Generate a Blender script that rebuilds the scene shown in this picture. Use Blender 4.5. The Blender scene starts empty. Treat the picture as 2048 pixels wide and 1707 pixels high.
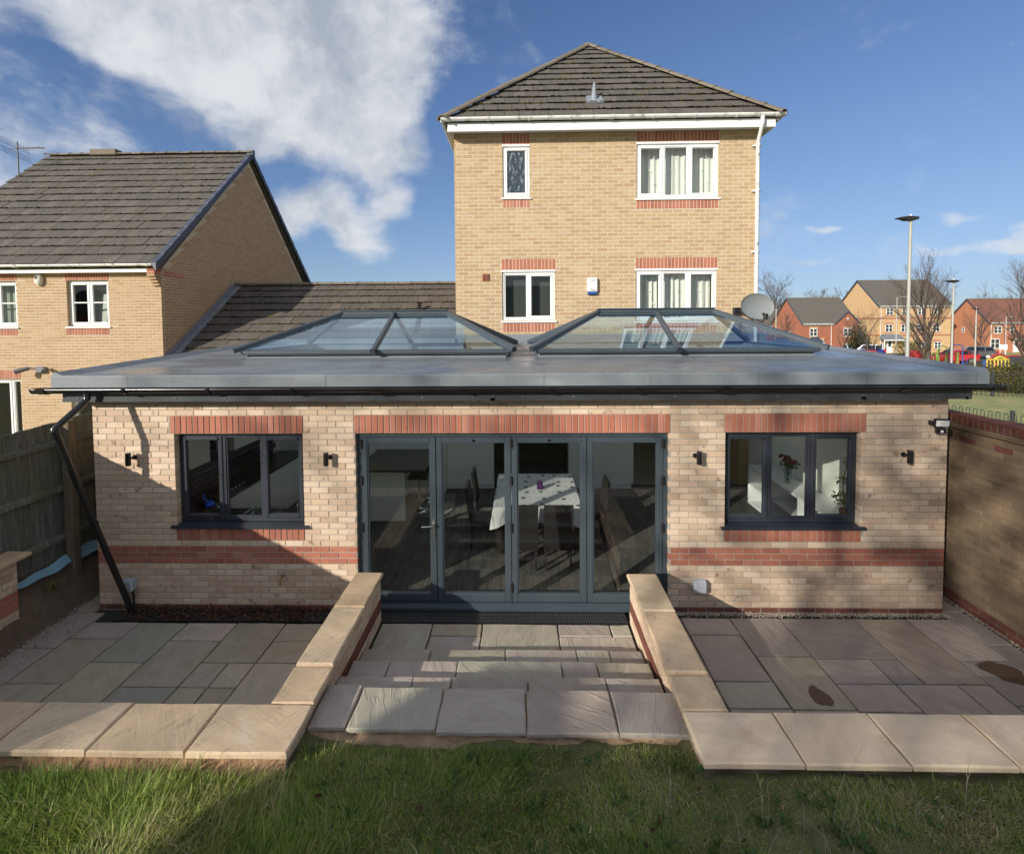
import bpy, bmesh, math, random
import numpy as np
from mathutils import Vector, Matrix
random.seed(7); rng = np.random.default_rng(11)
S = bpy.context.scene
COL = S.collection
R_ = math.radians

# ------------------------------------------------------------------ camera, world, sun, exposure
cam = bpy.data.cameras.new('camera'); camo = bpy.data.objects.new('camera', cam); COL.objects.link(camo)
F_PX = 967.0
YAW = math.atan(21/F_PX); PITCH = R_(2.3); ROLL = R_(0.4)
_f = Vector((-math.sin(YAW)*math.cos(PITCH), math.cos(YAW)*math.cos(PITCH), -math.sin(PITCH)))
_r = Vector((math.cos(YAW), math.sin(YAW), 0)); _u = _r.cross(_f)
_r2 = _r*math.cos(ROLL)-_u*math.sin(ROLL); _u2 = _u*math.cos(ROLL)+_r*math.sin(ROLL)
CAM = Vector((0, -5.95, 3.55))
m = Matrix(((_r2.x, _u2.x, -_f.x, CAM.x), (_r2.y, _u2.y, -_f.y, CAM.y), (_r2.z, _u2.z, -_f.z, CAM.z), (0, 0, 0, 1)))
camo.matrix_world = m
cam.sensor_fit = 'HORIZONTAL'; cam.sensor_width = 36; cam.lens = 36*F_PX/2048
cam.shift_y = -(1707/2-(642+F_PX*math.tan(PITCH)))/2048
cam.clip_start = .05; cam.clip_end = 3000
S.camera = camo
S.view_settings.view_transform = 'Standard'; S.view_settings.look = 'None'
S.view_settings.exposure = 1.30; S.view_settings.gamma = 1; S.view_settings.use_curve_mapping = False
S.cycles.max_bounces = 16; S.cycles.diffuse_bounces = 8; S.cycles.transparent_max_bounces = 16
SUN_D = Vector((.95, 1, -.49)).normalized()     # way the light travels
SUN_EL = math.asin(-SUN_D.z); SUN_ROT = math.atan2(-SUN_D.x, -SUN_D.y)
sun = bpy.data.lights.new('sun', 'SUN'); suno = bpy.data.objects.new('sun', sun); COL.objects.link(suno)
sun.energy = 2.35; sun.angle = R_(.5); sun.color = (1, .93, .82)
suno.rotation_euler = SUN_D.to_track_quat('-Z', 'Y').to_euler()
W = bpy.data.worlds.new('World'); S.world = W; W.use_nodes = True

class G:
    """small wrapper that strings shader nodes together"""
    def __init__(s, nt): s.t = nt; nt.nodes.clear()
    def n(s, typ, ins=None, **kw):
        x = s.t.nodes.new(typ)
        for k, v in kw.items(): setattr(x, k, v)
        for k, v in (ins or {}).items():
            if isinstance(v, bpy.types.NodeSocket): s.t.links.new(v, x.inputs[k])
            elif v is not None: x.inputs[k].default_value = v
        return x
    def m(s, op, a, b=0.0, c=None, clamp=False):
        ins = {0: a, 1: b}
        if c is not None: ins[2] = c
        return s.n('ShaderNodeMath', ins, operation=op, use_clamp=clamp).outputs[0]
    def vm(s, op, a, b=None, out=0):
        x = s.n('ShaderNodeVectorMath', {0: a}, operation=op)
        if b is not None:
            if isinstance(b, bpy.types.NodeSocket): s.t.links.new(b, x.inputs[1])
            elif op == 'SCALE': x.inputs['Scale'].default_value = b
            else: x.inputs[1].default_value = b
        return x.outputs[out]
    def mix(s, f, a, b, blend='MIX'):
        x = s.t.nodes.new('ShaderNodeMix'); x.data_type = 'RGBA'; x.blend_type = blend
        for k, v in ((0, f), (6, a), (7, b)):
            if isinstance(v, bpy.types.NodeSocket): s.t.links.new(v, x.inputs[k])
            else: x.inputs[k].default_value = (v if k == 0 else (*v, 1) if len(v) == 3 else v)
        return x.outputs[2]
    def ramp(s, f, stops, interp='LINEAR'):
        x = s.n('ShaderNodeValToRGB', {0: f}); cr = x.color_ramp; cr.interpolation = interp
        while len(cr.elements) < len(stops): cr.elements.new(.5)
        for e, (p, c) in zip(cr.elements, stops): e.position = p; e.color = (*c, 1) if len(c) == 3 else c
        return x.outputs[0]
    def noise(s, v, scale, detail=3, rough=.5, out=0, **kw):
        return s.n('ShaderNodeTexNoise', {'Vector': v, 'Scale': scale, 'Detail': detail, 'Roughness': rough}, **kw).outputs[out]
    def rng(s, x, a, b, c=0., d=1.):
        return s.n('ShaderNodeMapRange', {0: x, 1: a, 2: b, 3: c, 4: d}, clamp=True, interpolation_type='SMOOTHSTEP').outputs[0]

CL_LIT = (4.25, 4.35, 4.5); CL_GREY = (2.2, 2.45, 2.85)
def world_nodes():
    g = G(W.node_tree)
    sky = g.n('ShaderNodeTexSky', sky_type='NISHITA', sun_disc=False, sun_elevation=SUN_EL, sun_rotation=SUN_ROT,
              altitude=50, air_density=1.0, dust_density=.15, ozone_density=3.0).outputs[0]
    d = g.n('ShaderNodeTexCoord').outputs['Generated']
    sx = g.n('ShaderNodeSeparateXYZ', {0: d})
    # clouds: noise over the sky directions, gathered where the big banks stand
    zz = g.m('ADD', g.m('MAXIMUM', sx.outputs[2], 0.0), .22)
    pl = g.n('ShaderNodeCombineXYZ', {0: g.m('DIVIDE', sx.outputs[0], zz), 1: g.m('DIVIDE', sx.outputs[1], zz), 2: sx.outputs[2]}).outputs[0]
    wp = g.noise(d, 3.0, 4, .6, out=1)
    dv = g.vm('ADD', d, g.vm('SCALE', g.vm('SUBTRACT', wp, (.5, .5, .5)), .12))
    n1 = g.noise(dv, 3.6, 10, .58)
    n2 = g.noise(g.vm('MULTIPLY', dv, (1, 1, 2.6)), 7.5, 8, .62)
    blobs = None
    def blob(px, py, rad, amp, sq=1.0):
        nonlocal blobs
        c = Vector(((px-1045)/967, 1, (642-py)/967)).normalized()
        v = g.vm('SUBTRACT', dv, tuple(c))
        if sq != 1.0: v = g.vm('MULTIPLY', v, (1, 1, sq))
        l = g.vm('LENGTH', v, out=1)
        b = g.m('MULTIPLY', g.rng(l, rad, 0.0), amp)
        blobs = b if blobs is None else g.m('ADD', blobs, b)
    for a in ((520, 0, .26, .40), (720, 90, .24, .40), (330, 20, .18, .36), (180, -20, .13, .30), (600, 200, .18, .36), (720, 270, .17, .38), (810, 320, .12, .30), (480, 150, .14, .26), (840, 180, .10, .22),
              (430, -480, .55, .40), (900, -500, .35, .30), (600, 430, .085, .50), (740, 458, .085, .52), (690, 405, .07, .34), (800, 405, .06, .3), (-350, 0, .2, .2)): blob(*a)
    big = blobs; blobs = None
    for a in ((1650, 476, .06, .40, 3.6), (1600, 533, .085, .42, 5.), (1862, 452, .07, .42, 3.4), (1845, 500, .085, .40, 5.5), (2015, 462, .06, .44, 3.4), (1990, 495, .085, .42, 4.5), (1985, 345, .07, .36, 3.4), (830, 560, .06, .40, 3.5), (2040, 392, .07, .34, 3.6),
              (60, 200, .10, .08, 1.), (950, 150, .05, .14, 1.), (1580, 590, .09, .36, 6.), (1750, 545, .08, .30, 6.)): blob(*a)
    low = blobs
    dens = g.rng(g.m('ADD', g.m('ADD', g.m('MULTIPLY', n1, 1.25), big), g.m('MULTIPLY', n2, .45)), .96, 1.34)
    dl = g.m('MULTIPLY', g.rng(g.m('ADD', n2, low), .70, .98), .72)
    clear = g.rng(g.vm('LENGTH', g.vm('SUBTRACT', d, tuple(Vector((.30, .9, .35)).normalized())), out=1), 1.15, .70)
    gen = g.m('MULTIPLY', g.rng(g.m('SUBTRACT', g.m('ADD', g.m('MULTIPLY', n1, .7), g.m('MULTIPLY', n2, .3)), g.m('MULTIPLY', clear, .30)), .36, .56), .92)     # broken cloud goes on out of view, thickened to fill the shade
    dens = g.m('MAXIMUM', g.m('MAXIMUM', dens, dl), gen, clamp=True)
    nn = g.noise(g.vm('ADD', dv, (.03, .02, -.05)), 4.6, 9, .6); nl = g.noise(g.vm('ADD', dv, (.05, .0, .04)), 4.6, 9, .6)
    thick = g.rng(g.m('ADD', g.m('MULTIPLY', g.m('SUBTRACT', nn, nl), 1.5), g.m('ADD', g.m('MULTIPLY', n1, .6), g.m('MULTIPLY', big, .28))), .15, .78)
    cc = g.mix(thick, CL_LIT, CL_GREY)
    hs = g.n('ShaderNodeHueSaturation', {'Saturation': 1.0, 'Value': 1.0, 'Color': sky}).outputs[0]
    gm = g.n('ShaderNodeGamma', {0: g.vm('SCALE', g.mix(1., hs, (.98, .92, .98), 'MULTIPLY'), .30), 1: 1.30}).outputs[0]
    gs = g.vm('SCALE', gm, 1/.30); gs = g.vm('DIVIDE', gs, g.vm('ADD', g.vm('DIVIDE', gs, (3.3, 4.9, 7.6)), (1, 1, 1)))      # the pale horizon rolls off
    col = g.mix(g.m('MULTIPLY', dens, .93), gs, cc)
    bg = g.n('ShaderNodeBackground', {0: col, 1: .076})
    o = g.n('ShaderNodeOutputWorld', {0: bg.outputs[0]})
world_nodes()

# ------------------------------------------------------------------ materials
MATS = {}
def newmat(name):
    mt = bpy.data.materials.new(name); mt.use_nodes = True; g = G(mt.node_tree); MATS[name] = mt
    return mt, g
def finish(g, col, rough=.7, bump=None, bstr=.3, bdist=.005, metal=0., spec=.5, coat=0., trans=None, sheen=0.):
    b = g.n('ShaderNodeBsdfPrincipled', {'Base Color': col if isinstance(col, bpy.types.NodeSocket) else (*col, 1), 'Roughness': rough, 'Metallic': metal, 'Specular IOR Level': spec, 'Coat Weight': coat})
    if bump is not None:
        bn = g.n('ShaderNodeBump', {'Strength': bstr, 'Distance': bdist, 'Height': bump}); g.t.links.new(bn.outputs[0], b.inputs['Normal'])
    g.n('ShaderNodeOutputMaterial', {0: b.outputs[0]})
    return b
def rnd(g, k=1.0, a=0.0):
    oi = g.n('ShaderNodeObjectInfo').outputs['Random']; isl = g.n('ShaderNodeNewGeometry').outputs['Random Per Island']
    return g.m('FRACT', g.m('ADD', g.m('MULTIPLY', g.m('ADD', oi, g.m('MULTIPLY', isl, 1.37)), k), a))
def pos(g): return g.n('ShaderNodeNewGeometry').outputs['Position']
def mul(c, k): return tuple(x*k for x in c)
def simple(name, c, rough=.5, var=.0, scale=8, metal=0., bump=0., bscale=200, spec=.5, coat=0., dirt=None):
    mt, g = newmat(name); p = pos(g); col = c
    if var:
        n = g.noise(p, scale, 5, .6); col = g.mix(n, mul(c, 1-var), mul(c, 1+var))
    if dirt:
        col = g.mix(g.rng(g.noise(p, dirt[1], 6, .65), dirt[2], dirt[3]), col, dirt[0])
    bp = g.noise(p, bscale, 3) if bump else None
    finish(g, col, rough, bp, bump, .003, metal, spec, coat)
    return mt
def brickmat(name, cols, smudge=(.20, .12, .08), sm=.5, grain=.16, stain=None):
    mt, g = newmat(name); p = pos(g)
    r = rnd(g); r2 = rnd(g, 7.3, .31); r3 = rnd(g, 13.7, .77)
    k = len(cols)
    c = g.ramp(r, [(i/(k-1), cols[i]) for i in range(k)])
    c = g.mix(g.m('MULTIPLY', g.noise(p, 60, 4, .7), 1.0), g.mix(1.0, c, (1-grain,)*3, 'MULTIPLY'), g.mix(1.0, c, (1+grain,)*3, 'MULTIPLY'))
    off = g.n('ShaderNodeCombineXYZ', {0: g.m('MULTIPLY', r3, 9.), 1: 0., 2: g.m('MULTIPLY', r2, 7.)}).outputs[0]
    s = g.rng(g.noise(g.vm('ADD', p, off), 9, 3, .5), .55, .72)
    s = g.m('MULTIPLY', g.m('MULTIPLY', s, g.rng(r2, .35, .85)), sm)
    c = g.mix(s, c, smudge)
    if stain: c = g.mix(g.m('MULTIPLY', g.rng(g.noise(p, stain[1], 5, .6), stain[2], stain[3]), stain[4]), c, stain[0])
    bp = g.m('ADD', g.noise(p, 55, 4, .7), g.m('MULTIPLY', g.noise(g.vm('MULTIPLY', p, (1, 1, 3)), 18, 3, .6), 1.3))
    finish(g, c, .88, bp, .55, .006, 0, .25)
    return mt
BUFF = brickmat('buff_brick', [(.50, .36, .245), (.63, .485, .35), (.69, .55, .41), (.61, .46, .32), (.56, .40, .285), (.66, .515, .375)], (.29, .18, .12), .9, .17)
HBUFF = brickmat('honey_brick', [(.40, .28, .155), (.455, .33, .19), (.49, .365, .22), (.43, .295, .17), (.405, .27, .165)], (.34, .21, .09), .4, .12)
LBUFF = brickmat('left_house_brick', [(.385, .25, .14), (.43, .285, .165), (.46, .315, .19), (.40, .26, .15)], (.30, .17, .085), .45, .13)
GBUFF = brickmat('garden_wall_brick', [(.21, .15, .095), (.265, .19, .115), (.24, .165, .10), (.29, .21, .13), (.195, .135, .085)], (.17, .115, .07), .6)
REDB = brickmat('red_brick', [(.36, .13, .080), (.45, .175, .115), (.40, .15, .095), (.34, .125, .085), (.49, .215, .15)], (.22, .08, .05), .5)
DREDB = brickmat('dark_red_brick', [(.165, .062, .045), (.20, .075, .052), (.15, .06, .05), (.225, .085, .06)], (.10, .05, .042), .5)
MORTAR = simple('mortar', (.38, .34, .285), .95, .12, 30, bump=.3, bscale=150)
HMORTAR = simple('pale_mortar', (.57, .50, .385), .95, .12, 30, bump=.3, bscale=150)
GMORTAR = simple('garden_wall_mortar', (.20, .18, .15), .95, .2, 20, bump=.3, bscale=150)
def bricktex(name, c1, c2, mort, scale=1.0, bands=None):
    mt, g = newmat(name); p = g.n('ShaderNodeSeparateXYZ', {0: pos(g)})
    v = g.n('ShaderNodeCombineXYZ', {0: g.m('ADD', p.outputs[0], p.outputs[1]), 1: p.outputs[2]}).outputs[0]
    b = g.n('ShaderNodeTexBrick', {'Vector': v, 'Color1': (*c1, 1), 'Color2': (*c2, 1), 'Mortar': (*mort, 1), 'Scale': 1.0, 'Mortar Size': .005, 'Brick Width': .225, 'Row Height': .075, 'Bias': 0.})
    c = g.mix(g.noise(pos(g), 6, 4, .6), g.mix(1., b.outputs[0], (.8, .8, .8), 'MULTIPLY'), g.mix(1., b.outputs[0], (1.18, 1.18, 1.18), 'MULTIPLY'))
    finish(g, c, .9, spec=.2)
    return mt
FARRED = bricktex('far_red_brick', (.37, .13, .075), (.30, .095, .055), (.33, .22, .16))
FARBUFF = bricktex('far_buff_brick', (.58, .39, .21), (.50, .31, .15), (.48, .38, .26))
FARORANGE = bricktex('far_orange_brick', (.48, .19, .10), (.40, .15, .08), (.36, .24, .17))
SIDEBUFF = bricktex('buff_brick_side', (.50, .36, .22), (.42, .28, .16), (.36, .32, .27))
SIDEHONEY = bricktex('honey_brick_side', (.50, .34, .17), (.42, .27, .13), (.42, .36, .27))
WHITE = simple('white_upvc', (.80, .80, .79), .35, .03, 6, dirt=((.50, .49, .45), 7, .62, .85))
WHITEG = simple('white_gutter', (.74, .74, .72), .4, .05, 4, dirt=((.26, .25, .21), 5, .5, .72))
ANTH = simple('anthracite_alu', (.050, .066, .080), .38, .06, 3, bump=.02, bscale=400)
ANTHW = simple('anthracite_upvc', (.030, .037, .048), .42, .06, 5, bump=.05, bscale=500)
FASC = simple('anthracite_fascia', (.040, .046, .053), .45, .08, 5, bump=.1, bscale=300)
BLACKPL = simple('black_plastic', (.012, .012, .013), .22, 0)
BLACKM = simple('black_metal', (.014, .014, .015), .45, 0)
AERIAL = simple('aerial_alloy', (.16, .16, .17), .5, 0, metal=.3)
DGREY = simple('dark_grey_plastic', (.16, .165, .18), .45)
CHROME = simple('chrome', (.75, .75, .76), .12, 0, metal=1.)
STEEL = simple('brushed_steel', (.55, .55, .55), .32, 0, metal=1.)
GREYP = simple('grey_plastic', (.40, .43, .47), .45, .03)
LEAD = simple('lead_flashing', (.22, .245, .28), .55, .2, 9, bump=.2, bscale=30)
PLASTER = simple('cream_plaster', (.84, .83, .76), .85, .02, 3)
CEIL = simple('white_ceiling', (.80, .80, .78), .85)
WHITEP = simple('white_paint', (.80, .80, .79), .4)
CREAMU = simple('cream_unit', (.74, .73, .65), .3)
DWOOD = simple('dark_worktop', (.030, .022, .018), .25, .3, 30)
BLKTILE = simple('black_tile', (.012, .012, .013), .12)
GROUT = simple('pale_grout', (.55, .55, .50), .8)
LEATHER = simple('dark_leather', (.020, .018, .018), .42, .1, 40, bump=.15, bscale=120)
RUG = simple('grey_rug', (.16, .16, .155), .95, .35, 25, bump=.6, bscale=90)
BLUEPL = simple('blue_plastic', (.02, .10, .62), .35)
PURPLE = simple('purple_glass', (.07, .015, .10), .15)
ROSE = simple('dark_red_rose', (.16, .008, .016), .6, .3, 60)
STEMG = simple('stem_green', (.05, .10, .03), .6, .3, 40)
REDP = simple('red_paint', (.40, .045, .04), .4, .08, 3)
GREENP = simple('green_paint', (.16, .38, .06), .4, .05, 3)
BLUEP = simple('blue_paint', (.035, .10, .34), .4, .05, 3)
YELP = simple('yellow_paint', (.58, .46, .06), .4, .05, 3)
PURP = simple('magenta_paint', (.40, .03, .18), .4)
IRON = simple('painted_iron', (.035, .037, .04), .5)
LAMPG = simple('lamp_column_paint', (.36, .36, .315), .5, .1, 6, dirt=((.28, .27, .20), 7, .55, .8))
CARBLUE = simple('blue_car_paint', (.012, .022, .17), .2, coat=1.)
CARRED = simple('red_car_paint', (.42, .012, .02), .2, coat=1.)
CARGREY = simple('grey_car_paint', (.07, .073, .08), .22, metal=.3, coat=1.)
CARGLASS = simple('car_glass', (.012, .014, .016), .06)
TYRE = simple('tyre_rubber', (.015, .015, .015), .8)
LAMPRED = simple('tail_lamp', (.45, .015, .012), .2)
PLATEY = simple('yellow_plate', (.75, .50, .03), .4)
ASPHALT = simple('asphalt', (.055, .055, .057), .9, .2, 12, bump=.3, bscale=60)
FARWIN = simple('far_window_glass', (.035, .045, .05), .08)
DARKROOM = simple('dark_room', (.05, .05, .048), .9)
SOIL = simple('soil', (.13, .095, .065), .97, .5, 9, bump=.9, bscale=25, dirt=((.16, .125, .095), 40, .58, .68))
BEDDING = simple('mortar_bedding', (.36, .25, .155), .97, .35, 7, bump=.9, bscale=16)
JOINT = simple('slab_joint', (.035, .034, .026), .97, .4, 12)
BLUESHEET = simple('blue_membrane', (.25, .45, .56), .35, .15, 6, bump=.3, bscale=9)
STONEG = brickmat('gravel_stone', [(.36, .27, .17), (.50, .43, .34), (.24, .20, .17), (.58, .53, .46), (.42, .30, .18)], sm=.1)
LEAFD = brickmat('dead_leaf', [(.060, .032, .020), (.10, .050, .026), (.045, .026, .019), (.15, .085, .045)], sm=.2)
BARK = simple('bark', (.085, .068, .050), .9, .35, 20, dirt=((.16, .17, .075), 5, .5, .72))
TWIG = simple('twig', (.072, .052, .042), .9, .3, 8)
def leafmat(name, cols):
    mt, g = newmat(name); r = rnd(g); k = len(cols)
    c = g.ramp(r, [(i/(k-1), cols[i]) for i in range(k)])
    b = g.n('ShaderNodeBsdfPrincipled', {'Base Color': c, 'Roughness': .55, 'Specular IOR Level': .3})
    tr = g.n('ShaderNodeBsdfTranslucent', {0: c}); ms = g.n('ShaderNodeMixShader', {0: .3, 1: b.outputs[0], 2: tr.outputs[0]})
    g.n('ShaderNodeOutputMaterial', {0: ms.outputs[0]}); return mt
HEDGE = leafmat('hedge_leaf', [(.055, .075, .018), (.10, .11, .025), (.14, .10, .035), (.045, .06, .02), (.16, .16, .04)])
EVER = leafmat('evergreen_leaf', [(.018, .032, .012), (.03, .05, .018), (.045, .06, .02)])
PLANTL = leafmat('plant_leaf', [(.05, .09, .03), (.09, .13, .05)])
def glassmat(name, tint, f0=.045, rough=0., coat=(1, 1, 1)):
    mt, g = newmat(name)
    t = g.n('ShaderNodeBsdfTransparent', {0: (*tint, 1)}); gl = g.n('ShaderNodeBsdfGlossy', {0: (*coat, 1), 1: rough})
    bn = g.n('ShaderNodeBump', {'Strength': .02, 'Distance': .02, 'Height': g.noise(pos(g), 1.6, 2)}); g.t.links.new(bn.outputs[0], gl.inputs['Normal'])
    ge = g.n('ShaderNodeNewGeometry'); c = g.m('ABSOLUTE', g.vm('DOT_PRODUCT', ge.outputs['Normal'], ge.outputs['Incoming'], out=1))
    f = g.m('ADD', g.m('MULTIPLY', g.m('POWER', g.m('SUBTRACT', 1.0, c), 5.0), 1-f0), f0, clamp=True)
    g.n('ShaderNodeOutputMaterial', {0: g.n('ShaderNodeMixShader', {0: f, 1: t.outputs[0], 2: gl.outputs[0]}).outputs[0]})
    return mt
GLASS = glassmat('window_glass', (.95, .97, .955), .030)
BLUEGLASS = glassmat('blue_solar_glass', (.80, .92, 1.), .26, 0., (.78, .90, 1.))
CLEAR = glassmat('clear_glassware', (.85, .90, .90), .04)
def obscuremat():
    mt, g = newmat('patterned_glass'); p = pos(g)
    n = g.noise(g.vm('MULTIPLY', p, (1, 1, .28)), 26, 3, .6)
    finish(g, g.ramp(n, [(.42, (.035, .05, .06)), (.56, (.05, .07, .085)), (.62, (.30, .34, .37)), (.68, (.06, .08, .09))]), .12, n, .5, .01); return mt
OBSCURE = obscuremat()
def curtainmat():
    mt, g = newmat('net_curtain'); p = g.n('ShaderNodeSeparateXYZ', {0: pos(g)})
    finish(g, g.mix(g.noise(pos(g), 120, 2), (.60, .60, .57), (.70, .70, .67)), .9); return mt
CURT = curtainmat()
CURT2 = simple('green_grey_curtain', (.30, .33, .27), .9, .1, 30)
def tilemat(name, c1, c2, lich=.5, moss=.5):
    mt, g = newmat(name); p = pos(g); r = rnd(g)
    c = g.ramp(r, [(0, mul(c1, .93)), (.5, c1), (1, tuple((a+b)/2 for a, b in zip(c1, c2)))])
    st = g.noise(g.vm('MULTIPLY', p, (9, 2.2, 2.2)), 3.5, 5, .6)
    c = g.mix(st, g.mix(1., c, (.72, .73, .75), 'MULTIPLY'), g.mix(1., c, (1.3, 1.27, 1.2), 'MULTIPLY'))
    wsp = g.n('ShaderNodeTexVoronoi', {'Vector': p, 'Scale': 8.5}).outputs[0]
    wsp2 = g.m('MULTIPLY', g.rng(wsp, .16, .06), g.rng(g.noise(p, 2.2, 4, .7), .42, .62))
    c = g.mix(g.m('MULTIPLY', wsp2, .75), c, (.46, .45, .40))
    yl = g.rng(g.noise(p, 1.1, 7, .75), .66, .78)
    c = g.mix(g.m('MULTIPLY', yl, lich), c, (.40, .26, .06))
    finish(g, c, .92, g.noise(p, 70, 4, .7), .5, .006, 0, .25); return mt
TILE = tilemat('concrete_roof_tile', (.105, .096, .086), (.150, .135, .118), .25)
TILE2 = tilemat('old_roof_tile', (.100, .088, .078), (.145, .122, .104), .2)
RIDGE = tilemat('lichened_ridge_tile', (.17, .145, .115), (.22, .19, .15), .9)
VERGE = simple('slate_blue_verge', (.055, .066, .095), .5, .15, 6)
FARTILE = simple('far_roof_tile', (.115, .105, .09), .9, .25, 2.2, dirt=((.24, .18, .06), 1.2, .64, .8))
FARTILER = simple('far_red_roof_tile', (.20, .085, .058), .9, .22, 2.2)
def mossmat():
    mt, g = newmat('roof_moss'); p = pos(g)
    n = g.noise(p, 2.6, 5, .7); n2 = g.noise(p, 60, 3, .7)
    c = g.mix(g.rng(n, .50, .66), (.016, .014, .011), g.mix(n2, (.055, .06, .010), (.19, .175, .03)))
    finish(g, c, 1., n2, 1., .02, 0, .1); return mt
MOSS = mossmat()
def grpmat():
    mt, g = newmat('grey_roof_membrane'); p = pos(g); sp = g.n('ShaderNodeSeparateXYZ', {0: p})
    n = g.noise(g.vm('MULTIPLY', p, (.5, 1.6, 1)), 1.6, 6, .6); n2 = g.noise(p, 7, 6, .65); n3 = g.noise(g.vm('MULTIPLY', p, (.35, 3., 1)), 2.4, 6, .6)
    c = g.mix(n, (.150, .174, .192), (.235, .258, .275)); c = g.mix(g.m('MULTIPLY', g.rng(n2, .52, .78), .5), c, (.135, .145, .145)); c = g.mix(g.m('MULTIPLY', g.rng(n3, .55, .75), .45), c, (.33, .345, .35))
    seam = g.m('ABSOLUTE', g.m('SUBTRACT', g.m('FRACT', g.m('MULTIPLY', g.m('ADD', sp.outputs[0], .37), .8)), .5))
    sm = g.m('MULTIPLY', g.rng(seam, .012, .004), g.rng(g.noise(p, 2, 3), .35, .6)); c = g.mix(g.m('MULTIPLY', sm, .4), c, (.10, .11, .115))
    rst = g.rng(g.noise(g.vm('MULTIPLY', p, (1, 1, .5)), 2.6, 8, .78), .64, .72); c = g.mix(g.m('MULTIPLY', rst, .5), c, (.16, .11, .06))
    sp2 = g.rng(g.noise(p, 38, 3, .6), .70, .76); c = g.mix(g.m('MULTIPLY', sp2, .5), c, (.09, .085, .07))
    finish(g, c, g.rng(g.noise(g.vm('MULTIPLY', p, (.6, 1.4, 1)), 1.3, 4), .38, .66, .22, .58), g.m('ADD', g.m('ADD', g.noise(p, 60, 4), g.m('MULTIPLY', g.noise(p, 3, 4), 3.)), g.m('MULTIPLY', sm, -.6)), .22, .008, 0, .5); return mt
GRP = grpmat()
PUDDLE = simple('puddle_water', (.03, .035, .04), .03, 0)
def wetmat():
    mt, g = newmat('wet_stone'); p = pos(g); f = g.n('ShaderNodeAttribute', attribute_name='fade').outputs['Fac']
    a = g.m('MULTIPLY', g.rng(g.m('ADD', f, g.m('MULTIPLY', g.m('SUBTRACT', g.noise(p, 11, 7, .7), .5), 1.0)), .12, .55), .92)
    b = g.n('ShaderNodeBsdfPrincipled', {'Base Color': g.mix(g.noise(p, 9, 4, .6), (.10, .064, .040), (.16, .11, .07)), 'Roughness': .45})
    g.n('ShaderNodeOutputMaterial', {0: g.n('ShaderNodeMixShader', {0: a, 1: g.n('ShaderNodeBsdfTransparent').outputs[0], 2: b.outputs[0]}).outputs[0]}); return mt
WET = wetmat()
def slabmat(name, cols, streak, riven=1.0, blotch=None, veins=False):
    mt, g = newmat(name); p = pos(g); r = rnd(g); r2 = rnd(g, 5.1, .4)
    k = len(cols); c = g.ramp(r, [(i/(k-1), cols[i]) for i in range(k)])
    rot = g.n('ShaderNodeVectorRotate', {'Vector': p, 'Angle': g.m('MULTIPLY', r2, 1.9)}, rotation_type='Z_AXIS').outputs[0]
    off = g.n('ShaderNodeCombineXYZ', {0: g.m('MULTIPLY', r, 31.), 1: g.m('MULTIPLY', r2, 17.)}).outputs[0]
    q = g.vm('MULTIPLY', g.vm('ADD', rot, off), (1.4, 3.6, 3))
    w = g.noise(q, 2.2, 7, .65); w2 = g.noise(g.vm('ADD', p, off), 2.4, 5, .6)
    c = g.mix(g.rng(w, .3, .7), g.mix(1., c, (.90, .885, .87), 'MULTIPLY'), g.mix(1., c, (1.08, 1.08, 1.07), 'MULTIPLY'))
    c = g.mix(g.m('MULTIPLY', g.rng(w2, .52, .75), streak[1]), c, streak[0])
    if blotch: c = g.mix(g.m('MULTIPLY', g.rng(g.noise(g.vm('ADD', p, off), 1.7, 6, .7), .60, .70), blotch[1]), c, blotch[0])
    if veins:      # long dark bedding cracks
        vn = g.noise(g.vm('MULTIPLY', g.vm('ADD', g.n('ShaderNodeVectorRotate', {'Vector': p, 'Angle': .62}, rotation_type='Z_AXIS').outputs[0], off), (9., 1.1, 3)), 1.0, 6, .6)
        vk = g.m('MULTIPLY', g.rng(g.m('ABSOLUTE', g.m('SUBTRACT', vn, .5)), .012, .0), g.rng(g.noise(g.vm('ADD', p, off), 3.5, 3, .5), .45, .6))
        c = g.mix(g.m('MULTIPLY', vk, .6), c, (.20, .14, .09))
    c = g.mix(.5, c, g.mix(1., c, g.ramp(g.noise(p, 140, 3, .7), [(.3, (.78, .78, .78)), (.7, (1.22, 1.22, 1.22))]), 'MULTIPLY'))
    st = g.ramp(g.noise(g.vm('MULTIPLY', g.vm('ADD', rot, off), (.8, 3.5, 2)), 2.5, 4, .5), [(.36, (0, 0, 0)), (.40, (.5, .5, .5)), (.52, (.55, .55, .55)), (.55, (1, 1, 1))])
    bp = g.m('ADD', g.m('MULTIPLY', st, 1.6*riven), g.m('MULTIPLY', g.noise(p, 90, 4, .7), .35))
    finish(g, c, .75, bp, .50, .008, 0, .35); return mt
SLAB = slabmat('riven_sandstone', [(.27, .255, .215), (.43, .38, .29), (.33, .295, .235), (.47, .415, .335), (.31, .315, .26), (.39, .33, .25)], ((.26, .25, .16), .7), 1., ((.52, .47, .40), .35))
SLABP = slabmat('pink_sandstone', [(.35, .305, .265), (.45, .385, .335), (.30, .265, .235), (.47, .41, .355), (.38, .315, .255)], ((.33, .275, .20), .6), 1.)
SLABG = slabmat('grey_green_sandstone', [(.40, .375, .30), (.44, .41, .33), (.38, .36, .29)], ((.43, .41, .35), .4), 1.)
COPE = slabmat('buff_coping_stone', [(.55, .415, .27), (.60, .46, .31), (.57, .42, .28), (.63, .50, .345)], ((.43, .285, .155), .55), .22, ((.66, .57, .45), .5), True)
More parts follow.
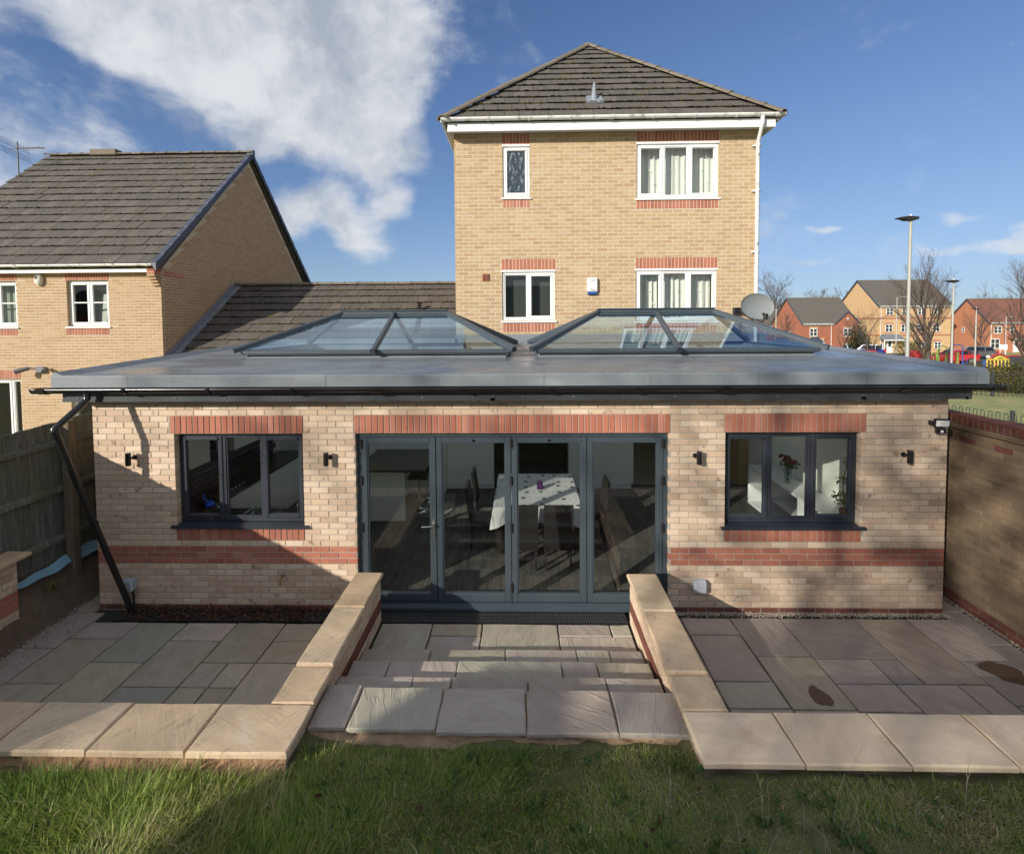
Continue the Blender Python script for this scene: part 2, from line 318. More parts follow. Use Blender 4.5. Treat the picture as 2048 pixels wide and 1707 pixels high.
COPE_LIT = slabmat('coping_stone_painted_lit', [(.72, .56, .39), (.76, .61, .44), (.74, .58, .41)], ((.56, .37, .22), .75), .12, ((.80, .74, .64), .6))  # same coping stone, lightened so the shaded right side looks sunlit
def woodmat(name, c1, c2, green, sc=(14, 14, 1.3)):
    mt, g = newmat(name); p = pos(g); r = rnd(g)
    off = g.n('ShaderNodeCombineXYZ', {0: g.m('MULTIPLY', r, 9.), 2: g.m('MULTIPLY', r, 21.)}).outputs[0]
    n = g.noise(g.vm('MULTIPLY', g.vm('ADD', p, off), sc), 2.2, 6, .65)
    c = g.mix(g.rng(n, .3, .7), c1, c2); c = g.mix(.6, c, g.mix(1., c, g.ramp(r, [(0, (.72, .72, .74)), (1, (1.25, 1.22, 1.18))]), 'MULTIPLY'))
    c = g.mix(g.m('MULTIPLY', g.rng(g.noise(p, 3, 4, .6), .45, .7), .5), c, green)
    finish(g, c, .9, n, .4, .006, 0, .2); return mt
FENCEW = woodmat('weathered_fence_wood', (.105, .108, .09), (.21, .21, .172), (.12, .135, .055))
POSTW = woodmat('fence_post_wood', (.13, .105, .075), (.21, .17, .115), (.12, .125, .05))
FLOORW = woodmat('dark_wood_floor', (.06, .055, .050), (.125, .117, .107), (.09, .084, .075), (10, 1.1, 10))
def clothmat():
    mt, g = newmat('patterned_tablecloth'); p = pos(g)
    v = g.n('ShaderNodeTexVoronoi', {'Vector': p, 'Scale': 3.6, 'Randomness': .35}, voronoi_dimensions='2D')
    d = v.outputs['Distance']
    ring = g.m('MULTIPLY', g.rng(d, .36, .39), g.rng(d, .43, .40)); dot = g.rng(d, .17, .13)
    finish(g, g.mix(dot, g.mix(g.m('MULTIPLY', ring, .8), (.74, .74, .73), (.35, .37, .38)), (.10, .11, .12)), .7); return mt
CLOTH = clothmat()
def grassmat(name, cols, tr=.35):
    mt, g = newmat(name)
    at = g.n('ShaderNodeAttribute', attribute_name='tone').outputs['Fac']
    k = len(cols); c = g.ramp(at, [(i/(k-1), cols[i]) for i in range(k)])
    b = g.n('ShaderNodeBsdfPrincipled', {'Base Color': c, 'Roughness': .5, 'Specular IOR Level': .35})
    t = g.n('ShaderNodeBsdfTranslucent', {0: c})
    g.n('ShaderNodeOutputMaterial', {0: g.n('ShaderNodeMixShader', {0: tr, 1: b.outputs[0], 2: t.outputs[0]}).outputs[0]}); return mt
GRASS = grassmat('grass_blade', [(.09, .15, .03), (.155, .235, .045), (.225, .33, .055), (.31, .41, .08), (.41, .43, .14), (.55, .46, .24), (.68, .58, .37)])
FIELD = simple('field_turf', (.24, .265, .085), .95, .45, 5.5, bump=1., bscale=14, dirt=((.40, .33, .15), 1.6, .44, .66))
LAWNB = simple('lawn_thatch', (.13, .125, .05), .97, .5, 10, bump=1., bscale=30)
GARDEN = simple('neighbour_ground', (.13, .13, .07), .95, .3, 2)
# ------------------------------------------------------------------ mesh and object helpers
WM = {}
def link(o, parent=None, world=None):
    COL.objects.link(o)
    if parent is not None:
        o.parent = parent; o.matrix_parent_inverse = WM[parent.name].inverted()
    WM[o.name] = world if world is not None else Matrix()
    if world is not None: o.matrix_basis = world if parent is None else world
    return o
def thing(name, label, cat, loc=(0, 0, 0), group=None, kind=None, parent=None):
    o = bpy.data.objects.new(name, None); o.empty_display_size = .2
    link(o, parent, Matrix.Translation(loc)); o['label'] = label; o['category'] = cat
    if group: o['group'] = group
    if kind: o['kind'] = kind
    return o
def tag(o, label, cat, group=None, kind=None):
    o['label'] = label; o['category'] = cat
    if group: o['group'] = group
    if kind: o['kind'] = kind
    return o
def struct(o, label=None):
    o['kind'] = 'structure'
    if label: o['label'] = label
    return o
def copy_tree(o, delta=(0, 0, 0), rz=0., scale=1., label=None, parent=None):
    c = o.copy(); COL.objects.link(c)
    if parent is None:
        w = Matrix.Translation(Vector(delta)) @ WM[o.name] @ Matrix.Rotation(rz, 4, 'Z') @ Matrix.Scale(scale, 4)
        c.matrix_basis = w; WM[c.name] = w
    else:
        c.parent = parent; WM[c.name] = WM[o.name]
    if label: c['label'] = label
    for ch in list(o.children): copy_tree(ch, parent=c)
    return c
class MB:
    def __init__(s): s.v = []; s.f = []; s.mi = []; s.sm = []
    def add(s, vs, fs, mi=0, smooth=False):
        k = len(s.v); s.v += [tuple(p) for p in vs]; s.f += [tuple(i+k for i in f) for f in fs]; s.mi += [mi]*len(fs); s.sm += [smooth]*len(fs); return s
    def box(s, x0, x1, y0, y1, z0, z1, mi=0):
        if x0 > x1: x0, x1 = x1, x0
        if y0 > y1: y0, y1 = y1, y0
        if z0 > z1: z0, z1 = z1, z0
        return s.add([(x0, y0, z0), (x1, y0, z0), (x1, y1, z0), (x0, y1, z0), (x0, y0, z1), (x1, y0, z1), (x1, y1, z1), (x0, y1, z1)],
                     [(0, 3, 2, 1), (4, 5, 6, 7), (0, 1, 5, 4), (1, 2, 6, 5), (2, 3, 7, 6), (3, 0, 4, 7)], mi)
    def cbox(s, x0, x1, y0, y1, z0, z1, c=.004, mi=0):
        """box with all edges cut by a small chamfer"""
        if x0 > x1: x0, x1 = x1, x0
        if y0 > y1: y0, y1 = y1, y0
        if z0 > z1: z0, z1 = z1, z0
        c = min(c, (x1-x0)*.3, (y1-y0)*.3, (z1-z0)*.3)
        vs = []
        for ix, x in enumerate((x0, x1)):
            for iy, y in enumerate((y0, y1)):
                for iz, z in enumerate((z0, z1)):
                    sx, sy, sz = (1-2*ix)*c, (1-2*iy)*c, (1-2*iz)*c
                    vs += [(x, y+sy, z+sz), (x+sx, y, z+sz), (x+sx, y+sy, z)]
        I = lambda a, b, cc, k: (a*4+b*2+cc)*3+k
        fs = []
        for a in (0, 1):
            q = [I(a, 0, 0, 0), I(a, 1, 0, 0), I(a, 1, 1, 0), I(a, 0, 1, 0)]; fs.append(tuple(q if a else q[::-1]))
            q = [I(0, a, 0, 1), I(0, a, 1, 1), I(1, a, 1, 1), I(1, a, 0, 1)]; fs.append(tuple(q if a else q[::-1]))
            q = [I(0, 0, a, 2), I(1, 0, a, 2), I(1, 1, a, 2), I(0, 1, a, 2)]; fs.append(tuple(q if a else q[::-1]))
        for a in (0, 1):
            for b in (0, 1):
                fs.append((I(a, b, 0, 0), I(a, b, 1, 0), I(a, b, 1, 1), I(a, b, 0, 1)))
                fs.append((I(a, 0, b, 0), I(a, 1, b, 0), I(a, 1, b, 2), I(a, 0, b, 2)))
                fs.append((I(0, a, b, 1), I(1, a, b, 1), I(1, a, b, 2), I(0, a, b, 2)))
                for d in (0, 1): fs.append((I(a, b, d, 0), I(a, b, d, 1), I(a, b, d, 2)))
        k = len(s.v); cen = Vector(((x0+x1)/2, (y0+y1)/2, (z0+z1)/2)); out = []
        for f in fs:
            p = [Vector(vs[i]) for i in f]; n = (p[1]-p[0]).cross(p[2]-p[0]); m_ = sum(p, Vector())/len(p)-cen
            out.append(f if n.dot(m_) > 0 else f[::-1])
        return s.add(vs, out, mi)
    def prism(s, poly, ax, a0, a1, mi=0, smooth=False):
        """poly in the two other axes, extruded along axis ax from a0 to a1"""
        n = len(poly)
        def P(p, a): return (a, p[0], p[1]) if ax == 0 else (p[0], a, p[1]) if ax == 1 else (p[0], p[1], a)
        vs = [P(p, a0) for p in poly]+[P(p, a1) for p in poly]
        fs = [tuple(range(n))[::-1], tuple(range(n, 2*n))]+[(i, (i+1) % n, n+(i+1) % n, n+i) for i in range(n)]
        return s.add(vs, fs, mi)
    def tube(s, pts, r, k=8, mi=0, caps=True):
        pts = [Vector(p) for p in pts]; rs = r if isinstance(r, (list, tuple)) else [r]*len(pts)
        vs = []; fs = []; prev = None
        for i, p in enumerate(pts):
            d = (pts[min(i+1, len(pts)-1)]-pts[max(i-1, 0)]).normalized()
            if prev is None: a = d.orthogonal().normalized()
            else:
                a = prev-d*prev.dot(d)
                a = a.normalized() if a.length > 1e-6 else d.orthogonal().normalized()
            prev = a; b = d.cross(a)
            for j in range(k):
                t = 2*math.pi*j/k; vs.append(p+(a*math.cos(t)+b*math.sin(t))*rs[i])
        for i in range(len(pts)-1):
            for j in range(k): fs.append((i*k+j, i*k+(j+1) % k, (i+1)*k+(j+1) % k, (i+1)*k+j))
        s.add(vs, fs, mi, k > 5)
        if caps: s.add(vs[:k], [tuple(range(k))[::-1]], mi); s.add(vs[-k:], [tuple(range(k))], mi)
        return s
    def lathe(s, prof, c=(0, 0, 0), k=20, mi=0):
        n = len(prof); vs = []; fs = []
        for j in range(k):
            t = 2*math.pi*j/k
            for r, z in prof: vs.append((c[0]+r*math.cos(t), c[1]+r*math.sin(t), c[2]+z))
        for j in range(k):
            for i in range(n-1): fs.append((j*n+i, ((j+1) % k)*n+i, ((j+1) % k)*n+i+1, j*n+i+1))
        return s.add(vs, fs, mi, True)
    def ball(s, c, r, k=10, mi=0, sq=(1, 1, 1)):
        prof = [(r*math.sin(math.pi*i/6)+1e-4, -r*math.cos(math.pi*i/6)) for i in range(7)]
        b = MB().lathe(prof, (0, 0, 0), k)
        return s.add([(c[0]+v[0]*sq[0], c[1]+v[1]*sq[1], c[2]+v[2]*sq[2]) for v in b.v], b.f, mi, True)
    def xf(s, M):
        s.v = [tuple(M @ Vector(p)) for p in s.v]; return s
    def mesh(s, name, mats):
        me = bpy.data.meshes.new(name); me.from_pydata(s.v, [], s.f)
        for mt in (mats if isinstance(mats, (list, tuple)) else [mats]): me.materials.append(mt)
        if s.f:
            me.polygons.foreach_set('material_index', s.mi); me.polygons.foreach_set('use_smooth', s.sm)
        me.update(); return me
    def build(s, name, mats, parent=None, world=None):
        return link(bpy.data.objects.new(name, s.mesh(name, mats)), parent, world)
def rsub(rects, hole):
    out = []; a0, a1, b0, b1 = hole
    for (u0, u1, v0, v1) in rects:
        if a0 >= u1 or a1 <= u0 or b0 >= v1 or b1 <= v0: out.append((u0, u1, v0, v1)); continue
        if b0 > v0: out.append((u0, u1, v0, b0))
        if b1 < v1: out.append((u0, u1, b1, v1))
        w0, w1 = max(v0, b0), min(v1, b1)
        if a0 > u0: out.append((u0, a0, w0, w1))
        if a1 < u1: out.append((a1, u1, w0, w1))
    return out
def frame3(o, u, n):
    u = Vector(u); n = Vector(n); z = Vector((0, 0, 1)); o = Vector(o)
    return Matrix(((u.x, n.x, z.x, o.x), (u.y, n.y, z.y, o.y), (u.z, n.z, z.z, o.z), (0, 0, 0, 1)))
BRICKMESH = {}
def brickmesh(w, h, d, mt):
    key = (round(w, 3), round(h, 3), d, mt.name)
    if key not in BRICKMESH:
        c = .003; vs = [(0, -d, 0), (w, -d, 0), (w, -d, h), (0, -d, h), (0, -c, 0), (w, -c, 0), (w, -c, h), (0, -c, h), (c, 0, c), (w-c, 0, c), (w-c, 0, h-c), (c, 0, h-c)]
        fs = []
        for k in (0, 4):
            for i in range(4): fs.append((k+i, k+4+i, k+4+(i+1) % 4, k+(i+1) % 4))
        fs.append((8, 11, 10, 9))
        BRICKMESH[key] = MB().add(vs, fs).mesh('brick', mt)
    return BRICKMESH[key]
def brick_wall(owner, wallname, M, U, V, openings, rowmat, soldiers=(), pitch=(.225, .0757), v0=0., thick=.25, recess=.007, mortar=None, depth=.06, cap=300, cam_l=None, phase=0., clip=None, ends=True, singles=True, jt=.010):
    """a wall whose every brick is a block: M maps (along, outward, up) to the world"""
    mortar = mortar or MORTAR
    e = .004
    back = [(U[0]+e, U[1]-e, V[0], V[1])]
    for o in openings: back = rsub(back, (o[0]-e, o[1]+e, o[2]-e, o[3]+e))
    mb = MB()
    if clip is None:
        for (a, b, c, d) in back: mb.box(a, b, -thick, -recess, c, d)
    else:
        mb.prism([(p[0], p[1]) for p in clip], 1, -thick, -recess)
    wall = mb.xf(M).build(wallname, mortar, owner)
    holes = list(openings)+[(s_[0]-jt, s_[1]+jt, s_[2]-jt*.5, s_[3]+jt*.5) for s_ in soldiers]
    bricks = []
    k0 = int(math.floor((V[0]-v0)/pitch[1]))-1; k1 = int(math.ceil((V[1]-v0)/pitch[1]))+1
    for k in range(k0, k1):
        za = v0+k*pitch[1]; zb = za+pitch[1]-jt
        if zb <= V[0] or za >= V[1]: continue
        off = phase+(k % 2)*pitch[0]/2; i0 = int(math.floor((U[0]-off)/pitch[0]))-1; i1 = int(math.ceil((U[1]-off)/pitch[0]))+1
        for i in range(i0, i1):
            a = off+i*pitch[0]; b = a+pitch[0]-jt
            rc = [(max(a, U[0]), min(b, U[1]), max(za, V[0]), min(zb, V[1]))]
            if rc[0][1]-rc[0][0] < .02 or rc[0][3]-rc[0][2] < .012: continue
            for h in holes: rc = rsub(rc, h)
            for q in rc:
                if q[1]-q[0] < .022 or q[3]-q[2] < .014: continue
                if clip is not None and not all(inpoly(clip, x, y) for x in (q[0], q[1]) for y in (q[2], q[3])): continue
                bricks.append((q, rowmat(k, q[0])))
    cl = Vector(cam_l) if cam_l is not None else M.inverted() @ CAM
    def pr(bk):
        q = bk[0]; a = (q[1]-q[0]); dist = Vector(((q[0]+q[1])/2-cl.x, -cl.y, (q[2]+q[3])/2-cl.z)).length
        return -(a > pitch[0]*.6)*1.0+dist*.05
    bricks.sort(key=pr)
    n = 0; rest = {}
    for q, mt in bricks:
        jn = random.uniform(-.0018, .0018)
        if singles and n < cap:
            o = bpy.data.objects.new('brick', brickmesh(q[1]-q[0], q[3]-q[2], depth, mt))
            link(o, wall, M @ Matrix.Translation((q[0], jn, q[2]))); n += 1
        else:
            r = rest.setdefault(mt.name, (mt, MB()))[1]; bm_ = brickmesh(q[1]-q[0], q[3]-q[2], depth, mt)
            r.add([(v.co.x+q[0], v.co.y+jn, v.co.z+q[2]) for v in bm_.vertices], [tuple(p.vertices) for p in bm_.polygons])
    for mt, r in rest.values():
        o = r.xf(M).build('brick_courses', mt, wall); o['kind'] = 'stuff'
    ns = 0
    for s_ in soldiers:
        (a, b, c, d), mt = s_[:4], s_[4]
        cnt = max(1, round((b-a+jt)/.075)); w = (b-a+jt)/cnt
        for i in range(cnt):
            o = bpy.data.objects.new('soldier_brick', brickmesh(w-jt, d-c, depth, mt)); link(o, wall, M @ Matrix.Translation((a+i*w, .002+random.uniform(-.0015, .0015), c)))
    return wall
def inpoly(poly, x, y):
    c = False; n = len(poly)
    for i in range(n):
        x0, y0 = poly[i]; x1, y1 = poly[(i+1) % n]
        if (y0 > y) != (y1 > y) and x < (x1-x0)*(y-y0)/(y1-y0)+x0: c = not c
    return c
def clip_poly(sub, poly):
    """Sutherland-Hodgman, poly convex and counter-clockwise"""
    out = sub
    for i in range(len(poly)):
        a, b = poly[i], poly[(i+1) % len(poly)]; inp = out; out = []
        if not inp: break
        sd = lambda p: (b[0]-a[0])*(p[1]-a[1])-(b[1]-a[1])*(p[0]-a[0])
        for j in range(len(inp)):
            p, q = inp[j], inp[(j+1) % len(inp)]; sp, sq = sd(p), sd(q)
            if sp >= -1e-9: out.append(p)
            if (sp >= 0) != (sq >= 0) and abs(sp-sq) > 1e-12:
                t = sp/(sp-sq); out.append((p[0]+(q[0]-p[0])*t, p[1]+(q[1]-p[1])*t))
    return out
def tile_roof(owner, o, u, v, poly, mt, tw=.30, gauge=.345, cap=300, partname='roof_slope', offs=0., thick=.022, moss=True):
    """a pitched slope laid with lapped interlocking tiles; poly is (along, up-slope) counter-clockwise"""
    u = Vector(u).normalized(); v = Vector(v).normalized(); n = u.cross(v); o = Vector(o)
    M = Matrix(((u.x, v.x, n.x, o.x), (u.y, v.y, n.y, o.y), (u.z, v.z, n.z, o.z), (0, 0, 0, 1)))
    b = MB(); b.prism(poly, 2, -.12, -.006); deck = b.xf(M).build(partname, MATS['roof_moss'], owner)
    vm = max(p[1] for p in poly); u0 = min(p[0] for p in poly); u1 = max(p[0] for p in poly)
    lo, hi = .044, .012
    def prism_tile(pl, va):
        k = len(pl); gt = gauge+.03
        nf = lambda y: lo-(lo-hi)*(y-va)/gt
        vs = [(x, y, nf(y)) for x, y in pl]+[(x, y, nf(y)-thick) for x, y in pl]
        fs = [tuple(range(k)), tuple(range(k, 2*k))[::-1]]; mi = [0, 0]
        for i in range(k):
            j = (i+1) % k; fs.append((i, k+i, k+j, j)); mi.append(1 if abs(pl[i][1]-va) < 1e-4 and abs(pl[j][1]-va) < 1e-4 else 0)
        return vs, fs, mi
    full = None; cnt = 0; rest = MB(); rows = int(math.ceil(vm/gauge)); cand = []
    for r in range(rows):
        va = r*gauge; sh = offs+(r % 2)*tw/2
        i0 = int(math.floor((u0-sh)/tw))-1; i1 = int(math.ceil((u1-sh)/tw))+1
        for i in range(i0, i1):
            a = sh+i*tw+.004; bb = a+tw-.008
            rc = [(a, va), (bb, va), (bb, va+gauge+.03), (a, va+gauge+.03)]
            pl = clip_poly(rc, poly)
            if len(pl) < 3: continue
            ar = abs(sum(pl[i2][0]*pl[(i2+1) % len(pl)][1]-pl[(i2+1) % len(pl)][0]*pl[i2][1] for i2 in range(len(pl))))/2
            if ar < .004: continue
            cand.append((ar > .98*(bb-a)*(gauge+.03), a, va, pl))
    tilt = lambda: random.gauss(0, .0032)
    for isf, a, va, pl in sorted(cand, key=lambda c: (not c[0], (M @ Vector((c[1], c[2], 0))-CAM).length)):
        if isf and cnt < cap:
            if full is None:
                vs, fs, mi = prism_tile([(0, 0), (tw-.008, 0), (tw-.008, gauge+.03), (0, gauge+.03)], 0)
                bb_ = MB(); bb_.v = vs; bb_.f = fs; bb_.mi = mi; bb_.sm = [False]*len(fs); full = bb_.mesh('roof_tile', [mt, MATS['roof_moss']])
            t = bpy.data.objects.new('roof_tile', full); link(t, deck, M @ Matrix.Translation((a, va, tilt()))); cnt += 1
        else:
            vs, fs, mi = prism_tile(pl, va); k = len(rest.v); dz = tilt()
            rest.v += [(p[0], p[1], p[2]+dz) for p in vs]; rest.f += [tuple(q+k for q in f) for f in fs]; rest.mi += mi; rest.sm += [False]*len(fs)
    if rest.v:
        t = rest.xf(M).build('roof_tiles', [mt, MATS['roof_moss']], deck); t['kind'] = 'stuff'
    if moss:       # tufts of moss sitting along the laps
        ms = MB()
        for r in range(1, rows):
            va = r*gauge; x = u0
            while x < u1:
                x += random.expovariate(9)
                if not inpoly(poly, x, va+.01): continue
                w = random.uniform(.012, .05); h = random.uniform(.006, .018)
                ms.add([(x-w, va-.012, lo-.006), (x+w, va-.012, lo-.006), (x+w*.7, va+.02, lo+h*.3), (x-w*.7, va+.02, lo+h*.3), (x, va-.002, lo+h)], [(0, 1, 4), (1, 2, 4), (2, 3, 4), (3, 0, 4)])
        if ms.v: mo = ms.xf(M).build('moss', MATS['roof_moss'], deck); mo['kind'] = 'stuff'
    return deck
def ridge_tiles(owner, p0, p1, r=.12, seg=.42, mt=None, name='ridge_tile'):
    p0, p1 = Vector(p0), Vector(p1); d = p1-p0; L = d.length; d.normalize(); side = d.cross(Vector((0, 0, 1))).normalized(); up = side.cross(d)
    n = max(1, round(L/seg)); s_ = L/n; prof = [(r*math.cos(math.pi*i/8), r*.62*math.sin(math.pi*i/8)) for i in range(9)]
    vs = []; fs = []
    def ring(x, k): return [(x, a*k, b*k) for a, b in prof]
    vs = ring(0, 1.12)+ring(.06, 1.12)+ring(.062, 1.)+ring(s_, .97)+ring(s_, .80)+ring(0, .9)
    for k in range(5):
        for i in range(8): fs.append((k*9+i, (k+1)*9+i, (k+1)*9+i+1, k*9+i+1))
    for i in range(8): fs.append((45+i, i, i+1, 46+i))
    me = MB().add(vs, fs).mesh(name, mt or RIDGE)
    for i in range(n):
        q = p0+d*(i*s_); M = Matrix(((d.x, side.x, up.x, q.x), (d.y, side.y, up.y, q.y), (d.z, side.z, up.z, q.z+random.uniform(-.006, .006)), (0, 0, 0, 1)))
        link(bpy.data.objects.new(name, me), owner, M)
def gutter(owner, x0, x1, y, z, mt, r=.055, brk=.9, seam=None, end_l=True, end_r=True, vertical=False):
    b = MB(); k = 8
    prof = [(r*math.cos(math.pi+math.pi*i/k), r*math.sin(math.pi+math.pi*i/k)) for i in range(k+1)]
    inner = [(p[0]*.9, p[1]*.9) for p in prof]
    lip = [(-r*1.12, .004), (-r*1.12, -.008)]; ring = prof[::1]+inner[::-1]
    vs = [(x, y+p[0], z+p[1]) for x in (x0, x1) for p in ring]; m_ = len(ring)
    fs = [(i, (i+1) % m_, m_+(i+1) % m_, m_+i) for i in range(m_)]
    b.add(vs, fs, 0, True)
    for x, on in ((x0, end_l), (x1, end_r)):
        if on: b.prism([(y+p[0]*1.06, z+p[1]*1.06) for p in prof], 0, x-.006, x+.006)
    g_ = b.build('gutter', mt, owner)
    n = max(1, int((x1-x0)/brk)); ms = {}
    for i in range(n+1):
        x = x0+.12+(x1-x0-.24)*i/n; w = .016 if i % 4 else .05
        if w not in ms:
            pr = [(y+p[0]*1.16, z+p[1]*1.16) for p in prof]+[(y+p[0]*1.03, z+p[1]*1.03) for p in prof[::-1]]
            ms[w] = MB().prism(pr, 0, -w, w).mesh('gutter_bracket', mt)
        link(bpy.data.objects.new('gutter_bracket', ms[w]), g_, Matrix.Translation((x, 0, 0)))
    return g_
def window(owner, M, w, h, lights, mt, glass, name='window', fr=.06, dep=.07, rec=.09, sill=None, cw=.045, vent=True, sillmat=None, bar=.03):
    """M maps (along, outward, up) with its origin at the opening's lower left corner; lights: (x0, x1, opens, glazing bars at heights)"""
    y1 = -rec; y0 = y1-dep; f = MB()
    f.cbox(0, fr, y0, y1, 0, h); f.cbox(w-fr, w, y0, y1, 0, h); f.cbox(fr, w-fr, y0, y1, h-fr, h); f.cbox(fr, w-fr, y0, y1, 0, fr)
    for i in range(len(lights)-1): f.cbox(lights[i][1], lights[i+1][0], y0, y1-.002, fr, h-fr)
    win = f.xf(M).build(name, mt, owner)
    for (a, b, op, bars) in lights:
        z0, z1 = fr, h-fr
        if op:
            c = MB(); y2 = y1+.012; e = .012
            A, B, Z0, Z1 = a-e, b+e, z0-e, z1+e
            c.cbox(A, A+cw+e, y1-.04, y2, Z0, Z1, .008); c.cbox(B-cw-e, B, y1-.04, y2, Z0, Z1, .008)
            c.cbox(A+cw+e, B-cw-e, y1-.04, y2, Z1-cw-e, Z1, .008); c.cbox(A+cw+e, B-cw-e, y1-.04, y2, Z0, Z0+cw+e, .008)
            for q in bars: c.cbox(a+cw, b-cw, y1-.04, y2-.008, q-bar/2, q+bar/2)
            c.xf(M).build('casement', mt, win); a += cw; b -= cw; z0 += cw; z1 -= cw
            if vent:
                v = MB(); v.cbox(a-.01, b+.01, y2, y2+.022, z1+.004, z1+.028, .006); v.xf(M).build('trickle_vent', mt, win)
        else:
            c = MB(); t = .018; c.cbox(a, a+t, y1-.045, y1-.012, z0, z1); c.cbox(b-t, b, y1-.045, y1-.012, z0, z1); c.cbox(a+t, b-t, y1-.045, y1-.012, z0, z0+t); c.cbox(a+t, b-t, y1-.045, y1-.012, z1-t, z1)
            for q in bars: c.cbox(a, b, y1-.04, y1-.006, q-bar/2, q+bar/2)
            c.xf(M).build('glazing_bead', mt, win); a += t; b -= t; z0 += t; z1 -= t
        p = MB(); p.box(a-.006, b+.006, y1-.026, y1-.022, z0-.006, z1+.006); p.xf(M).build('pane', glass, win)
    if sill:
        s_ = MB(); ex, ou, th = sill
        s_.prism([(y1-.02, -.004), (ou, -.022), (ou, -.022-th), (ou-.012, -.022-th), (ou-.014, -.03), (y1-.02, -.03)], 0, -ex, w+ex)
        s_.xf(M).build('sill', sillmat or mt, win)
    return win
def riven(x0, x1, y0, y1, zt, th, mt, parent, name='paving_slab', jit=.006, cham=.006, tilt=.004, n=5):
    """a hewn slab: wavering edges, chipped arris, a slightly dished top"""
    ring = []
    def side(a, b):
        L = (Vector(b)-Vector(a)).length; k = max(2, int(L/.12))
        for i in range(k):
            t = i/k; ring.append((a[0]+(b[0]-a[0])*t+random.uniform(-jit, jit)*.6, a[1]+(b[1]-a[1])*t+random.uniform(-jit, jit)*.6))
    c = [(x0, y0), (x1, y0), (x1, y1), (x0, y1)]
    for i in range(4): side(c[i], c[(i+1) % 4])
    cx, cy = (x0+x1)/2, (y0+y1)/2; k = len(ring); tx, ty = random.uniform(-tilt, tilt), random.uniform(-tilt, tilt)
    zz = lambda x, y: zt+tx*(x-cx)/(x1-x0)+ty*(y-cy)/(y1-y0)
    def inset(p, d):
        q = Vector((cx-p[0], cy-p[1])); w = Vector((max(-1, min(1, q.x/(x1-x0)*4)), max(-1, min(1, q.y/(y1-y0)*4))))
        return (p[0]+w.x*d, p[1]+w.y*d)
    vs = [(x, y, zz(x, y)-th) for x, y in ring]+[(x, y, zz(x, y)-cham*random.uniform(.6, 1.4)) for x, y in ring]
    top = [inset(p, cham*random.uniform(.7, 1.6)) for p in ring]; vs += [(x, y, zz(x, y)) for x, y in top]
    fs = [tuple(range(k))[::-1]]+[(i, (i+1) % k, k+(i+1) % k, k+i) for i in range(k)]+[(k+i, k+(i+1) % k, 2*k+(i+1) % k, 2*k+i) for i in range(k)]+[tuple(range(2*k, 3*k))]
    return MB().add(vs, fs).build(name, mt, parent)
def tree(name, label, x, y, z, height, spread, trunk_r, seed, group=None, upright=.6, cat='tree', lev=4, kids=(7, 6, 5, 4), thick=1.0, first=.12, mats=None):
    """bare winter tree: tapered trunk and limbs as one crown of forking twigs"""
    R = random.Random(seed); root = thing(name, label, cat, (x, y, z), group)
    tr = MB(); cr = MB()
    def grow(p, d, L, r, level, b):
        n = 5 if level < 2 else 4 if level == 2 else 3; pts = [p]; rs = [r]; dd = d.copy()
        for i in range(n):
            dd = (dd+Vector((R.gauss(0, .10), R.gauss(0, .10), R.gauss(0, .06)+.06*upright))).normalized(); pts.append(pts[-1]+dd*(L/n)); rs.append(max(r*(1-.80*(i+1)/n), .0035*thick))
        b.tube(pts, rs, 6 if level == 0 else 4 if level == 1 else 3, 0, False)
        if level >= lev: return
        k = kids[level]
        for i in range(k):
            t = (first if level == 0 else .22)+(1-(first if level == 0 else .22))*(i+R.random()*.8)/k; t = min(t, .98)
            q = t*n; j = min(int(q), n-1); pp = pts[j].lerp(pts[j+1], q-j); rr = rs[j]*.62
            ax = (pts[j+1]-pts[j]).normalized(); az = R.uniform(0, 2*math.pi) if level else i*2.4+R.uniform(-.4, .4)
            o1 = ax.orthogonal().normalized(); o2 = ax.cross(o1); sd = o1*math.cos(az)+o2*math.sin(az)
            ang = R.uniform(.35, .75)*spread
            nd = (ax*math.cos(ang)+sd*math.sin(ang)+Vector((0, 0, .25*upright))).normalized()
            grow(pp, nd, L*R.uniform(.45, .68)*(1.1-.35*t), max(rr, .004*thick), level+1, cr)
    grow(Vector((x, y, z-.1)), Vector((R.gauss(0, .03), R.gauss(0, .03), 1)), height*.78, trunk_r, 0, tr)
    tr.build('trunk', BARK, root); cr.build('crown', TWIG, root)
    return root
def leaf_cloud(name, mt, parent, blobs, n, size, seed=1):
    r = np.random.default_rng(seed); V = []; w = np.array([b[3]*b[4]*b[5] for b in blobs]); w = w/w.sum()
    idx = r.choice(len(blobs), n, p=w); B = np.array(blobs)[idx]
    d = r.normal(size=(n, 3)); d /= np.linalg.norm(d, axis=1)[:, None]; rad = r.uniform(.55, 1.08, n)[:, None]
    c = B[:, :3]+d*rad*B[:, 3:6]*(1+.12*np.sin(d[:, :1]*7+d[:, 2:3]*9))
    a = r.normal(size=(n, 3)); a /= np.linalg.norm(a, axis=1)[:, None]; b2 = np.cross(a, d+r.normal(size=(n, 3))*.6); b2 /= np.linalg.norm(b2, axis=1)[:, None]+1e-9
    s = (size*r.uniform(.6, 1.4, n))[:, None]
    V = np.stack([c-a*s, c+b2*s*.5, c+a*s, c-b2*s*.5], 1).reshape(-1, 3)
    me = bpy.data.meshes.new(name); F = np.arange(4*n).reshape(-1, 4)
    me.from_pydata(V.tolist(), [], F.tolist()); me.materials.append(mt)
    return link(bpy.data.objects.new(name, me), parent)
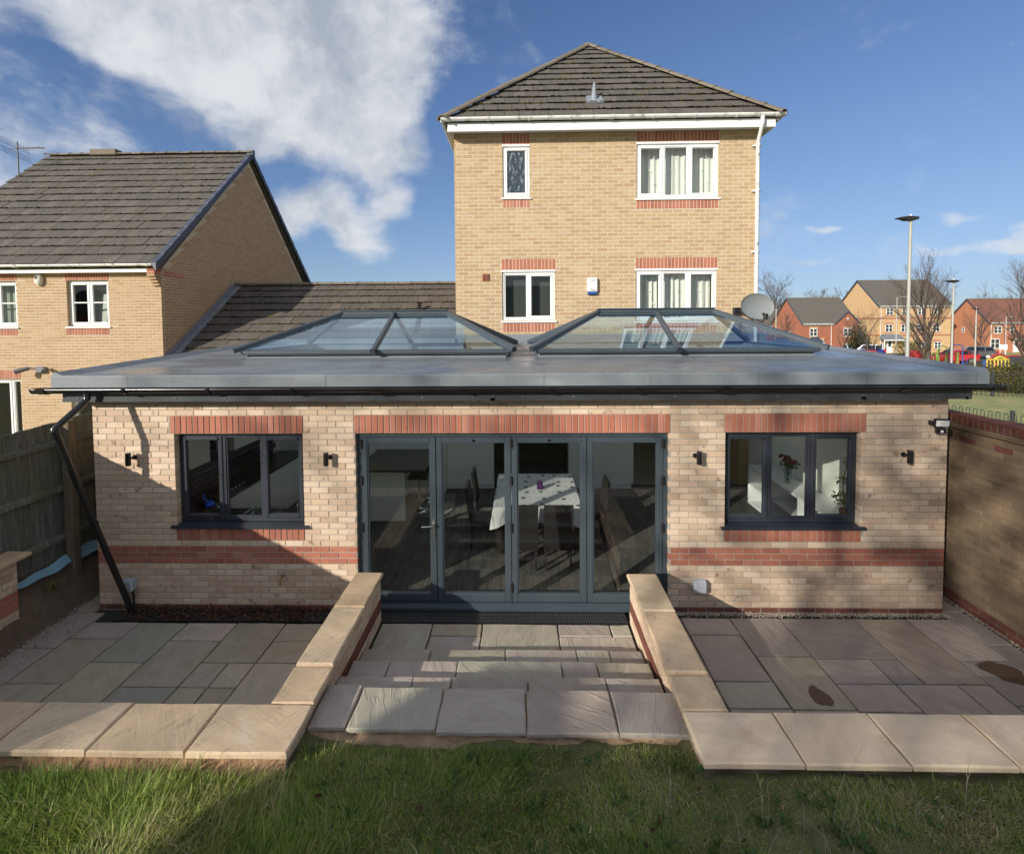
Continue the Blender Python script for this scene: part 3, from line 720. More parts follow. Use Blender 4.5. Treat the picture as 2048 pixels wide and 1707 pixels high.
# ------------------------------------------------------------------ setting: ground, lawn bed, sky is the world
def gz(x, y):
    z = -.16
    if x > 5.4:
        d = math.hypot(x, y+6)
        z = -.14-.012*max(0, d-16)-.026*max(0, d-30)
        z = max(z, -2.2)
    elif y > 12: z = -.16-.02*(y-12); z = max(z, -2.2)
    return z
def ground():
    xs = sorted(set([-600, -300, -120, -60, -30, -16, -7.5, -6.6, 5.3, 5.9]+[6+i*2 for i in range(1, 60)]+[140, 180, 260, 420, 700])); ys = sorted(set([-600, -200, -80, -40, -20, -9]+[-8+i*2 for i in range(0, 60)]+[130, 160, 220, 400, 900]))
    b = MB(); vs = [(x, y, gz(x, y)) for y in ys for x in xs]; n = len(xs)
    b.add(vs, [(j*n+i, j*n+i+1, (j+1)*n+i+1, (j+1)*n+i) for j in range(len(ys)-1) for i in range(n-1)], 0, True)
    return struct(b.build('ground', FIELD))
ground()
def snoise(x, y, seed=0, oct=5, f0=1.3):
    r = np.random.default_rng(seed); o = np.zeros_like(np.asarray(x, float)); a = 1.; f = f0; tot = 0
    for i in range(oct):
        for k in range(3):
            th = r.uniform(0, 6.28); ph = r.uniform(0, 6.28)
            o = o+a*np.sin(f*(np.cos(th)*x+np.sin(th)*y)*2.2+ph+1.3*np.sin(f*.7*y+ph)); tot += a*.6
        a *= .6; f *= 1.9
    return o/tot
def lawn_z(x, y):
    x = np.asarray(x, float); y = np.asarray(y, float)
    side = np.clip(np.maximum((-1.62-x)/.15, (x-1.2)/.12), 0, 1)
    base = .255+side*np.where(x > 0, .125, .065)+(1-side*.75)*.11*np.clip((-2.42-y)/.7, 0, 1)
    return base+.030*snoise(x, y, 5, 4, 1.5)
def lawn():
    xs = np.linspace(-6.4, 5.5, 150); ys = np.concatenate([np.linspace(-12, -4, 20), np.linspace(-3.9, -2.25, 60)])
    X, Y = np.meshgrid(xs, ys); Z = lawn_z(X, Y); n = len(xs)
    b = MB(); b.add(list(zip(X.ravel(), Y.ravel(), Z.ravel())), [(j*n+i, j*n+i+1, (j+1)*n+i+1, (j+1)*n+i) for j in range(len(ys)-1) for i in range(n-1)], 0, True)
    return struct(b.build('lawn', LAWNB))
lawn()

# ------------------------------------------------------------------ the rear extension
EXT = thing('rear_extension', 'single storey buff brick extension with grey flat roof and wide glazed folding doors', 'extension', (0, 0, -.09))
ME = frame3((0, 0, 0), (1, 0, 0), (0, -1, 0))
OPN = [(-4.40, -2.765, .978, 2.155), (-2.10, 1.80, -.3, 2.155), (2.49, 4.14, .978, 2.16)]
def ext_row(k, u): return DREDB if k <= 0 else REDB if 8 <= k <= 10 else BUFF
brick_wall(EXT, 'brick_wall', ME, (-5.44, 5.17), (-.12, 2.608), OPN, ext_row,
           [(-4.45, -2.76, 2.163, 2.385, REDB), (-2.109, 1.81, 2.163, 2.39, REDB), (2.48, 4.19, 2.168, 2.395, REDB), (-4.40, -2.77, .800, .972, REDB), (2.49, 4.15, .800, .972, REDB)],
           v0=-.1057, phase=.03, depth=.1, recess=.006, jt=.011)
b = MB(); b.box(-5.44, -5.19, .252, 4.28, -.12, 2.6); b.build('side_wall', SIDEBUFF, EXT)
b = MB(); b.box(4.92, 5.17, .252, 4.28, -.12, 2.6); b.build('side_wall', SIDEBUFF, EXT)
b = MB(); b.box(-5.19, -1.66, 4.05, 4.28, -.12, 2.6); b.build('rear_wall', PLASTER, EXT)
lL = [(.05, .55, True, ()), (.60, 1.055, False, ()), (1.10, 1.585, True, ())]
window(EXT, frame3((-4.40, 0, 1.012), (1, 0, 0), (0, -1, 0)), 1.635, 1.143, lL, ANTHW, GLASS, fr=.05, dep=.07, rec=.085, sill=(.055, .045, .028))
lR = [(.05, .55, True, ()), (.60, 1.06, False, ()), (1.11, 1.60, True, ())]
window(EXT, frame3((2.49, 0, 1.012), (1, 0, 0), (0, -1, 0)), 1.65, 1.148, lR, ANTHW, GLASS, fr=.05, dep=.07, rec=.085, sill=(.055, .045, .028))
def bifold():
    x0, x1, z0, z1 = -2.10, 1.80, -.085, 2.155; f = MB(); ya, yb = .055, .125
    f.cbox(x0, x0+.055, ya, yb, z0+.07, z1); f.cbox(x1-.055, x1, ya, yb, z0+.07, z1); f.cbox(x0+.055, x1-.055, ya, yb, z1-.05, z1)
    f.prism([(-.03, z0), (-.03, z0+.035), (.03, z0+.06), (.03, z0+.072), (yb, z0+.072), (yb, z0)], 0, x0, x1)
    d = f.build('bifold_door', ANTH, EXT); W_ = (x1-x0-.11)/4; zb, zt = z0+.078, z1-.054
    for i in range(4):
        a = x0+.055+i*W_+.004; c = a+W_-.008; l = MB(); s_ = .072; y0, y1 = ya-.012, yb-.012
        l.cbox(a, a+s_, y0, y1, zb, zt, .006); l.cbox(c-s_, c, y0, y1, zb, zt, .006); l.cbox(a+s_, c-s_, y0, y1, zt-.075, zt, .006); l.cbox(a+s_, c-s_, y0, y1, zb, zb+.105, .006)
        for (p, q, r, t) in ((a+s_, a+s_+.012, zb+.105, zt-.075), (c-s_-.012, c-s_, zb+.105, zt-.075)): l.box(p, q, y0+.012, y1-.02, r, t)
        l.build('door_leaf', ANTH, d)
        g = MB(); g.box(a+s_-.004, c-s_+.004, .085, .089, zb+.10, zt-.07); g.build('pane', GLASS, d)
        if i in (1, 2):
            k = MB(); k.tube([((a+c)/2, y0-.012, zt-.04), ((a+c)/2, y0+.01, zt-.04)], .016, 10); k.build('lock_button', BLACKPL, d)
    for x in (x0+.06, x0+.055+2*W_, x1-.06):
        for z in (.18, .95, 1.55, 2.02):
            h = MB(); h.tube([(x, .036, z-.06), (x, .036, z+.06)], .011, 8); h.box(x-.02, x+.02, .036, .046, z-.05, z+.05); h.build('hinge', BLACKM, d)
    hx = x0+.055+W_-.040; h = MB(); h.cbox(hx-.015, hx+.015, .030, .043, .80, 1.06, .005)
    h.tube([(hx, .035, 1.0), (hx, -.025, .995), (hx-.03, -.03, .99), (hx-.14, -.028, .985)], [.011, .011, .010, .009], 8); h.build('handle', STEEL, d)
bifold()
SL = .04
def rz_(y): return 2.92+SL*(y+.25)
LANT = [(-4.30, -.28), (.29, 4.44)]; LY0, LY1 = 1.55, 3.85
def flat_roof():
    rc = [(-5.68, 5.39, -.25, 4.28)]
    for a, c in LANT: rc = rsub(rc, (a+.06, c-.06, LY0+.06, LY1-.06))
    b = MB()
    for (a, c, y0, y1) in rc:
        b.add([(a, y0, rz_(y0)-.13), (c, y0, rz_(y0)-.13), (c, y1, rz_(y1)-.13), (a, y1, rz_(y1)-.13), (a, y0, rz_(y0)), (c, y0, rz_(y0)), (c, y1, rz_(y1)), (a, y1, rz_(y1))],
              [(0, 3, 2, 1), (4, 5, 6, 7), (0, 1, 5, 4), (1, 2, 6, 5), (2, 3, 7, 6), (3, 0, 4, 7)])
    r = b.build('flat_roof', GRP, EXT)
    # rolled edge trims and overlapping seams
    e = MB()
    xs = [-5.69, -4.9, -2.35, .15, 1.42, 2.7, 5.0, 5.40]
    for i in range(len(xs)-1):
        t = .003*(i % 2)
        e.prism([(-.262-t, rz_(-.25)-.135), (-.262-t, rz_(-.25)-.006), (-.255-t, rz_(-.25)+.006), (-.235, rz_(-.25)+.010+t), (-.06, rz_(-.06)+.003), (-.06, rz_(-.06)-.02), (-.24, rz_(-.25)-.135)], 0, xs[i], xs[i+1])
    for sx, xx in ((-1, -5.68), (1, 5.39)):
        def P(y): return [(xx+sx*.012, y, rz_(y)-.135), (xx+sx*.012, y, rz_(y)+.035), (xx-sx*.02, y, rz_(y)+.05), (xx-sx*.13, y, rz_(y)+.002)]
        p, q = P(-.24), P(4.28); e.add(p+q, [(0, 1, 5, 4), (1, 2, 6, 5), (2, 3, 7, 6), (0, 3, 2, 1)][0:4])
    e.build('roof_edge_trim', GRP, r)
    k = MB()
    for a, c in LANT:
        for (x0, x1, y0, y1) in ((a, c, LY0, LY0+.07), (a, c, LY1-.07, LY1), (a, a+.07, LY0+.07, LY1-.07), (c-.07, c, LY0+.07, LY1-.07)): k.box(x0, x1, y0, y1, 2.85, 3.085)
        k.prism([(LY0-.06, rz_(LY0-.06)+.002), (LY0-.001, rz_(LY0)+.05), (LY0-.001, rz_(LY0)-.02)], 0, a-.02, c+.02)
        for x, s_ in ((a, -1), (c, 1)): k.prism([(x+s_*.06, 2.97), (x+s_*.001, 3.06), (x+s_*.001, 2.9)], 1, LY0, LY1)
    k.build('lantern_kerb', GRP, r)
    u = MB(); u.box(-1.42, 5.1, 4.255, 4.295, 3.0, 3.27); u.box(-5.6, -1.42, 4.2, 4.30, 3.0, 3.2); u.build('upstand', GRP, r)
    cl = MB(); rc = [(-5.2, 4.93, .25, 4.05)]
    for a, c in LANT: rc = rsub(rc, (a+.06, c-.06, LY0+.06, LY1-.06))
    for (a, c, y0, y1) in rc: cl.box(a, c, y0, y1, 2.45, 2.60)
    for a, c in LANT:
        for (x0, x1, y0, y1) in ((a+.05, c-.05, LY0+.05, LY0+.062), (a+.05, c-.05, LY1-.062, LY1-.05), (a+.05, a+.062, LY0+.062, LY1-.062), (c-.062, c-.05, LY0+.062, LY1-.062)): cl.box(x0, x1, y0, y1, 2.60, 3.07)
    cl.build('ceiling', CEIL, EXT)
    f = MB(); f.box(-5.60, 5.25, -.215, -.195, 2.605, 2.80); f.box(-5.60, 5.25, -.195, .0, 2.612, 2.63); f.box(-5.60, -5.58, -.195, 4.2, 2.605, 2.80); f.box(5.23, 5.25, -.195, 4.2, 2.605, 2.80); f.box(-5.58, -5.44, 0, 4.2, 2.612, 2.63); f.box(5.17, 5.23, 0, 4.2, 2.612, 2.63)
    f.box(-5.60, 5.2, -.222, -.216, 2.605, 2.635)
    fa = f.build('fascia', FASC, EXT)
    for x in (-.36, 4.0, 5.2):
        j = MB(); j.cbox(x-.03, x+.03, -.222, -.215, 2.60, 2.802, .002); j.build('fascia_joint', FASC, fa)
    sc = MB(); x = -5.4
    while x < 5.2: sc.ball((x, -.219, 2.648), .007, 6); x += .6
    sc.build('fascia_nails', STEEL, fa)['kind'] = 'stuff'
    gutter(EXT, -5.86, 5.50, -.295, 2.782, BLACKPL, .066, .98)
flat_roof()
def bar(mb, p0, p1, w, h, mi=0, drop=0.):
    p0, p1 = Vector(p0), Vector(p1); d = (p1-p0).normalized(); s_ = d.cross(Vector((0, 0, 1)))
    s_ = s_.normalized() if s_.length > 1e-4 else Vector((1, 0, 0)); u = s_.cross(d)
    c = [(-w/2, drop-h), (w/2, drop-h), (w/2, drop-h*.25), (w*.3, drop), (-w*.3, drop), (-w/2, drop-h*.25)]
    vs = [p+s_*a+u*b_ for p in (p0, p1) for a, b_ in c]; n = 6
    mb.add(vs, [tuple(range(n)), tuple(range(n, 2*n))[::-1]]+[(i, n+i, n+(i+1) % n, (i+1) % n) for i in range(n)])
def lantern(X0, X1, label):
    L = thing('roof_lantern', label, 'roof lantern', ((X0+X1)/2, LY0, 3.09), 'roof lanterns on the flat roof')
    Y0, Y1 = LY0-.10, LY1+.10; X0 -= .11; X1 += .11; ze = 3.135; ym = (Y0+Y1)/2; hr = (Y1-Y0)/2; zr = 3.71; r0, r1 = X0+hr*.96, X1-hr*.96
    e = MB()
    for (a, c, y0, y1) in ((X0+.03, X1-.03, Y0, Y0+.14), (X0+.03, X1-.03, Y1-.14, Y1), (X0+.03, X0+.17, Y0+.14, Y1-.14), (X1-.17, X1-.03, Y0+.14, Y1-.14)):
        e.cbox(a, c, y0, y1, ze-.07, ze-.015, .005); e.box(a+.02, c-.02, y0+.02, y1-.02, ze-.085, ze-.07)
    e.build('eaves_beam', ANTH, L)
    r = MB(); r.cbox(r0-.03, r1+.03, ym-.055, ym+.055, zr-.035, zr+.035, .01); r.cbox(r0-.05, r1+.05, ym-.075, ym+.075, zr+.035, zr+.055, .006); r.cbox(r0-.02, r1+.02, ym-.09, ym+.09, zr-.09, zr-.035, .006); r.build('ridge_beam', ANTH, L)
    for sx, rx in ((X0, r0), (X1, r1)):
        for yy in (Y0, Y1):
            h = MB(); d = Vector((sx-rx, yy-ym, ze-zr)); a = Vector((rx, ym, zr))+d*.02; c = Vector((rx, ym, zr))+d*1.03
            bar(h, a, c, .085, .075, drop=.045); o = h.build('hip_rafter', ANTH, L)
            k = MB(); c2 = c+d.normalized()*.012; bar(k, c, c2, .092, .082, drop=.048); k.build('end_cap', ANTHW, o)
    mx = (X0+X1)/2
    for yy in (Y0, Y1):
        h = MB(); d = Vector((0, yy-ym, ze-zr)); a = Vector((mx, ym, zr))+d*.03; c = a+d*1.03; bar(h, a, c, .075, .07, drop=.04); o = h.build('rafter', ANTH, L)
        k = MB(); bar(k, c, c+d.normalized()*.014, .086, .08, drop=.046); k.build('end_cap', ANTHW, o)
    zo = -.01
    for yy in (Y0, Y1):
        for (a, c, ra, rc) in ((X0, mx, r0, mx), (mx, X1, mx, r1)):
            g = MB(); g.add([(a, yy, ze+zo), (c, yy, ze+zo), (rc, ym, zr+zo), (ra, ym, zr+zo)], [(0, 1, 2, 3)]); g.build('glass_pane', BLUEGLASS, L)
    for sx, rx in ((X0, r0), (X1, r1)):
        g = MB(); g.add([(sx, Y0, ze+zo), (sx, Y1, ze+zo), (rx, ym, zr+zo)], [(0, 1, 2)]); g.build('glass_pane', BLUEGLASS, L)
    return L
lantern(*LANT[0], 'glazed roof lantern with anthracite bars in front of the garage tiles')
lantern(*LANT[1], 'glazed roof lantern with anthracite bars in front of the tall house windows')
# leaning black downpipe
dp = thing('downpipe', 'black plastic downpipe leaning across the corner of the extension down to the gully', 'downpipe', (-4.92, -.1, -.09))
b = MB(); b.tube([(-5.22, -.30, 2.74), (-5.22, -.30, 2.66), (-5.235, -.33, 2.61), (-5.32, -.54, 2.41), (-5.345, -.60, 2.35), (-5.335, -.595, 2.28)], .036, 12); b.build('offset_bend', BLACKPL, dp)
b = MB(); A, B_ = Vector((-5.345, -.60, 2.36)), Vector((-4.92, -.11, -.10)); b.tube([A, B_], .034, 14); b.build('pipe', BLACKPL, dp)
b = MB(); b.tube([A.lerp(B_, .01), A.lerp(B_, .045)], .042, 14); b.tube([A.lerp(B_, .055), A.lerp(B_, .06)], .043, 14); b.build('socket', BLACKPL, dp)
b = MB(); b.tube([A.lerp(B_, .48), A.lerp(B_, .495)], .041, 14); c = A.lerp(B_, .488); b.cbox(c.x-.12, c.x-.02, c.y-.01, c.y+.01, c.z-.03, c.z-.012); b.build('pipe_clip', BLACKPL, dp)
# wall fittings
def wall_light(x, z, side, label):
    t = thing('wall_light', label, 'wall light', (x, 0, z), 'black up and down lights on the extension wall')
    b = MB(); b.tube([(x+side*.02, -.002, z+.012), (x+side*.02, -.018, z+.012)], .030, 14); b.tube([(x+side*.02, -.016, z+.012), (x, -.07, z+.012)], .014, 8); b.build('bracket', BLACKM, t)
    b = MB(); b.lathe([(.0, -.075), (.028, -.075), (.030, -.07), (.030, .07), (.0315, .073), (.0315, .082), (.024, .082), (.024, .076), (0, .076)], (x, -.085, z), 18); b.build('body', BLACKM, t)
    b = MB(); b.lathe([(.0, .0775), (.0235, .0775)], (x, -.085, z), 16); b.build('lens', CLEAR, t)
wall_light(-4.93, 1.855, 1, 'black cylinder wall light beside the leaning downpipe')
wall_light(-2.44, 1.855, 1, 'black cylinder wall light between the kitchen window and the folding doors')
wall_light(2.14, 1.868, -1, 'black cylinder wall light between the folding doors and the window with roses')
wall_light(4.66, 1.88, -1, 'black cylinder wall light below the floodlight')
def socket(x, z, label, cable):
    t = thing('outdoor_socket', label, 'outdoor socket', (x, 0, z), 'grey outdoor sockets low on the extension wall')
    b = MB(); b.cbox(x-.075, x+.075, -.045, 0, z-.07, z+.07, .012); b.build('back_box', GREYP, t)
    b = MB(); b.cbox(x-.08, x+.08, -.105, -.047, z-.075, z+.055, .02); b.prism([(-.047, z+.055), (-.10, z+.052), (-.047, z+.078)], 0, x-.07, x+.07); b.build('cover', GREYP, t)
    b = MB(); b.cbox(x-.035, x-.015, -.108, -.10, z+.035, z+.05); b.cbox(x+.015, x+.035, -.108, -.10, z+.035, z+.05); b.build('catch', GREYP, t)
    if cable:
        b = MB(); b.tube([(x+.03, -.03, z-.07), (x+.032, -.03, z-.16), (x+.045, -.035, z-.26), (x+.045, -.03, -.06)], .011, 8); b.build('cable', BLACKM, t)
socket(-5.01, .25, 'grey weatherproof socket with a black cable by the downpipe foot', True)
socket(2.17, .265, 'grey weatherproof socket low on the wall right of the doors', False)
t = thing('floodlight', 'small black floodlight with motion sensor at the top corner of the extension wall', 'floodlight', (4.98, 0, 2.28))
b = MB(); b.cbox(4.93, 4.96, -.05, 0, 2.26, 2.31); b.tube([(4.945, -.03, 2.285), (4.98, -.08, 2.285)], .012, 6); b.build('bracket', BLACKM, t)
RT = Matrix.Translation((5.0, -.11, 2.30)) @ Matrix.Rotation(R_(-12), 4, 'Z') @ Matrix.Rotation(R_(8), 4, 'X')
b = MB(); b.cbox(-.082, .082, -.02, .02, -.05, .05, .008); b.xf(RT).build('lamp_head', BLACKM, t)
b = MB(); b.box(-.066, .066, -.0225, -.0205, -.036, .036); b.xf(RT).build('lamp_glass', WHITEP, t)
b = MB(); b.box(-.024, .024, -.0245, -.0235, -.014, .014); b.xf(RT).build('led_chip', simple('led_yellow', (.70, .68, .50), .4), t)
b = MB(); b.cbox(-.055, .05, -.025, .02, -.125, -.065, .006); b.box(-.01, .01, -.01, .01, -.066, -.05); b.xf(RT).build('sensor', BLACKM, t)
b = MB(); b.ball((0, -.026, -.098), .017, 10); b.xf(RT).build('sensor_lens', WHITEP, t)
t = thing('garden_tap', 'small brass garden tap on the wall near the folding doors', 'tap', (-3.05, 0, .35))
b = MB(); b.tube([(-3.05, 0, .35), (-3.05, -.06, .35), (-3.05, -.085, .33), (-3.05, -.09, .27)], .011, 8); b.build('spout', simple('brass', (.30, .20, .09), .4, .2, 30, metal=.8), t)
b = MB(); b.tube([(-3.05, -.05, .35), (-3.05, -.05, .39)], .007, 6); b.tube([(-3.085, -.05, .392), (-3.015, -.05, .392)], .006, 6); b.build('lever', STEEL, t)

# ------------------------------------------------------------------ patio, steps, retaining walls
b = MB(); b.box(-6.0, 5.52, -2.25, .9, -.30, -.118); PAT = struct(b.build('patio', JOINT), 'riven sandstone paving sunk between the lawn and the extension')
GAP = .016
def ps(a, c, y0, y1, mt=SLAB, z=-.09):
    y0, y1 = min(y0, y1), max(y0, y1); return riven(a+GAP/2, c-GAP/2, y0+GAP/2, y1-GAP/2, z+random.uniform(-.002, .002), .03, mt, PAT)
for a, c, ys in ((-5.29, -4.685, (-.28, -.585, -1.285, -1.62, -2.22)), (-4.685, -4.09, (-.28, -.97, -1.62, -2.22)), (-4.09, -3.48, (-.28, -.61, -1.315, -1.62, -2.22)), (-3.48, -2.885, (-.28, -.965)), (-3.48, -3.175, (-.965, -1.315, -1.62)), (-3.175, -2.885, (-.965, -1.315, -1.62)), (-3.48, -2.885, (-1.62, -2.22)),
                 (-2.885, -2.285, (-.28, -.61, -.965, -1.62, -2.22)), (-2.285, -1.99, (-.28, -.61, -1.3, -1.8, -2.22)), (-5.90, -5.29, (-.09, -.756, -1.42, -2.2))):
    for i in range(len(ys)-1): ps(a, c, ys[i], ys[i+1], SLABP if random.random() < .18 else SLAB)
ps(-5.86, -5.44, -.09, .85)
for a, c, ys in ((1.912, 2.505, (-.12, -.44, -1.165)), (2.505, 3.11, (-.12, -.80)), (3.11, 4.0, (-.12, -.825)), (3.11, 3.70, (-.825, -1.185, -1.535, -2.22)), (3.70, 4.0, (-.825, -1.185)), (4.0, 4.62, (-.12, -1.185)), (3.70, 4.30, (-1.185, -1.85, -2.22)), (4.30, 4.62, (-1.185, -1.6, -2.22)),
                 (4.62, 5.17, (-.12, -.834, -1.45, -2.22)), (5.17, 5.45, (-.0, -.6, -1.3, -2.2)), (1.62, 1.912, (-.12, -.7, -1.5, -2.2)), (2.505, 3.11, (-1.52, -2.22)), (1.912, 2.505, (-1.51, -2.22)), (5.2, 5.45, (.88, .02))):
    for i in range(len(ys)-1): ps(a, c, ys[i], ys[i+1], SLABP)
ps(1.912, 2.505, -1.165, -1.51, SLABG); ps(2.505, 3.11, -.80, -1.52, SLAB)
for a, c, y0, y1, mt in ((-1.72, -1.10, -.27, -.90, SLAB), (-1.10, -.50, -.27, -.495, SLAB), (-1.10, -.50, -.495, -.90, SLABP), (-.50, .40, -.27, -.90, SLAB), (.40, 1.02, -.27, -.495, SLABP), (1.02, 1.25, -.27, -.495, SLABG), (.40, 1.25, -.495, -.90, SLABP)): ps(a, c, y0, y1, mt)
def wet(cx, cy, rx, ry, lab, ang=0., sd=1):
    r = random.Random(sd); k = 40; ph = [r.uniform(0, 6.28) for _ in range(4)]
    pts = []
    for i in range(k):
        t = 2*math.pi*i/k; q = 1+.14*math.sin(2*t+ph[0])+.10*math.sin(3*t+ph[1])+.05*math.sin(5*t+ph[2])
        x, y = rx*q*math.cos(t), ry*q*math.sin(t); pts.append((cx+x*math.cos(ang)-y*math.sin(ang), cy+x*math.sin(ang)+y*math.cos(ang), -.0845))
    vs = [(cx+(p[0]-cx)*q, cy+(p[1]-cy)*q, p[2]) for q in (1., .8, .5) for p in pts]+[(cx, cy, pts[0][2])]
    fs = [(l*k+i, l*k+(i+1) % k, (l+1)*k+(i+1) % k, (l+1)*k+i) for l in range(2) for i in range(k)]+[(2*k+i, 2*k+(i+1) % k, 3*k) for i in range(k)]
    o = MB().add(vs, fs).build('wet_stain', WET, PAT); a_ = o.data.attributes.new('fade', 'FLOAT', 'POINT'); a_.data.foreach_set('value', [0.]*k+[.4]*k+[.8]*k+[1.]); return o
wet(2.85, -1.36, .095, .17, 'a', .1, 3); wet(4.93, -1.02, .25, .17, 'b', -.35, 5); wet(4.84, -1.42, .07, .05, 'c', 0, 8)
STEPS = thing('garden_steps', 'sandstone steps going down from the lawn to the folding doors', 'steps', (-.23, -1.6, -.09))
def tread(y0, y1, z, xs, mats_, tilt=.004):
    for i in range(len(xs)-1): riven(xs[i]+.006, xs[i+1]-.006, y0, y1, z+random.uniform(-.004, .004), .032, mats_[i % len(mats_)], STEPS, 'step_slab', .008, .007, tilt)
tread(-1.26, -.885, .02, (-1.735, -1.0, -.2, .55, .9, 1.25), (SLABP, SLAB, SLABP, SLAB))
tread(-1.60, -1.215, .13, (-1.735, -1.355, -.668, .372, .72, 1.25), (SLABP, SLABP, SLABG, SLABP, SLAB))
tread(-1.90, -1.575, .24, (-1.735, -1.035, -.672, .03, .748, 1.25), (SLABP, SLABP, SLABP, SLABP, SLABP))
LX = (-1.735, -1.42, -.707, .012, .735, 1.30); LM = (SLABP, SLABG, SLABP, SLABP, SLABP)
for i in range(5): riven(LX[i]+.006, LX[i+1]-.006, -2.275-.012*i, -1.83-.012*i, .35+random.uniform(-.003, .003), .034, LM[i], STEPS, 'step_slab', .010, .009, .006)
b = MB(); b.box(-1.735, 1.25, -1.58, -.905, -.12, -.014); b.box(-1.735, 1.25, -2.2, -1.235, -.12, .096); b.box(-1.735, 1.25, -2.2, -1.6, .09, .206); b.box(-1.735, 1.25, -2.2, -1.86, .2, .314); b.build('step_bed', BEDDING, STEPS)
def lumps(name, x0, x1, y0, y1, z0, z1, mt, parent, n=60, m_=7, amp=.03, sd=1):
    X = np.linspace(x0, x1, n); T = np.linspace(0, 1, m_); V = []
    for t in T:
        y = y1+(y0-y1)*t; z = z1+(z0-z1)*t
        V += [(x, y+amp*float(snoise(x*4, t*3+sd, sd, 4, 1.5)), z+amp*.6*float(snoise(x*5, t*4+9, sd+1, 4, 1.7))) for x in X]
    return MB().add(V, [(j*n+i, (j+1)*n+i, (j+1)*n+i+1, j*n+i+1) for j in range(m_-1) for i in range(n-1)]).build(name, mt, parent)
lumps('mortar_bedding', -1.74, 1.3, -2.37, -2.24, .20, .318, BEDDING, STEPS, 140, 8, .030, 3)
def mixrow(k, u): return DREDB if k % 8 in (2, 3) else BUFF
def cope(nm, a, c, y0, y1, z, mt, parent, th=.042): return riven(a, c, y0, y1, z, th, mt, parent, 'coping_stone', .003, .010, .002)
RWL = thing('retaining_wall', 'low brick retaining wall with buff stone coping on the left of the steps', 'retaining wall', (-1.87, -1.3, -.09), 'retaining walls either side of the steps')
brick_wall(RWL, 'brick_wall', frame3((-1.745, 0, 0), (0, -1, 0), (1, 0, 0)), (.22, 2.58), (-.12, .47), [], mixrow, v0=-.1057, thick=.25, cap=90)
brick_wall(RWL, 'front_wall', frame3((0, -2.60, 0), (1, 0, 0), (0, -1, 0)), (-5.55, -1.99), (-.1, .44), [], lambda k, u: BUFF, v0=-.1057, thick=.3, singles=False)
b = MB(); b.box(-5.59, -2.0, -2.57, -2.24, .40, .452); b.box(-1.99, -1.75, -2.57, -2.2, .40, .452); b.build('coping_bed', BEDDING, RWL)
cope('c', -2.04, -1.708, -.93, -.225, .517, COPE, RWL); cope('c', -2.04, -1.708, -1.79, -.94, .512, COPE, RWL); cope('c', -2.05, -1.70, -2.205, -1.80, .488, COPE, RWL)
for a, c in ((-2.43, -1.70), (-3.155, -2.445), (-3.88, -3.17), (-4.60, -3.895), (-5.50, -4.615)): cope('c', a, c, -2.665, -2.215, .487, COPE, RWL)
RWR = thing('retaining_wall', 'low brick retaining wall with pale stone coping on the right of the steps', 'retaining wall', (1.42, -1.3, -.09), 'retaining walls either side of the steps')
brick_wall(RWR, 'brick_wall', frame3((1.275, 0, 0), (0, -1, 0), (-1, 0, 0)), (.22, 2.58), (-.12, .47), [], mixrow, v0=-.1057, thick=.28, cap=90)
brick_wall(RWR, 'front_wall', frame3((0, -2.62, 0), (1, 0, 0), (0, -1, 0)), (1.56, 5.45), (-.1, .44), [], lambda k, u: BUFF, v0=-.1057, thick=.3, singles=False)
b = MB(); b.box(1.60, 5.46, -2.58, -2.24, .40, .452); b.box(1.29, 1.59, -2.58, -2.2, .40, .452); b.build('coping_bed', BEDDING, RWR)
cope('c', 1.235, 1.585, -.97, -.235, .517, COPE, RWR); cope('c', 1.235, 1.585, -1.85, -.98, .512, COPE, RWR); cope('c', 1.238, 1.60, -2.235, -1.86, .488, COPE, RWR)
for a, c in ((1.238, 1.932), (1.945, 2.655), (2.668, 3.375), (3.388, 4.10), (4.112, 4.82), (4.83, 5.46)): cope('c', a, c, -2.695, -2.245, .487, COPE_LIT, RWR)
lumps('rough_bedding', -5.5, -1.72, -2.72, -2.60, .26, .45, simple('orange_bedding', (.33, .20, .115), .97, .35, 8, bump=.9, bscale=20), RWL, 160, 8, .035, 7)
lumps('rough_bedding', 1.26, 5.4, -2.72, -2.60, .26, .45, SOIL, RWR, 120, 8, .030, 9)
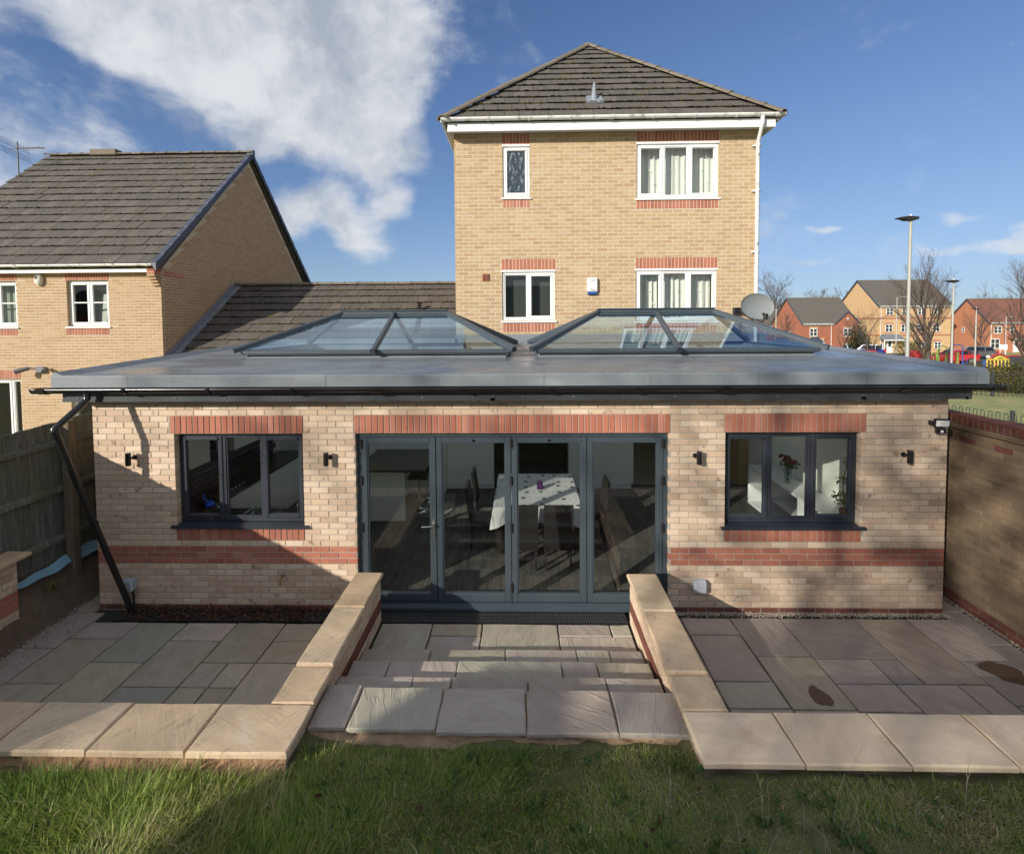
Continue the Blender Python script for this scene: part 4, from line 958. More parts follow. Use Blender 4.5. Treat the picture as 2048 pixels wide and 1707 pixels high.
# drainage channel
DR = thing('drain_channel', 'black slotted drainage channel along the foot of the extension wall', 'drain', (-1.9, -.19, -.09))
b = MB(); b.box(-5.05, 1.26, -.262, -.02, -.16, -.115); b.box(-5.05, 1.26, -.262, -.250, -.112, -.088); b.box(-5.05, 1.26, -.045, -.035, -.112, -.086); b.build('channel', BLACKM, DR)
b = MB(); x = -5.04
while x < 1.25: b.box(x, x+.013, -.249, -.046, -.108, -.088); x += .030
for y in (-.21, -.15, -.085): b.box(-5.04, 1.25, y-.006, y+.006, -.106, -.0895)
o = b.build('grating', simple('worn_black_plastic', (.055, .056, .058), .5), DR); o['kind'] = 'stuff'
def leaves(name, n, xr, yr, zf, size, mt, sd, lab, cat):
    r = np.random.default_rng(sd); V = []; F = []
    for i in range(n):
        x = r.uniform(*xr); y = r.uniform(*yr); z = zf(x, y, r); s_ = size*r.uniform(.5, 1.2); a = r.uniform(0, 6.28); q = Vector((r.normal(0, .5), r.normal(0, .5), 1)).normalized(); u = q.orthogonal().normalized(); w = q.cross(u)
        d1 = u*math.cos(a)+w*math.sin(a); d2 = q.cross(d1); p = Vector((x, y, z)); c_ = r.uniform(.1, .5)*s_
        k = len(V); V += [p-d1*s_, p-d1*s_*.3+d2*s_*.5+q*c_, p+d1*s_*.5+d2*s_*.38+q*c_, p+d1*s_, p+d1*s_*.5-d2*s_*.38+q*c_, p-d1*s_*.3-d2*s_*.5+q*c_]; F += [(k, k+1, k+2, k+3), (k, k+3, k+4, k+5)]
    o = MB().add(V, F).build(name, mt); return tag(o, lab, cat, kind='stuff')
leaves('dead_leaves', 950, (-5.0, -2.75), (-.25, -.01), lambda x, y, r: -.088+abs(r.normal(0, .022))*(1.4 if y > -.13 else .5), .024, LEAFD, 4, 'drift of dead brown leaves on the drain below the kitchen window', 'dead leaves')
leaves('fallen_leaves', 160, (-2.8, -2.1), (-.25, -.01), lambda x, y, r: -.086+abs(r.normal(0, .012)), .022, LEAFD, 14, 'thin scatter of dead leaves on the drain by the left retaining wall', 'dead leaves')
def gravel(name, n, fn, sd, lab):
    r = np.random.default_rng(sd); b = MB(); base = [(1, 0, 0), (0, 1, 0), (-1, 0, 0), (0, -1, 0), (0, 0, .7), (0, 0, -.7)]; fs = [(0, 1, 4), (1, 2, 4), (2, 3, 4), (3, 0, 4), (1, 0, 5), (2, 1, 5), (3, 2, 5), (0, 3, 5)]
    for i in range(n):
        x, y, z = fn(r); s_ = r.uniform(.005, .0115); a = r.uniform(0, 6.28); ca, sa = math.cos(a)*s_, math.sin(a)*s_; e1, e2 = r.uniform(.6, 1.3, 2)
        b.add([(x+(p[0]*e1*ca-p[1]*e2*sa), y+(p[0]*e1*sa+p[1]*e2*ca), z+p[2]*s_) for p in base], fs)
    return tag(b.build(name, STONEG), lab, 'gravel', kind='stuff')
gravel('gravel', 3000, lambda r: (r.uniform(1.62, 5.25), -.005-abs(r.normal(0, .045)), -.098+abs(r.normal(0, .006))), 3, 'strip of small mixed gravel along the wall foot right of the doors')
gravel('gravel', 900, lambda r: (5.5-abs(r.normal(0, .03)), r.uniform(-2, 1.5), -.092), 5, 'thin line of gravel along the foot of the garden wall')
gravel('gravel', 1300, lambda r: (-5.72+r.normal(0, .14), r.uniform(-1.2, 1.0), -.085+abs(r.normal(0, .008))), 6, 'loose stones and soil crumbs at the paving edge below the fence')
# ------------------------------------------------------------------ tall house behind
HY = 4.3
HO = thing('tall_house', 'three storey honey brick house with a hipped tiled roof behind the extension', 'house', (1.77, HY, 0))
MH = frame3((0, HY, 0), (1, 0, 0), (0, -1, 0))
HOP = [(-.393, .17, 6.15, 7.225), (2.40, 4.09, 6.10, 7.235), (-.42, .69, 3.57, 4.617), (2.39, 4.075, 3.54, 4.62)]
brick_wall(HO, 'brick_wall', MH, (-1.41, 4.94), (2.98, 7.46), HOP, lambda k, u: HBUFF,
           [(-.395, .17, 7.235, 7.455, REDB), (2.40, 4.09, 7.245, 7.455, REDB), (-.39, .165, 5.93, 6.115, REDB), (2.40, 4.08, 5.87, 6.065, REDB), (-.43, .70, 4.628, 4.855, REDB), (2.385, 4.08, 4.63, 4.858, REDB), (-.41, .68, 3.32, 3.53, REDB), (2.39, 4.07, 3.28, 3.50, REDB)],
           pitch=(.225, .0785), v0=2.96, cap=300, jt=.014, mortar=HMORTAR, recess=.004)
b = MB(); b.box(-1.41, -1.16, 4.555, 13.5, -.2, 7.46); b.build('side_wall', SIDEHONEY, HO)
b = MB(); b.box(4.69, 4.94, 4.555, 13.5, -.2, 7.46); b.build('side_wall', SIDEHONEY, HO)
b = MB(); b.box(-1.16, 4.69, 13.25, 13.5, -.2, 7.46); b.build('rear_wall', SIDEHONEY, HO)
b = MB(); b.box(-1.15, 4.68, 4.56, 13.2, 2.46, 2.62); b.box(-1.15, 4.68, 4.56, 13.2, 5.0, 5.2); b.box(-1.16, 4.69, 6.2, 6.3, 2.62, 7.4); b.box(-1.41, 4.94, 4.31, 4.55, 2.46, 2.97); b.build('inner_floor', DARKROOM, HO)
def hwin(o, w, h, lights, glass=GLASS, **k):
    return window(HO, frame3((o[0], HY, o[1]), (1, 0, 0), (0, -1, 0)), w, h, lights, WHITE, glass, fr=.045, dep=.07, rec=.03, sill=(.035, .03, .03), cw=.045, **k)
def strip(o, w, z):
    b = MB(); b.cbox(o-.01, o+w+.01, HY-.012, HY+.05, z-.045, z, .004); return b
hwin((-.393, 6.15), .563, 1.04, [(.05, .513, True, ())], OBSCURE)
w3 = [(.05, .53, True, ()), (.58, 1.06, False, ()), (1.11, 1.64, True, ())]
hwin((2.40, 6.10), 1.69, 1.10, w3); hwin((2.39, 3.54), 1.685, 1.05, w3)
hwin((-.42, 3.57), 1.11, 1.01, [(.05, .52, False, ()), (.57, 1.06, True, ())])
b = MB()
for o, w, z in ((-.393, .563, 7.232), (2.40, 1.69, 7.242), (-.42, 1.11, 4.625), (2.39, 1.685, 4.628)): b.cbox(o-.012, o+w+.012, HY-.01, HY+.06, z-.042, z, .004)
b.build('window_head_trim', WHITE, HO)
b = MB(); b.cbox(-.84, -.69, HY-.02, HY+.02, 4.395, 4.55, .006); o = b.build('wall_vent', REDB, HO)
b = MB(); b.cbox(-.83, -.77, HY-.026, HY-.019, 4.41, 4.535, .003); b.cbox(-.76, -.70, HY-.026, HY-.019, 4.41, 4.535, .003); b.build('vent_louvre', DREDB, o)
# roof
ex0, ex1, ey, ez = -1.54, 5.13, 3.95, 7.62; hw = (ex1-ex0)/2; ax, ay, az_ = (ex0+ex1)/2, ey+hw, ez+hw*.97
s2 = math.hypot(hw, hw*.97)
tile_roof(HO, (ex0, ey, ez), (1, 0, 0), (0, 1, .97), [(0, 0), (ex1-ex0, 0), (hw, s2)], TILE, .30, s2/13.2, 300)
b = MB()
for sx, xx in ((0, ex0), (1, ex1)):
    vs = [(xx, ey, ez), (ax, ay, az_), (ax, 13.6, az_), (xx, 13.6, ez)]; vs2 = [(v[0], v[1], v[2]-.12) for v in vs]
    b.add(vs+vs2, [(0, 1, 2, 3), (4, 7, 6, 5), (0, 4, 5, 1), (3, 2, 6, 7), (0, 3, 7, 4)])
b.build('side_slopes', FARTILE, HO)
ridge_tiles(HO, (ex0-.06, ey-.06, ez-.02), (ax, ay, az_+.0), .13, .42); ridge_tiles(HO, (ex1+.06, ey-.06, ez-.02), (ax, ay, az_+.0), .13, .42); ridge_tiles(HO, (ax, ay, az_), (ax, 13.6, az_), .13, .42)
f = MB(); f.box(ex0+.04, ex1-.04, 4.00, 4.02, 7.40, 7.60); f.box(ex0+.06, ex1-.06, 4.02, 4.295, 7.462, 7.474); f.box(ex0+.04, ex0+.06, 4.02, 13.5, 7.40, 7.60); f.box(ex1-.06, ex1-.04, 4.02, 13.5, 7.40, 7.60); f.box(ex0+.06, -1.41, 4.3, 13.4, 7.462, 7.474); f.box(4.94, ex1-.06, 4.3, 13.4, 7.462, 7.474); f.build('fascia', WHITE, HO)
gutter(HO, ex0-.07, ex1+.10, 3.93, 7.635, WHITEG, .058, .85)
b = MB(); b.tube([(ex0-.05, 3.97, 7.61), (ex0-.05, 13.4, 7.61)], .05, 8); b.tube([(ex1+.07, 3.97, 7.61), (ex1+.07, 13.4, 7.61)], .05, 8); b.build('side_gutter', WHITEG, HO)
d = MB(); d.tube([(4.80, 3.93, 7.60), (4.80, 3.93, 7.47), (4.80, 3.96, 7.40), (4.845, 4.19, 7.20), (4.85, 4.215, 7.13), (4.85, 4.215, 3.1)], .038, 12); o = d.build('rainwater_pipe', WHITEG, HO)
for z in (7.12, 6.2, 4.95, 3.9):
    b = MB(); b.tube([(4.85, 4.215, z-.02), (4.85, 4.215, z+.02)], .045, 12); b.cbox(4.76, 4.94, 4.25, 4.29, z-.015, z+.015); b.build('pipe_clip', WHITEG, o)
# soil vent on the roof
t = thing('vent_pipe', 'grey conical vent pipe with lead flashing on the hipped roof', 'vent pipe', (1.58, 4.58, 8.23))
cx, cy, cz = 1.56, 4.58, ez+(4.58-ey)*.97
b = MB(); q = [(-.19, -.17), (.19, -.17), (.16, .16), (-.16, .16)]; b.add([(cx+x, cy+y, cz+y*.97+.052) for x, y in q]+[(cx+x, cy+y, cz+y*.97+.042) for x, y in q], [(0, 1, 2, 3), (4, 7, 6, 5), (0, 4, 5, 1), (1, 5, 6, 2), (2, 6, 7, 3), (3, 7, 4, 0)]); b.build('flashing', LEAD, t)
b = MB(); b.lathe([(.08, -.05), (.07, .05), (.046, .20), (.050, .21), (.050, .25), (.036, .26), (.032, .33), (.016, .37), (.001, .38)], (cx, cy, cz), 14); b.build('pipe', LEAD, t)
# curtains behind the windows
def curtain(x0, x1, y, z0, z1, mt, label, waves=10, amp=.02, grp=None, dots=True, dark=None):
    n = 60; vs = []; R = random.Random(int(x0*100+z0*31)); ph = [R.uniform(0, 6.28) for _ in range(3)]
    for z, a in ((z1, .7), ((z0+z1)/2, 1.0), (z0, 1.3)):
        for i in range(n+1):
            t_ = i/n; vs.append((x0+(x1-x0)*t_+.004*math.sin(t_*40+z), y+amp*a*(math.sin(t_*waves*6.28+ph[0])+.5*math.sin(t_*waves*2.1*6.28+ph[1])+.3*math.sin(t_*9+ph[2])), z))
    fs = [(k*(n+1)+i, k*(n+1)+i+1, (k+1)*(n+1)+i+1, (k+1)*(n+1)+i) for k in range(2) for i in range(n)]
    t = thing('curtain', label, 'curtain', ((x0+x1)/2, y, z0), grp)
    MB().add(vs, fs, 0, True).build('fabric', mt, t)
    if dots:
        d = MB()
        for k in range(4):
            for i in range(int((x1-x0)/.22)+1):
                x = x0+.08+i*.22+(k % 2)*.09; z = z0+.14+k*.27
                if x < x1-.03: d.cbox(x-.012, x+.012, y-amp*2.2-.004, y-amp*2.2-.002, z-.015, z+.015, .001)
        o = d.build('woven_squares', WHITEP, t); o['kind'] = 'stuff'
curtain(2.42, 4.08, HY+.27, 6.05, 7.22, CURT, 'pale net curtain in the top floor window of the tall house', 13, .022)
curtain(2.41, 2.95, HY+.27, 3.5, 4.60, CURT, 'left pale curtain in the middle floor window above the roof lantern', 5, .026); curtain(3.03, 4.06, HY+.27, 3.5, 4.60, CURT, 'right pale curtain in the middle floor window above the roof lantern', 8, .026)
b = MB(); b.box(-.5, .8, HY+.22, HY+.25, 3.5, 4.7); o = b.build('window_blind', simple('dark_blind', (.035, .04, .038), .7), HO)
# alarm box
t = thing('alarm_box', 'white alarm box with blue base on the tall house wall between the windows', 'alarm box', (1.47, HY, 4.26))
b = MB(); b.cbox(1.365, 1.575, HY-.075, HY, 4.155, 4.445, .012); b.build('case', WHITE, t)
b = MB(); b.cbox(1.367, 1.573, HY-.07, HY-.002, 4.095, 4.153, .018); b.build('strobe', simple('blue_strobe', (.03, .10, .33), .2), t)
b = MB(); y = HY-.0765
ink = simple('alarm_ink', (.10, .10, .12), .6)
b.box(1.425, 1.54, y, y+.001, 4.405, 4.408); b.box(1.425, 1.54, y, y+.001, 4.375, 4.378); b.box(1.43, 1.50, y, y+.001, 4.388, 4.396); b.box(1.51, 1.535, y, y+.001, 4.385, 4.397)
for s_ in (-1, 1): b.add([(1.4825, y, 4.372), (1.4825, y, 4.364), (1.4825+s_*.055, y, 4.318), (1.4825+s_*.055, y, 4.326)], [(0, 1, 2, 3)]); b.box(1.4825+s_*.053, 1.4825+s_*.050, y, y+.001, 4.225, 4.318)
for z in (4.338, 4.318, 4.298, 4.278, 4.258): b.box(1.477, 1.488, y, y+.001, z-.0035, z+.0035)
for k in range(5):
    for i in range(9):
        if (i*7+k*5) % 4: b.box(1.43+i*.0122, 1.4395+i*.0122, y, y+.001, 4.172+k*.0095, 4.178+k*.0095)
b.build('printed_panel', ink, t)
b = MB()
for z in (4.38, 4.20): b.tube([(1.39, HY-.077, z), (1.39, HY-.074, z)], .006, 8)
b.build('screw', simple('brown_screw', (.16, .05, .03), .5), t)
# satellite dish
t = thing('satellite_dish', 'grey mesh satellite dish on the corner of the tall house', 'satellite dish', (4.72, 4.0, 3.75))
b = MB(); prof = [(.001, .0)]+[(.33*i/8, .075*(i/8)**2) for i in range(1, 9)]+[(.335, .082), (.33, .070)]+[(.33*i/8, .075*(i/8)**2-.012) for i in range(7, 0, -1)]+[(.001, -.012)]
MD = Matrix.Translation((4.66, 3.86, 3.80)) @ Matrix.Rotation(R_(12), 4, 'Z') @ Matrix.Rotation(R_(82), 4, 'X') @ Matrix.Diagonal((1.12, .78, 1, 1))
b.lathe(prof, (0, 0, 0), 32); b.xf(MD).build('reflector', simple('grey_dish', (.24, .26, .26), .45, .08, 4), t)
b = MB(); b.tube([(4.66, 3.87, 3.57), (4.66, 3.55, 3.50), (4.66, 3.42, 3.58)], .012, 6); b.tube([(4.66, 3.9, 3.56), (4.70, 4.12, 3.6)], .016, 6); b.build('arm', BLACKM, t)
b = MB(); b.cbox(4.625, 4.695, 3.38, 3.46, 3.55, 3.66, .012); b.tube([(4.66, 3.46, 3.62), (4.66, 3.52, 3.66)], .025, 10); b.build('receiver', BLACKM, t)
b = MB(); b.tube([(4.70, 4.12, 3.6), (4.52, 4.2, 3.72)], .02, 8); b.cbox(4.40, 4.54, 4.2, 4.29, 3.66, 3.80, .006); b.tube([(4.56, 4.25, 3.62), (4.54, 4.27, 3.2)], .006, 5); b.build('wall_mount', BLACKM, t)

# ------------------------------------------------------------------ house on the left
LY = 6.2
LH = thing('gabled_house', 'two storey buff brick house with a grey tiled roof and gable on the left', 'house', (-12.5, LY, 0))
ML = frame3((0, LY, 0), (1, 0, 0), (0, -1, 0))
LOP = [(-11.64, -10.56, 3.50, 4.66), (-14.05, -12.965, 3.50, 4.655), (-14.1, -12.965, .02, 2.14), (-11.64, -10.60, 1.07, 2.17)]
brick_wall(LH, 'brick_wall', ML, (-14.3, -9.182), (.3, 4.90), LOP, lambda k, u: LBUFF,
           [(-11.68, -10.53, 4.67, 4.895, REDB), (-11.70, -10.57, 3.275, 3.485, REDB), (-14.1, -12.93, 4.67, 4.895, REDB), (-14.1, -12.97, 3.275, 3.485, REDB), (-14.0, -12.94, 2.15, 2.375, REDB), (-11.70, -10.5, 2.18, 2.40, REDB)], pitch=(.225, .0757), v0=.3, cap=190, jt=.014, mortar=HMORTAR, recess=.004)
MG = frame3((-9.18, 0, 0), (0, 1, 0), (1, 0, 0))
gab = [(6.262, 1.5), (14.5, 1.5), (14.5, 4.9), (10.36, 8.98), (6.262, 4.96)]
brick_wall(LH, 'gable_wall', MG, (6.272, 14.5), (1.5, 9.0), [], lambda k, u: REDB if (k in (43, 44) and u < 6.9) else LBUFF, pitch=(.225, .0757), v0=1.5, cap=105, clip=gab, jt=.014, mortar=HMORTAR, recess=.004)
b = MB(); b.box(-16.0, -14.3, LY+.007, LY+.25, -.1, 4.9); b.box(-16.0, -15.75, LY+.25, 14.5, -.1, 4.9); b.box(-16, -9.45, 14.25, 14.5, -.1, 4.9); b.box(-14.3, -9.2, LY+.02, LY+.25, -.1, .3); b.box(-9.45, -9.19, 6.46, 14.2, -.1, 1.5); b.build('other_walls', SIDEBUFF, LH)
b = MB(); b.box(-15.7, -9.46, LY+.26, 14.2, 2.5, 2.7); b.box(-15.7, -9.46, LY+1.6, LY+1.7, -.1, 4.9); b.build('inner_floor', DARKROOM, LH)
def lwin(o, w, h, lights, **k):
    return window(LH, frame3((o[0], LY, o[1]), (1, 0, 0), (0, -1, 0)), w, h, lights, WHITE, GLASS, fr=.05, dep=.07, rec=.08, cw=.05, **k)
lwin((-11.64, 3.50), 1.08, 1.15, [(.05, .515, True, (.60,)), (.565, 1.03, True, (.60,))], sill=(.05, .035, .03))
lwin((-14.05, 3.50), 1.085, 1.15, [(.05, .52, True, (.60,)), (.57, 1.035, True, (.60,))], sill=(.05, .035, .03))
lwin((-11.64, 1.07), 1.04, 1.10, [(.05, .50, False, (.57,)), (.54, .99, False, (.57,))], sill=(.05, .035, .03), vent=False)
lwin((-14.1, .02), 1.135, 2.12, [(.05, .82, True, ()), (.88, 1.085, False, ())], vent=False, name='french_window')
curtain(-14.0, -13.0, LY+.4, 3.45, 4.62, CURT2, 'green grey curtain in the upper window of the gabled house', 6, .03, dots=False)
b = MB(); b.add([(-11.3, LY+.5, 3.5), (-11.0, LY+.42, 3.5), (-10.88, LY+.45, 4.5), (-11.2, LY+.55, 4.55)], [(0, 1, 2, 3)]); b.box(-11.6, -11.25, LY+.62, LY+.66, 3.4, 4.7); b.build('leaning_boards', simple('pale_board', (.45, .47, .44), .8), LH)
Lez, Ley = 5.02, 5.88; Lr = (10.36, 9.22); Ld = Vector((0, Lr[0]-Ley, Lr[1]-Lez)); Ls = Ld.length
tile_roof(LH, (-16.1, Ley, Lez), (1, 0, 0), Ld, [(0, 0), (6.97, 0), (6.97, Ls), (0, Ls)], TILE, .30, Ls/15.7, 300)
b = MB(); vs = [(-16.1, Lr[0], Lr[1]), (-9.12, Lr[0], Lr[1]), (-9.12, 2*Lr[0]-Ley, Lez), (-16.1, 2*Lr[0]-Ley, Lez)]; b.add(vs+[(v[0], v[1], v[2]-.12) for v in vs], [(0, 1, 2, 3), (4, 7, 6, 5), (0, 4, 5, 1), (1, 5, 6, 2), (2, 6, 7, 3), (3, 7, 4, 0)]); b.build('rear_slope', FARTILE, LH)
ridge_tiles(LH, (-16.1, Lr[0], Lr[1]+.03), (-9.05, Lr[0], Lr[1]+.03), .13, .42)
vd = Ld.normalized(); nv = 15
for sgn in (1, -1):
    for i in range(nv):
        p = Vector((0, Ley, Lez))+vd*(Ls*i/nv-.04); q = Vector((0, Ley, Lez))+vd*(Ls*(i+1)/nv)
        if sgn < 0: p = Vector((0, 2*Lr[0]-p.y, p.z)); q = Vector((0, 2*Lr[0]-q.y, q.z))
        b = MB(); c = []
        for P, e in ((p, .012), (q, 0)):
            c += [(-9.17, P.y, P.z+.05+e), (-9.02-e, P.y, P.z+.05+e), (-9.02-e, P.y, P.z-.13), (-9.05, P.y, P.z-.13)]
        b.add(c, [(0, 1, 5, 4), (1, 2, 6, 5), (2, 3, 7, 6), (3, 0, 4, 7), (0, 3, 2, 1), (4, 5, 6, 7)]); b.build('verge_unit', VERGE, LH)
b = MB(); b.box(-9.19, -9.0, 10.28, 10.44, 9.12, 9.34); b.build('ridge_end_cap', VERGE, LH)
f = MB(); f.box(-16.1, -9.375, 6.0, 6.02, 4.84, 5.0); f.box(-16.1, -9.375, 6.02, 6.19, 4.905, 4.915); f.build('fascia', WHITE, LH)
gutter(LH, -16.1, -9.16, 5.90, 5.035, WHITEG, .058, .85)
for i, (z, y, mt) in enumerate(((4.95, 5.98, REDB), (4.875, 5.98, REDB), (4.80, 5.98, LBUFF), (4.725, 6.03, LBUFF), (4.65, 6.08, LBUFF), (4.575, 6.13, LBUFF))):
    b = MB(); b.cbox(-9.375, -9.176, y, 6.196, z-.066, z, .003); b.build('corbel_brick', mt, LH)
b = MB(); b.cbox(-14.5, -13.6, Lr[0]-.16, Lr[0]+.16, 9.22, 9.42, .02); o = b.build('ridge_vent', RIDGE, LH)
# aerial
t = thing('tv_aerial', 'television aerial on a pole beside the gabled house roof', 'aerial', (-16.0, 9.3, 7.9))
cx, cy = -16.0, 9.3
b = MB(); b.tube([(cx, cy, 6.5), (cx, cy, 9.35)], .02, 6); b.build('pole', AERIAL, t)
b = MB(); b.tube([(cx-.3, cy, 9.12), (cx+.95, cy-.1, 9.12)], .012, 5)
for i in range(11): x = cx+.15+i*.075; b.tube([(x, cy-.05-.08, 9.12), (x, cy-.05+.08, 9.12)], .006, 4); b.tube([(x, cy-.05, 9.06), (x, cy-.05, 9.18)], .006, 4)
for k, z in enumerate((9.34, 9.26, 9.18, 9.04, 8.96, 8.88)): b.tube([(cx-.18+.02*k, cy-.4, z+.06), (cx-.12+.02*k, cy+.45, z-.06)], .007, 4)
b.build('antenna', AERIAL, t)
# fittings on the left house
t = thing('alarm_box', 'oval cream alarm box below the eaves of the gabled house', 'alarm box', (-12.3, LY, 4.7))
b = MB(); b.ball((-12.31, LY-.04, 4.69), .17, 18, 0, (.62, .45, 1)); b.build('case', simple('cream_plastic', (.68, .66, .56), .4), t)
b = MB(); b.ball((-12.31, LY-.045, 4.585), .08, 14, 0, (.9, .6, .55)); b.build('strobe', simple('blue_strobe_dark', (.02, .05, .16), .3), t)
b = MB(); b.cbox(-12.345, -12.295, LY-.125, LY-.115, 4.70, 4.79, .003); b.build('badge', BLACKM, t)
t = thing('security_light', 'grey twin spot security light on the gabled house wall', 'security light', (-12.4, LY, 2.38))
b = MB(); b.cbox(-12.46, -12.26, LY-.10, LY-.01, 2.31, 2.47, .02); b.tube([(-12.44, LY-.08, 2.42), (-12.55, LY-.14, 2.44), (-12.62, LY-.16, 2.41)], .018, 6); b.build('sensor_box', DGREY, t)
b = MB(); b.tube([(-12.57, LY-.14, 2.44), (-12.78, LY-.30, 2.36)], [.05, .065], 12); b.build('spot_head', DGREY, t)
b = MB(); b.tube([(-12.25, LY-.1, 2.44), (-12.1, LY-.22, 2.36)], [.045, .06], 12); b.build('spot_head', DGREY, t)

# ------------------------------------------------------------------ garage between the two houses
GA = thing('garage', 'link garage with a weathered tiled roof between the two houses', 'garage', (-5.3, 6.3, 0))
Go = Vector((-9.15, 6.12, 2.45)); Gd = Vector((0, 9.47-6.12, 4.74-2.45)); Gs = Gd.length
tile_roof(GA, Go, (1, 0, 0), Gd, [(0, 0), (7.73, 0), (7.73, Gs), (0, Gs)], TILE2, .30, Gs/11., 300)
b = MB(); vs = [(-9.15, 9.47, 4.74), (-1.42, 9.47, 4.74), (-1.42, 12.8, 2.45), (-9.15, 12.8, 2.45)]; b.add(vs+[(v[0], v[1], v[2]-.12) for v in vs], [(0, 1, 2, 3), (4, 7, 6, 5), (0, 4, 5, 1), (1, 5, 6, 2), (2, 6, 7, 3), (3, 7, 4, 0)]); b.build('rear_slope', FARTILE, GA)
ridge_tiles(GA, (-9.15, 9.47, 4.76), (-1.42, 9.47, 4.76), .12, .42)
b = MB(); b.box(-9.1, -1.5, 6.4, 6.65, -.1, 2.4); b.box(-9.1, -1.5, 12.3, 12.5, -.1, 2.4); b.build('walls', SIDEBUFF, GA)
lf = MB(); gd = Gd.normalized(); gn = Vector((1, 0, 0)).cross(gd)
for i in range(5):
    p = Go+gd*(Gs*i/5)+gn*(.045+.006*(i % 2)); q = Go+gd*(Gs*(i+1)/5+.02)+gn*(.045+.006*(i % 2)); w = Vector((.17, 0, 0))
    lf.add([p, q, q+w, p+w, p-gn*.03, q-gn*.03, q+w-gn*.03, p+w-gn*.03], [(0, 1, 2, 3), (0, 4, 5, 1), (1, 5, 6, 2), (2, 6, 7, 3), (3, 7, 4, 0)])
n = 24
for i in range(n):
    p = Go+gd*(Gs*i/n); q = Go+gd*(Gs*(i+1)/n); zt = q.z+.16
    lf.add([(-9.168, p.y, p.z), (-9.168, q.y, q.z), (-9.168, q.y, zt), (-9.168, p.y, zt)], [(0, 1, 2, 3)])
lf.build('lead_flashing', LEAD, GA)
t = thing('flue_terminal', 'short black flue terminal poking above the garage tiles', 'flue', (-4.4, 8.0, 3.8))
b = MB(); b.tube([(-3.0, 8.1, 3.75), (-3.0, 8.1, 4.08)], .05, 10); b.build('pipe', BLACKPL, t); b = MB(); b.tube([(-3.0, 8.1, 4.08), (-3.0, 8.1, 4.13)], .075, 10); b.build('cap', BLACKPL, t)
t = thing('distant_house', 'corner of a brick house roof at the far left edge', 'house', (-27, 16, 0))
b = MB(); b.prism([(-31, 0), (-23.4, 0), (-23.4, 7.4), (-27, 10.2), (-31, 7.4)], 1, 16, 24); b.build('wall', FARRED, t)
b = MB(); b.add([(-22.9, 15.8, 7.05), (-22.9, 24.2, 7.05), (-27, 24.2, 10.35), (-27, 15.8, 10.35), (-22.9, 15.8, 6.9), (-22.9, 24.2, 6.9), (-27, 24.2, 10.2), (-27, 15.8, 10.2)], [(0, 1, 2, 3), (0, 3, 7, 4), (0, 4, 5, 1), (4, 7, 6, 5)]); b.build('roof', VERGE, t)

# ------------------------------------------------------------------ left boundary: fence, bank, pier
FE = thing('garden_fence', 'tall weathered feather edge fence along the left of the garden', 'fence', (-6.05, 0, 0))
me = MB().add([(0, 0, 0), (0, .125, 0), (.018, .125, 0), (.007, 0, 0), (0, 0, 1), (0, .125, 1), (.018, .125, 1), (.007, 0, 1)], [(0, 3, 2, 1), (4, 5, 6, 7), (0, 1, 5, 4), (1, 2, 6, 5), (2, 3, 7, 6), (3, 0, 4, 7)]).mesh('fence_board', FENCEW)
y = -9.0
while y < 4.2:
    zt = (2.28 if y > -5.05 else 1.62)+.025*math.sin(y*2.1)+random.uniform(-.006, .006); zb = .45
    o = bpy.data.objects.new('fence_board', me); link(o, FE, Matrix.Translation((-6.07, y, zb)) @ Matrix.Diagonal((1, 1, zt-zb, 1)) @ Matrix.Rotation(random.gauss(0, .004), 4, 'X')); y += .108
for z in (2.02, 1.42, .78):
    b = MB(); b.prism([(-6.05, z-.04), (-6.05, z+.04), (-5.99, z+.012), (-5.99, z-.035)], 1, -9 if z < 1.5 else -5, 4.2); b.build('rail', FENCEW, FE)
b = MB(); b.box(-6.075, -6.045, -9, 4.2, .20, .425); b.build('gravel_board', FENCEW, FE)
for y in (-4.9, -2.06, .18, 2.4):
    b = MB(); b.cbox(-5.985, -5.875, y-.055, y+.055, -.3, 2.30, .006); b.build('post', POSTW, FE)
def bank():
    X = np.linspace(-7.6, -5.62, 34); Y = np.linspace(-2.4, 4.2, 70); XX, YY = np.meshgrid(X, Y)
    Z = np.interp(XX, [-7.6, -6.2, -6.0, -5.86, -5.74, -5.62], [.5, .48, .44, .22, -.07, -.12])+.045*snoise(XX*2, YY*2, 3, 5, 2.0)*np.clip((-5.66-XX)*6, 0, 1); n = len(X)
    o = MB().add(list(zip(XX.ravel(), YY.ravel(), Z.ravel())), [(j*n+i, j*n+i+1, (j+1)*n+i+1, (j+1)*n+i) for j in range(len(Y)-1) for i in range(n-1)], 0, True).build('soil_bank', SOIL); struct(o)
bank()
def ribbon():
    n = 40; V = []
    for i in range(n+1):
        y = -.75+2.6*i/n; dz = .02*math.sin(y*6)+.012*math.sin(y*17); w = .07+.03*math.sin(y*3.1)
        for k in range(4): V.append((-5.985+.028*k+.008*math.sin(y*9+k), y, .47+dz+.06-k*w*.42+.03*y))
    return MB().add(V, [(i*4+k, i*4+k+1, (i+1)*4+k+1, (i+1)*4+k) for i in range(n) for k in range(3)], 0, True).build('plastic_sheet', BLUESHEET)
tag(ribbon(), 'strip of pale blue plastic membrane along the bottom of the fence', 'plastic sheet')
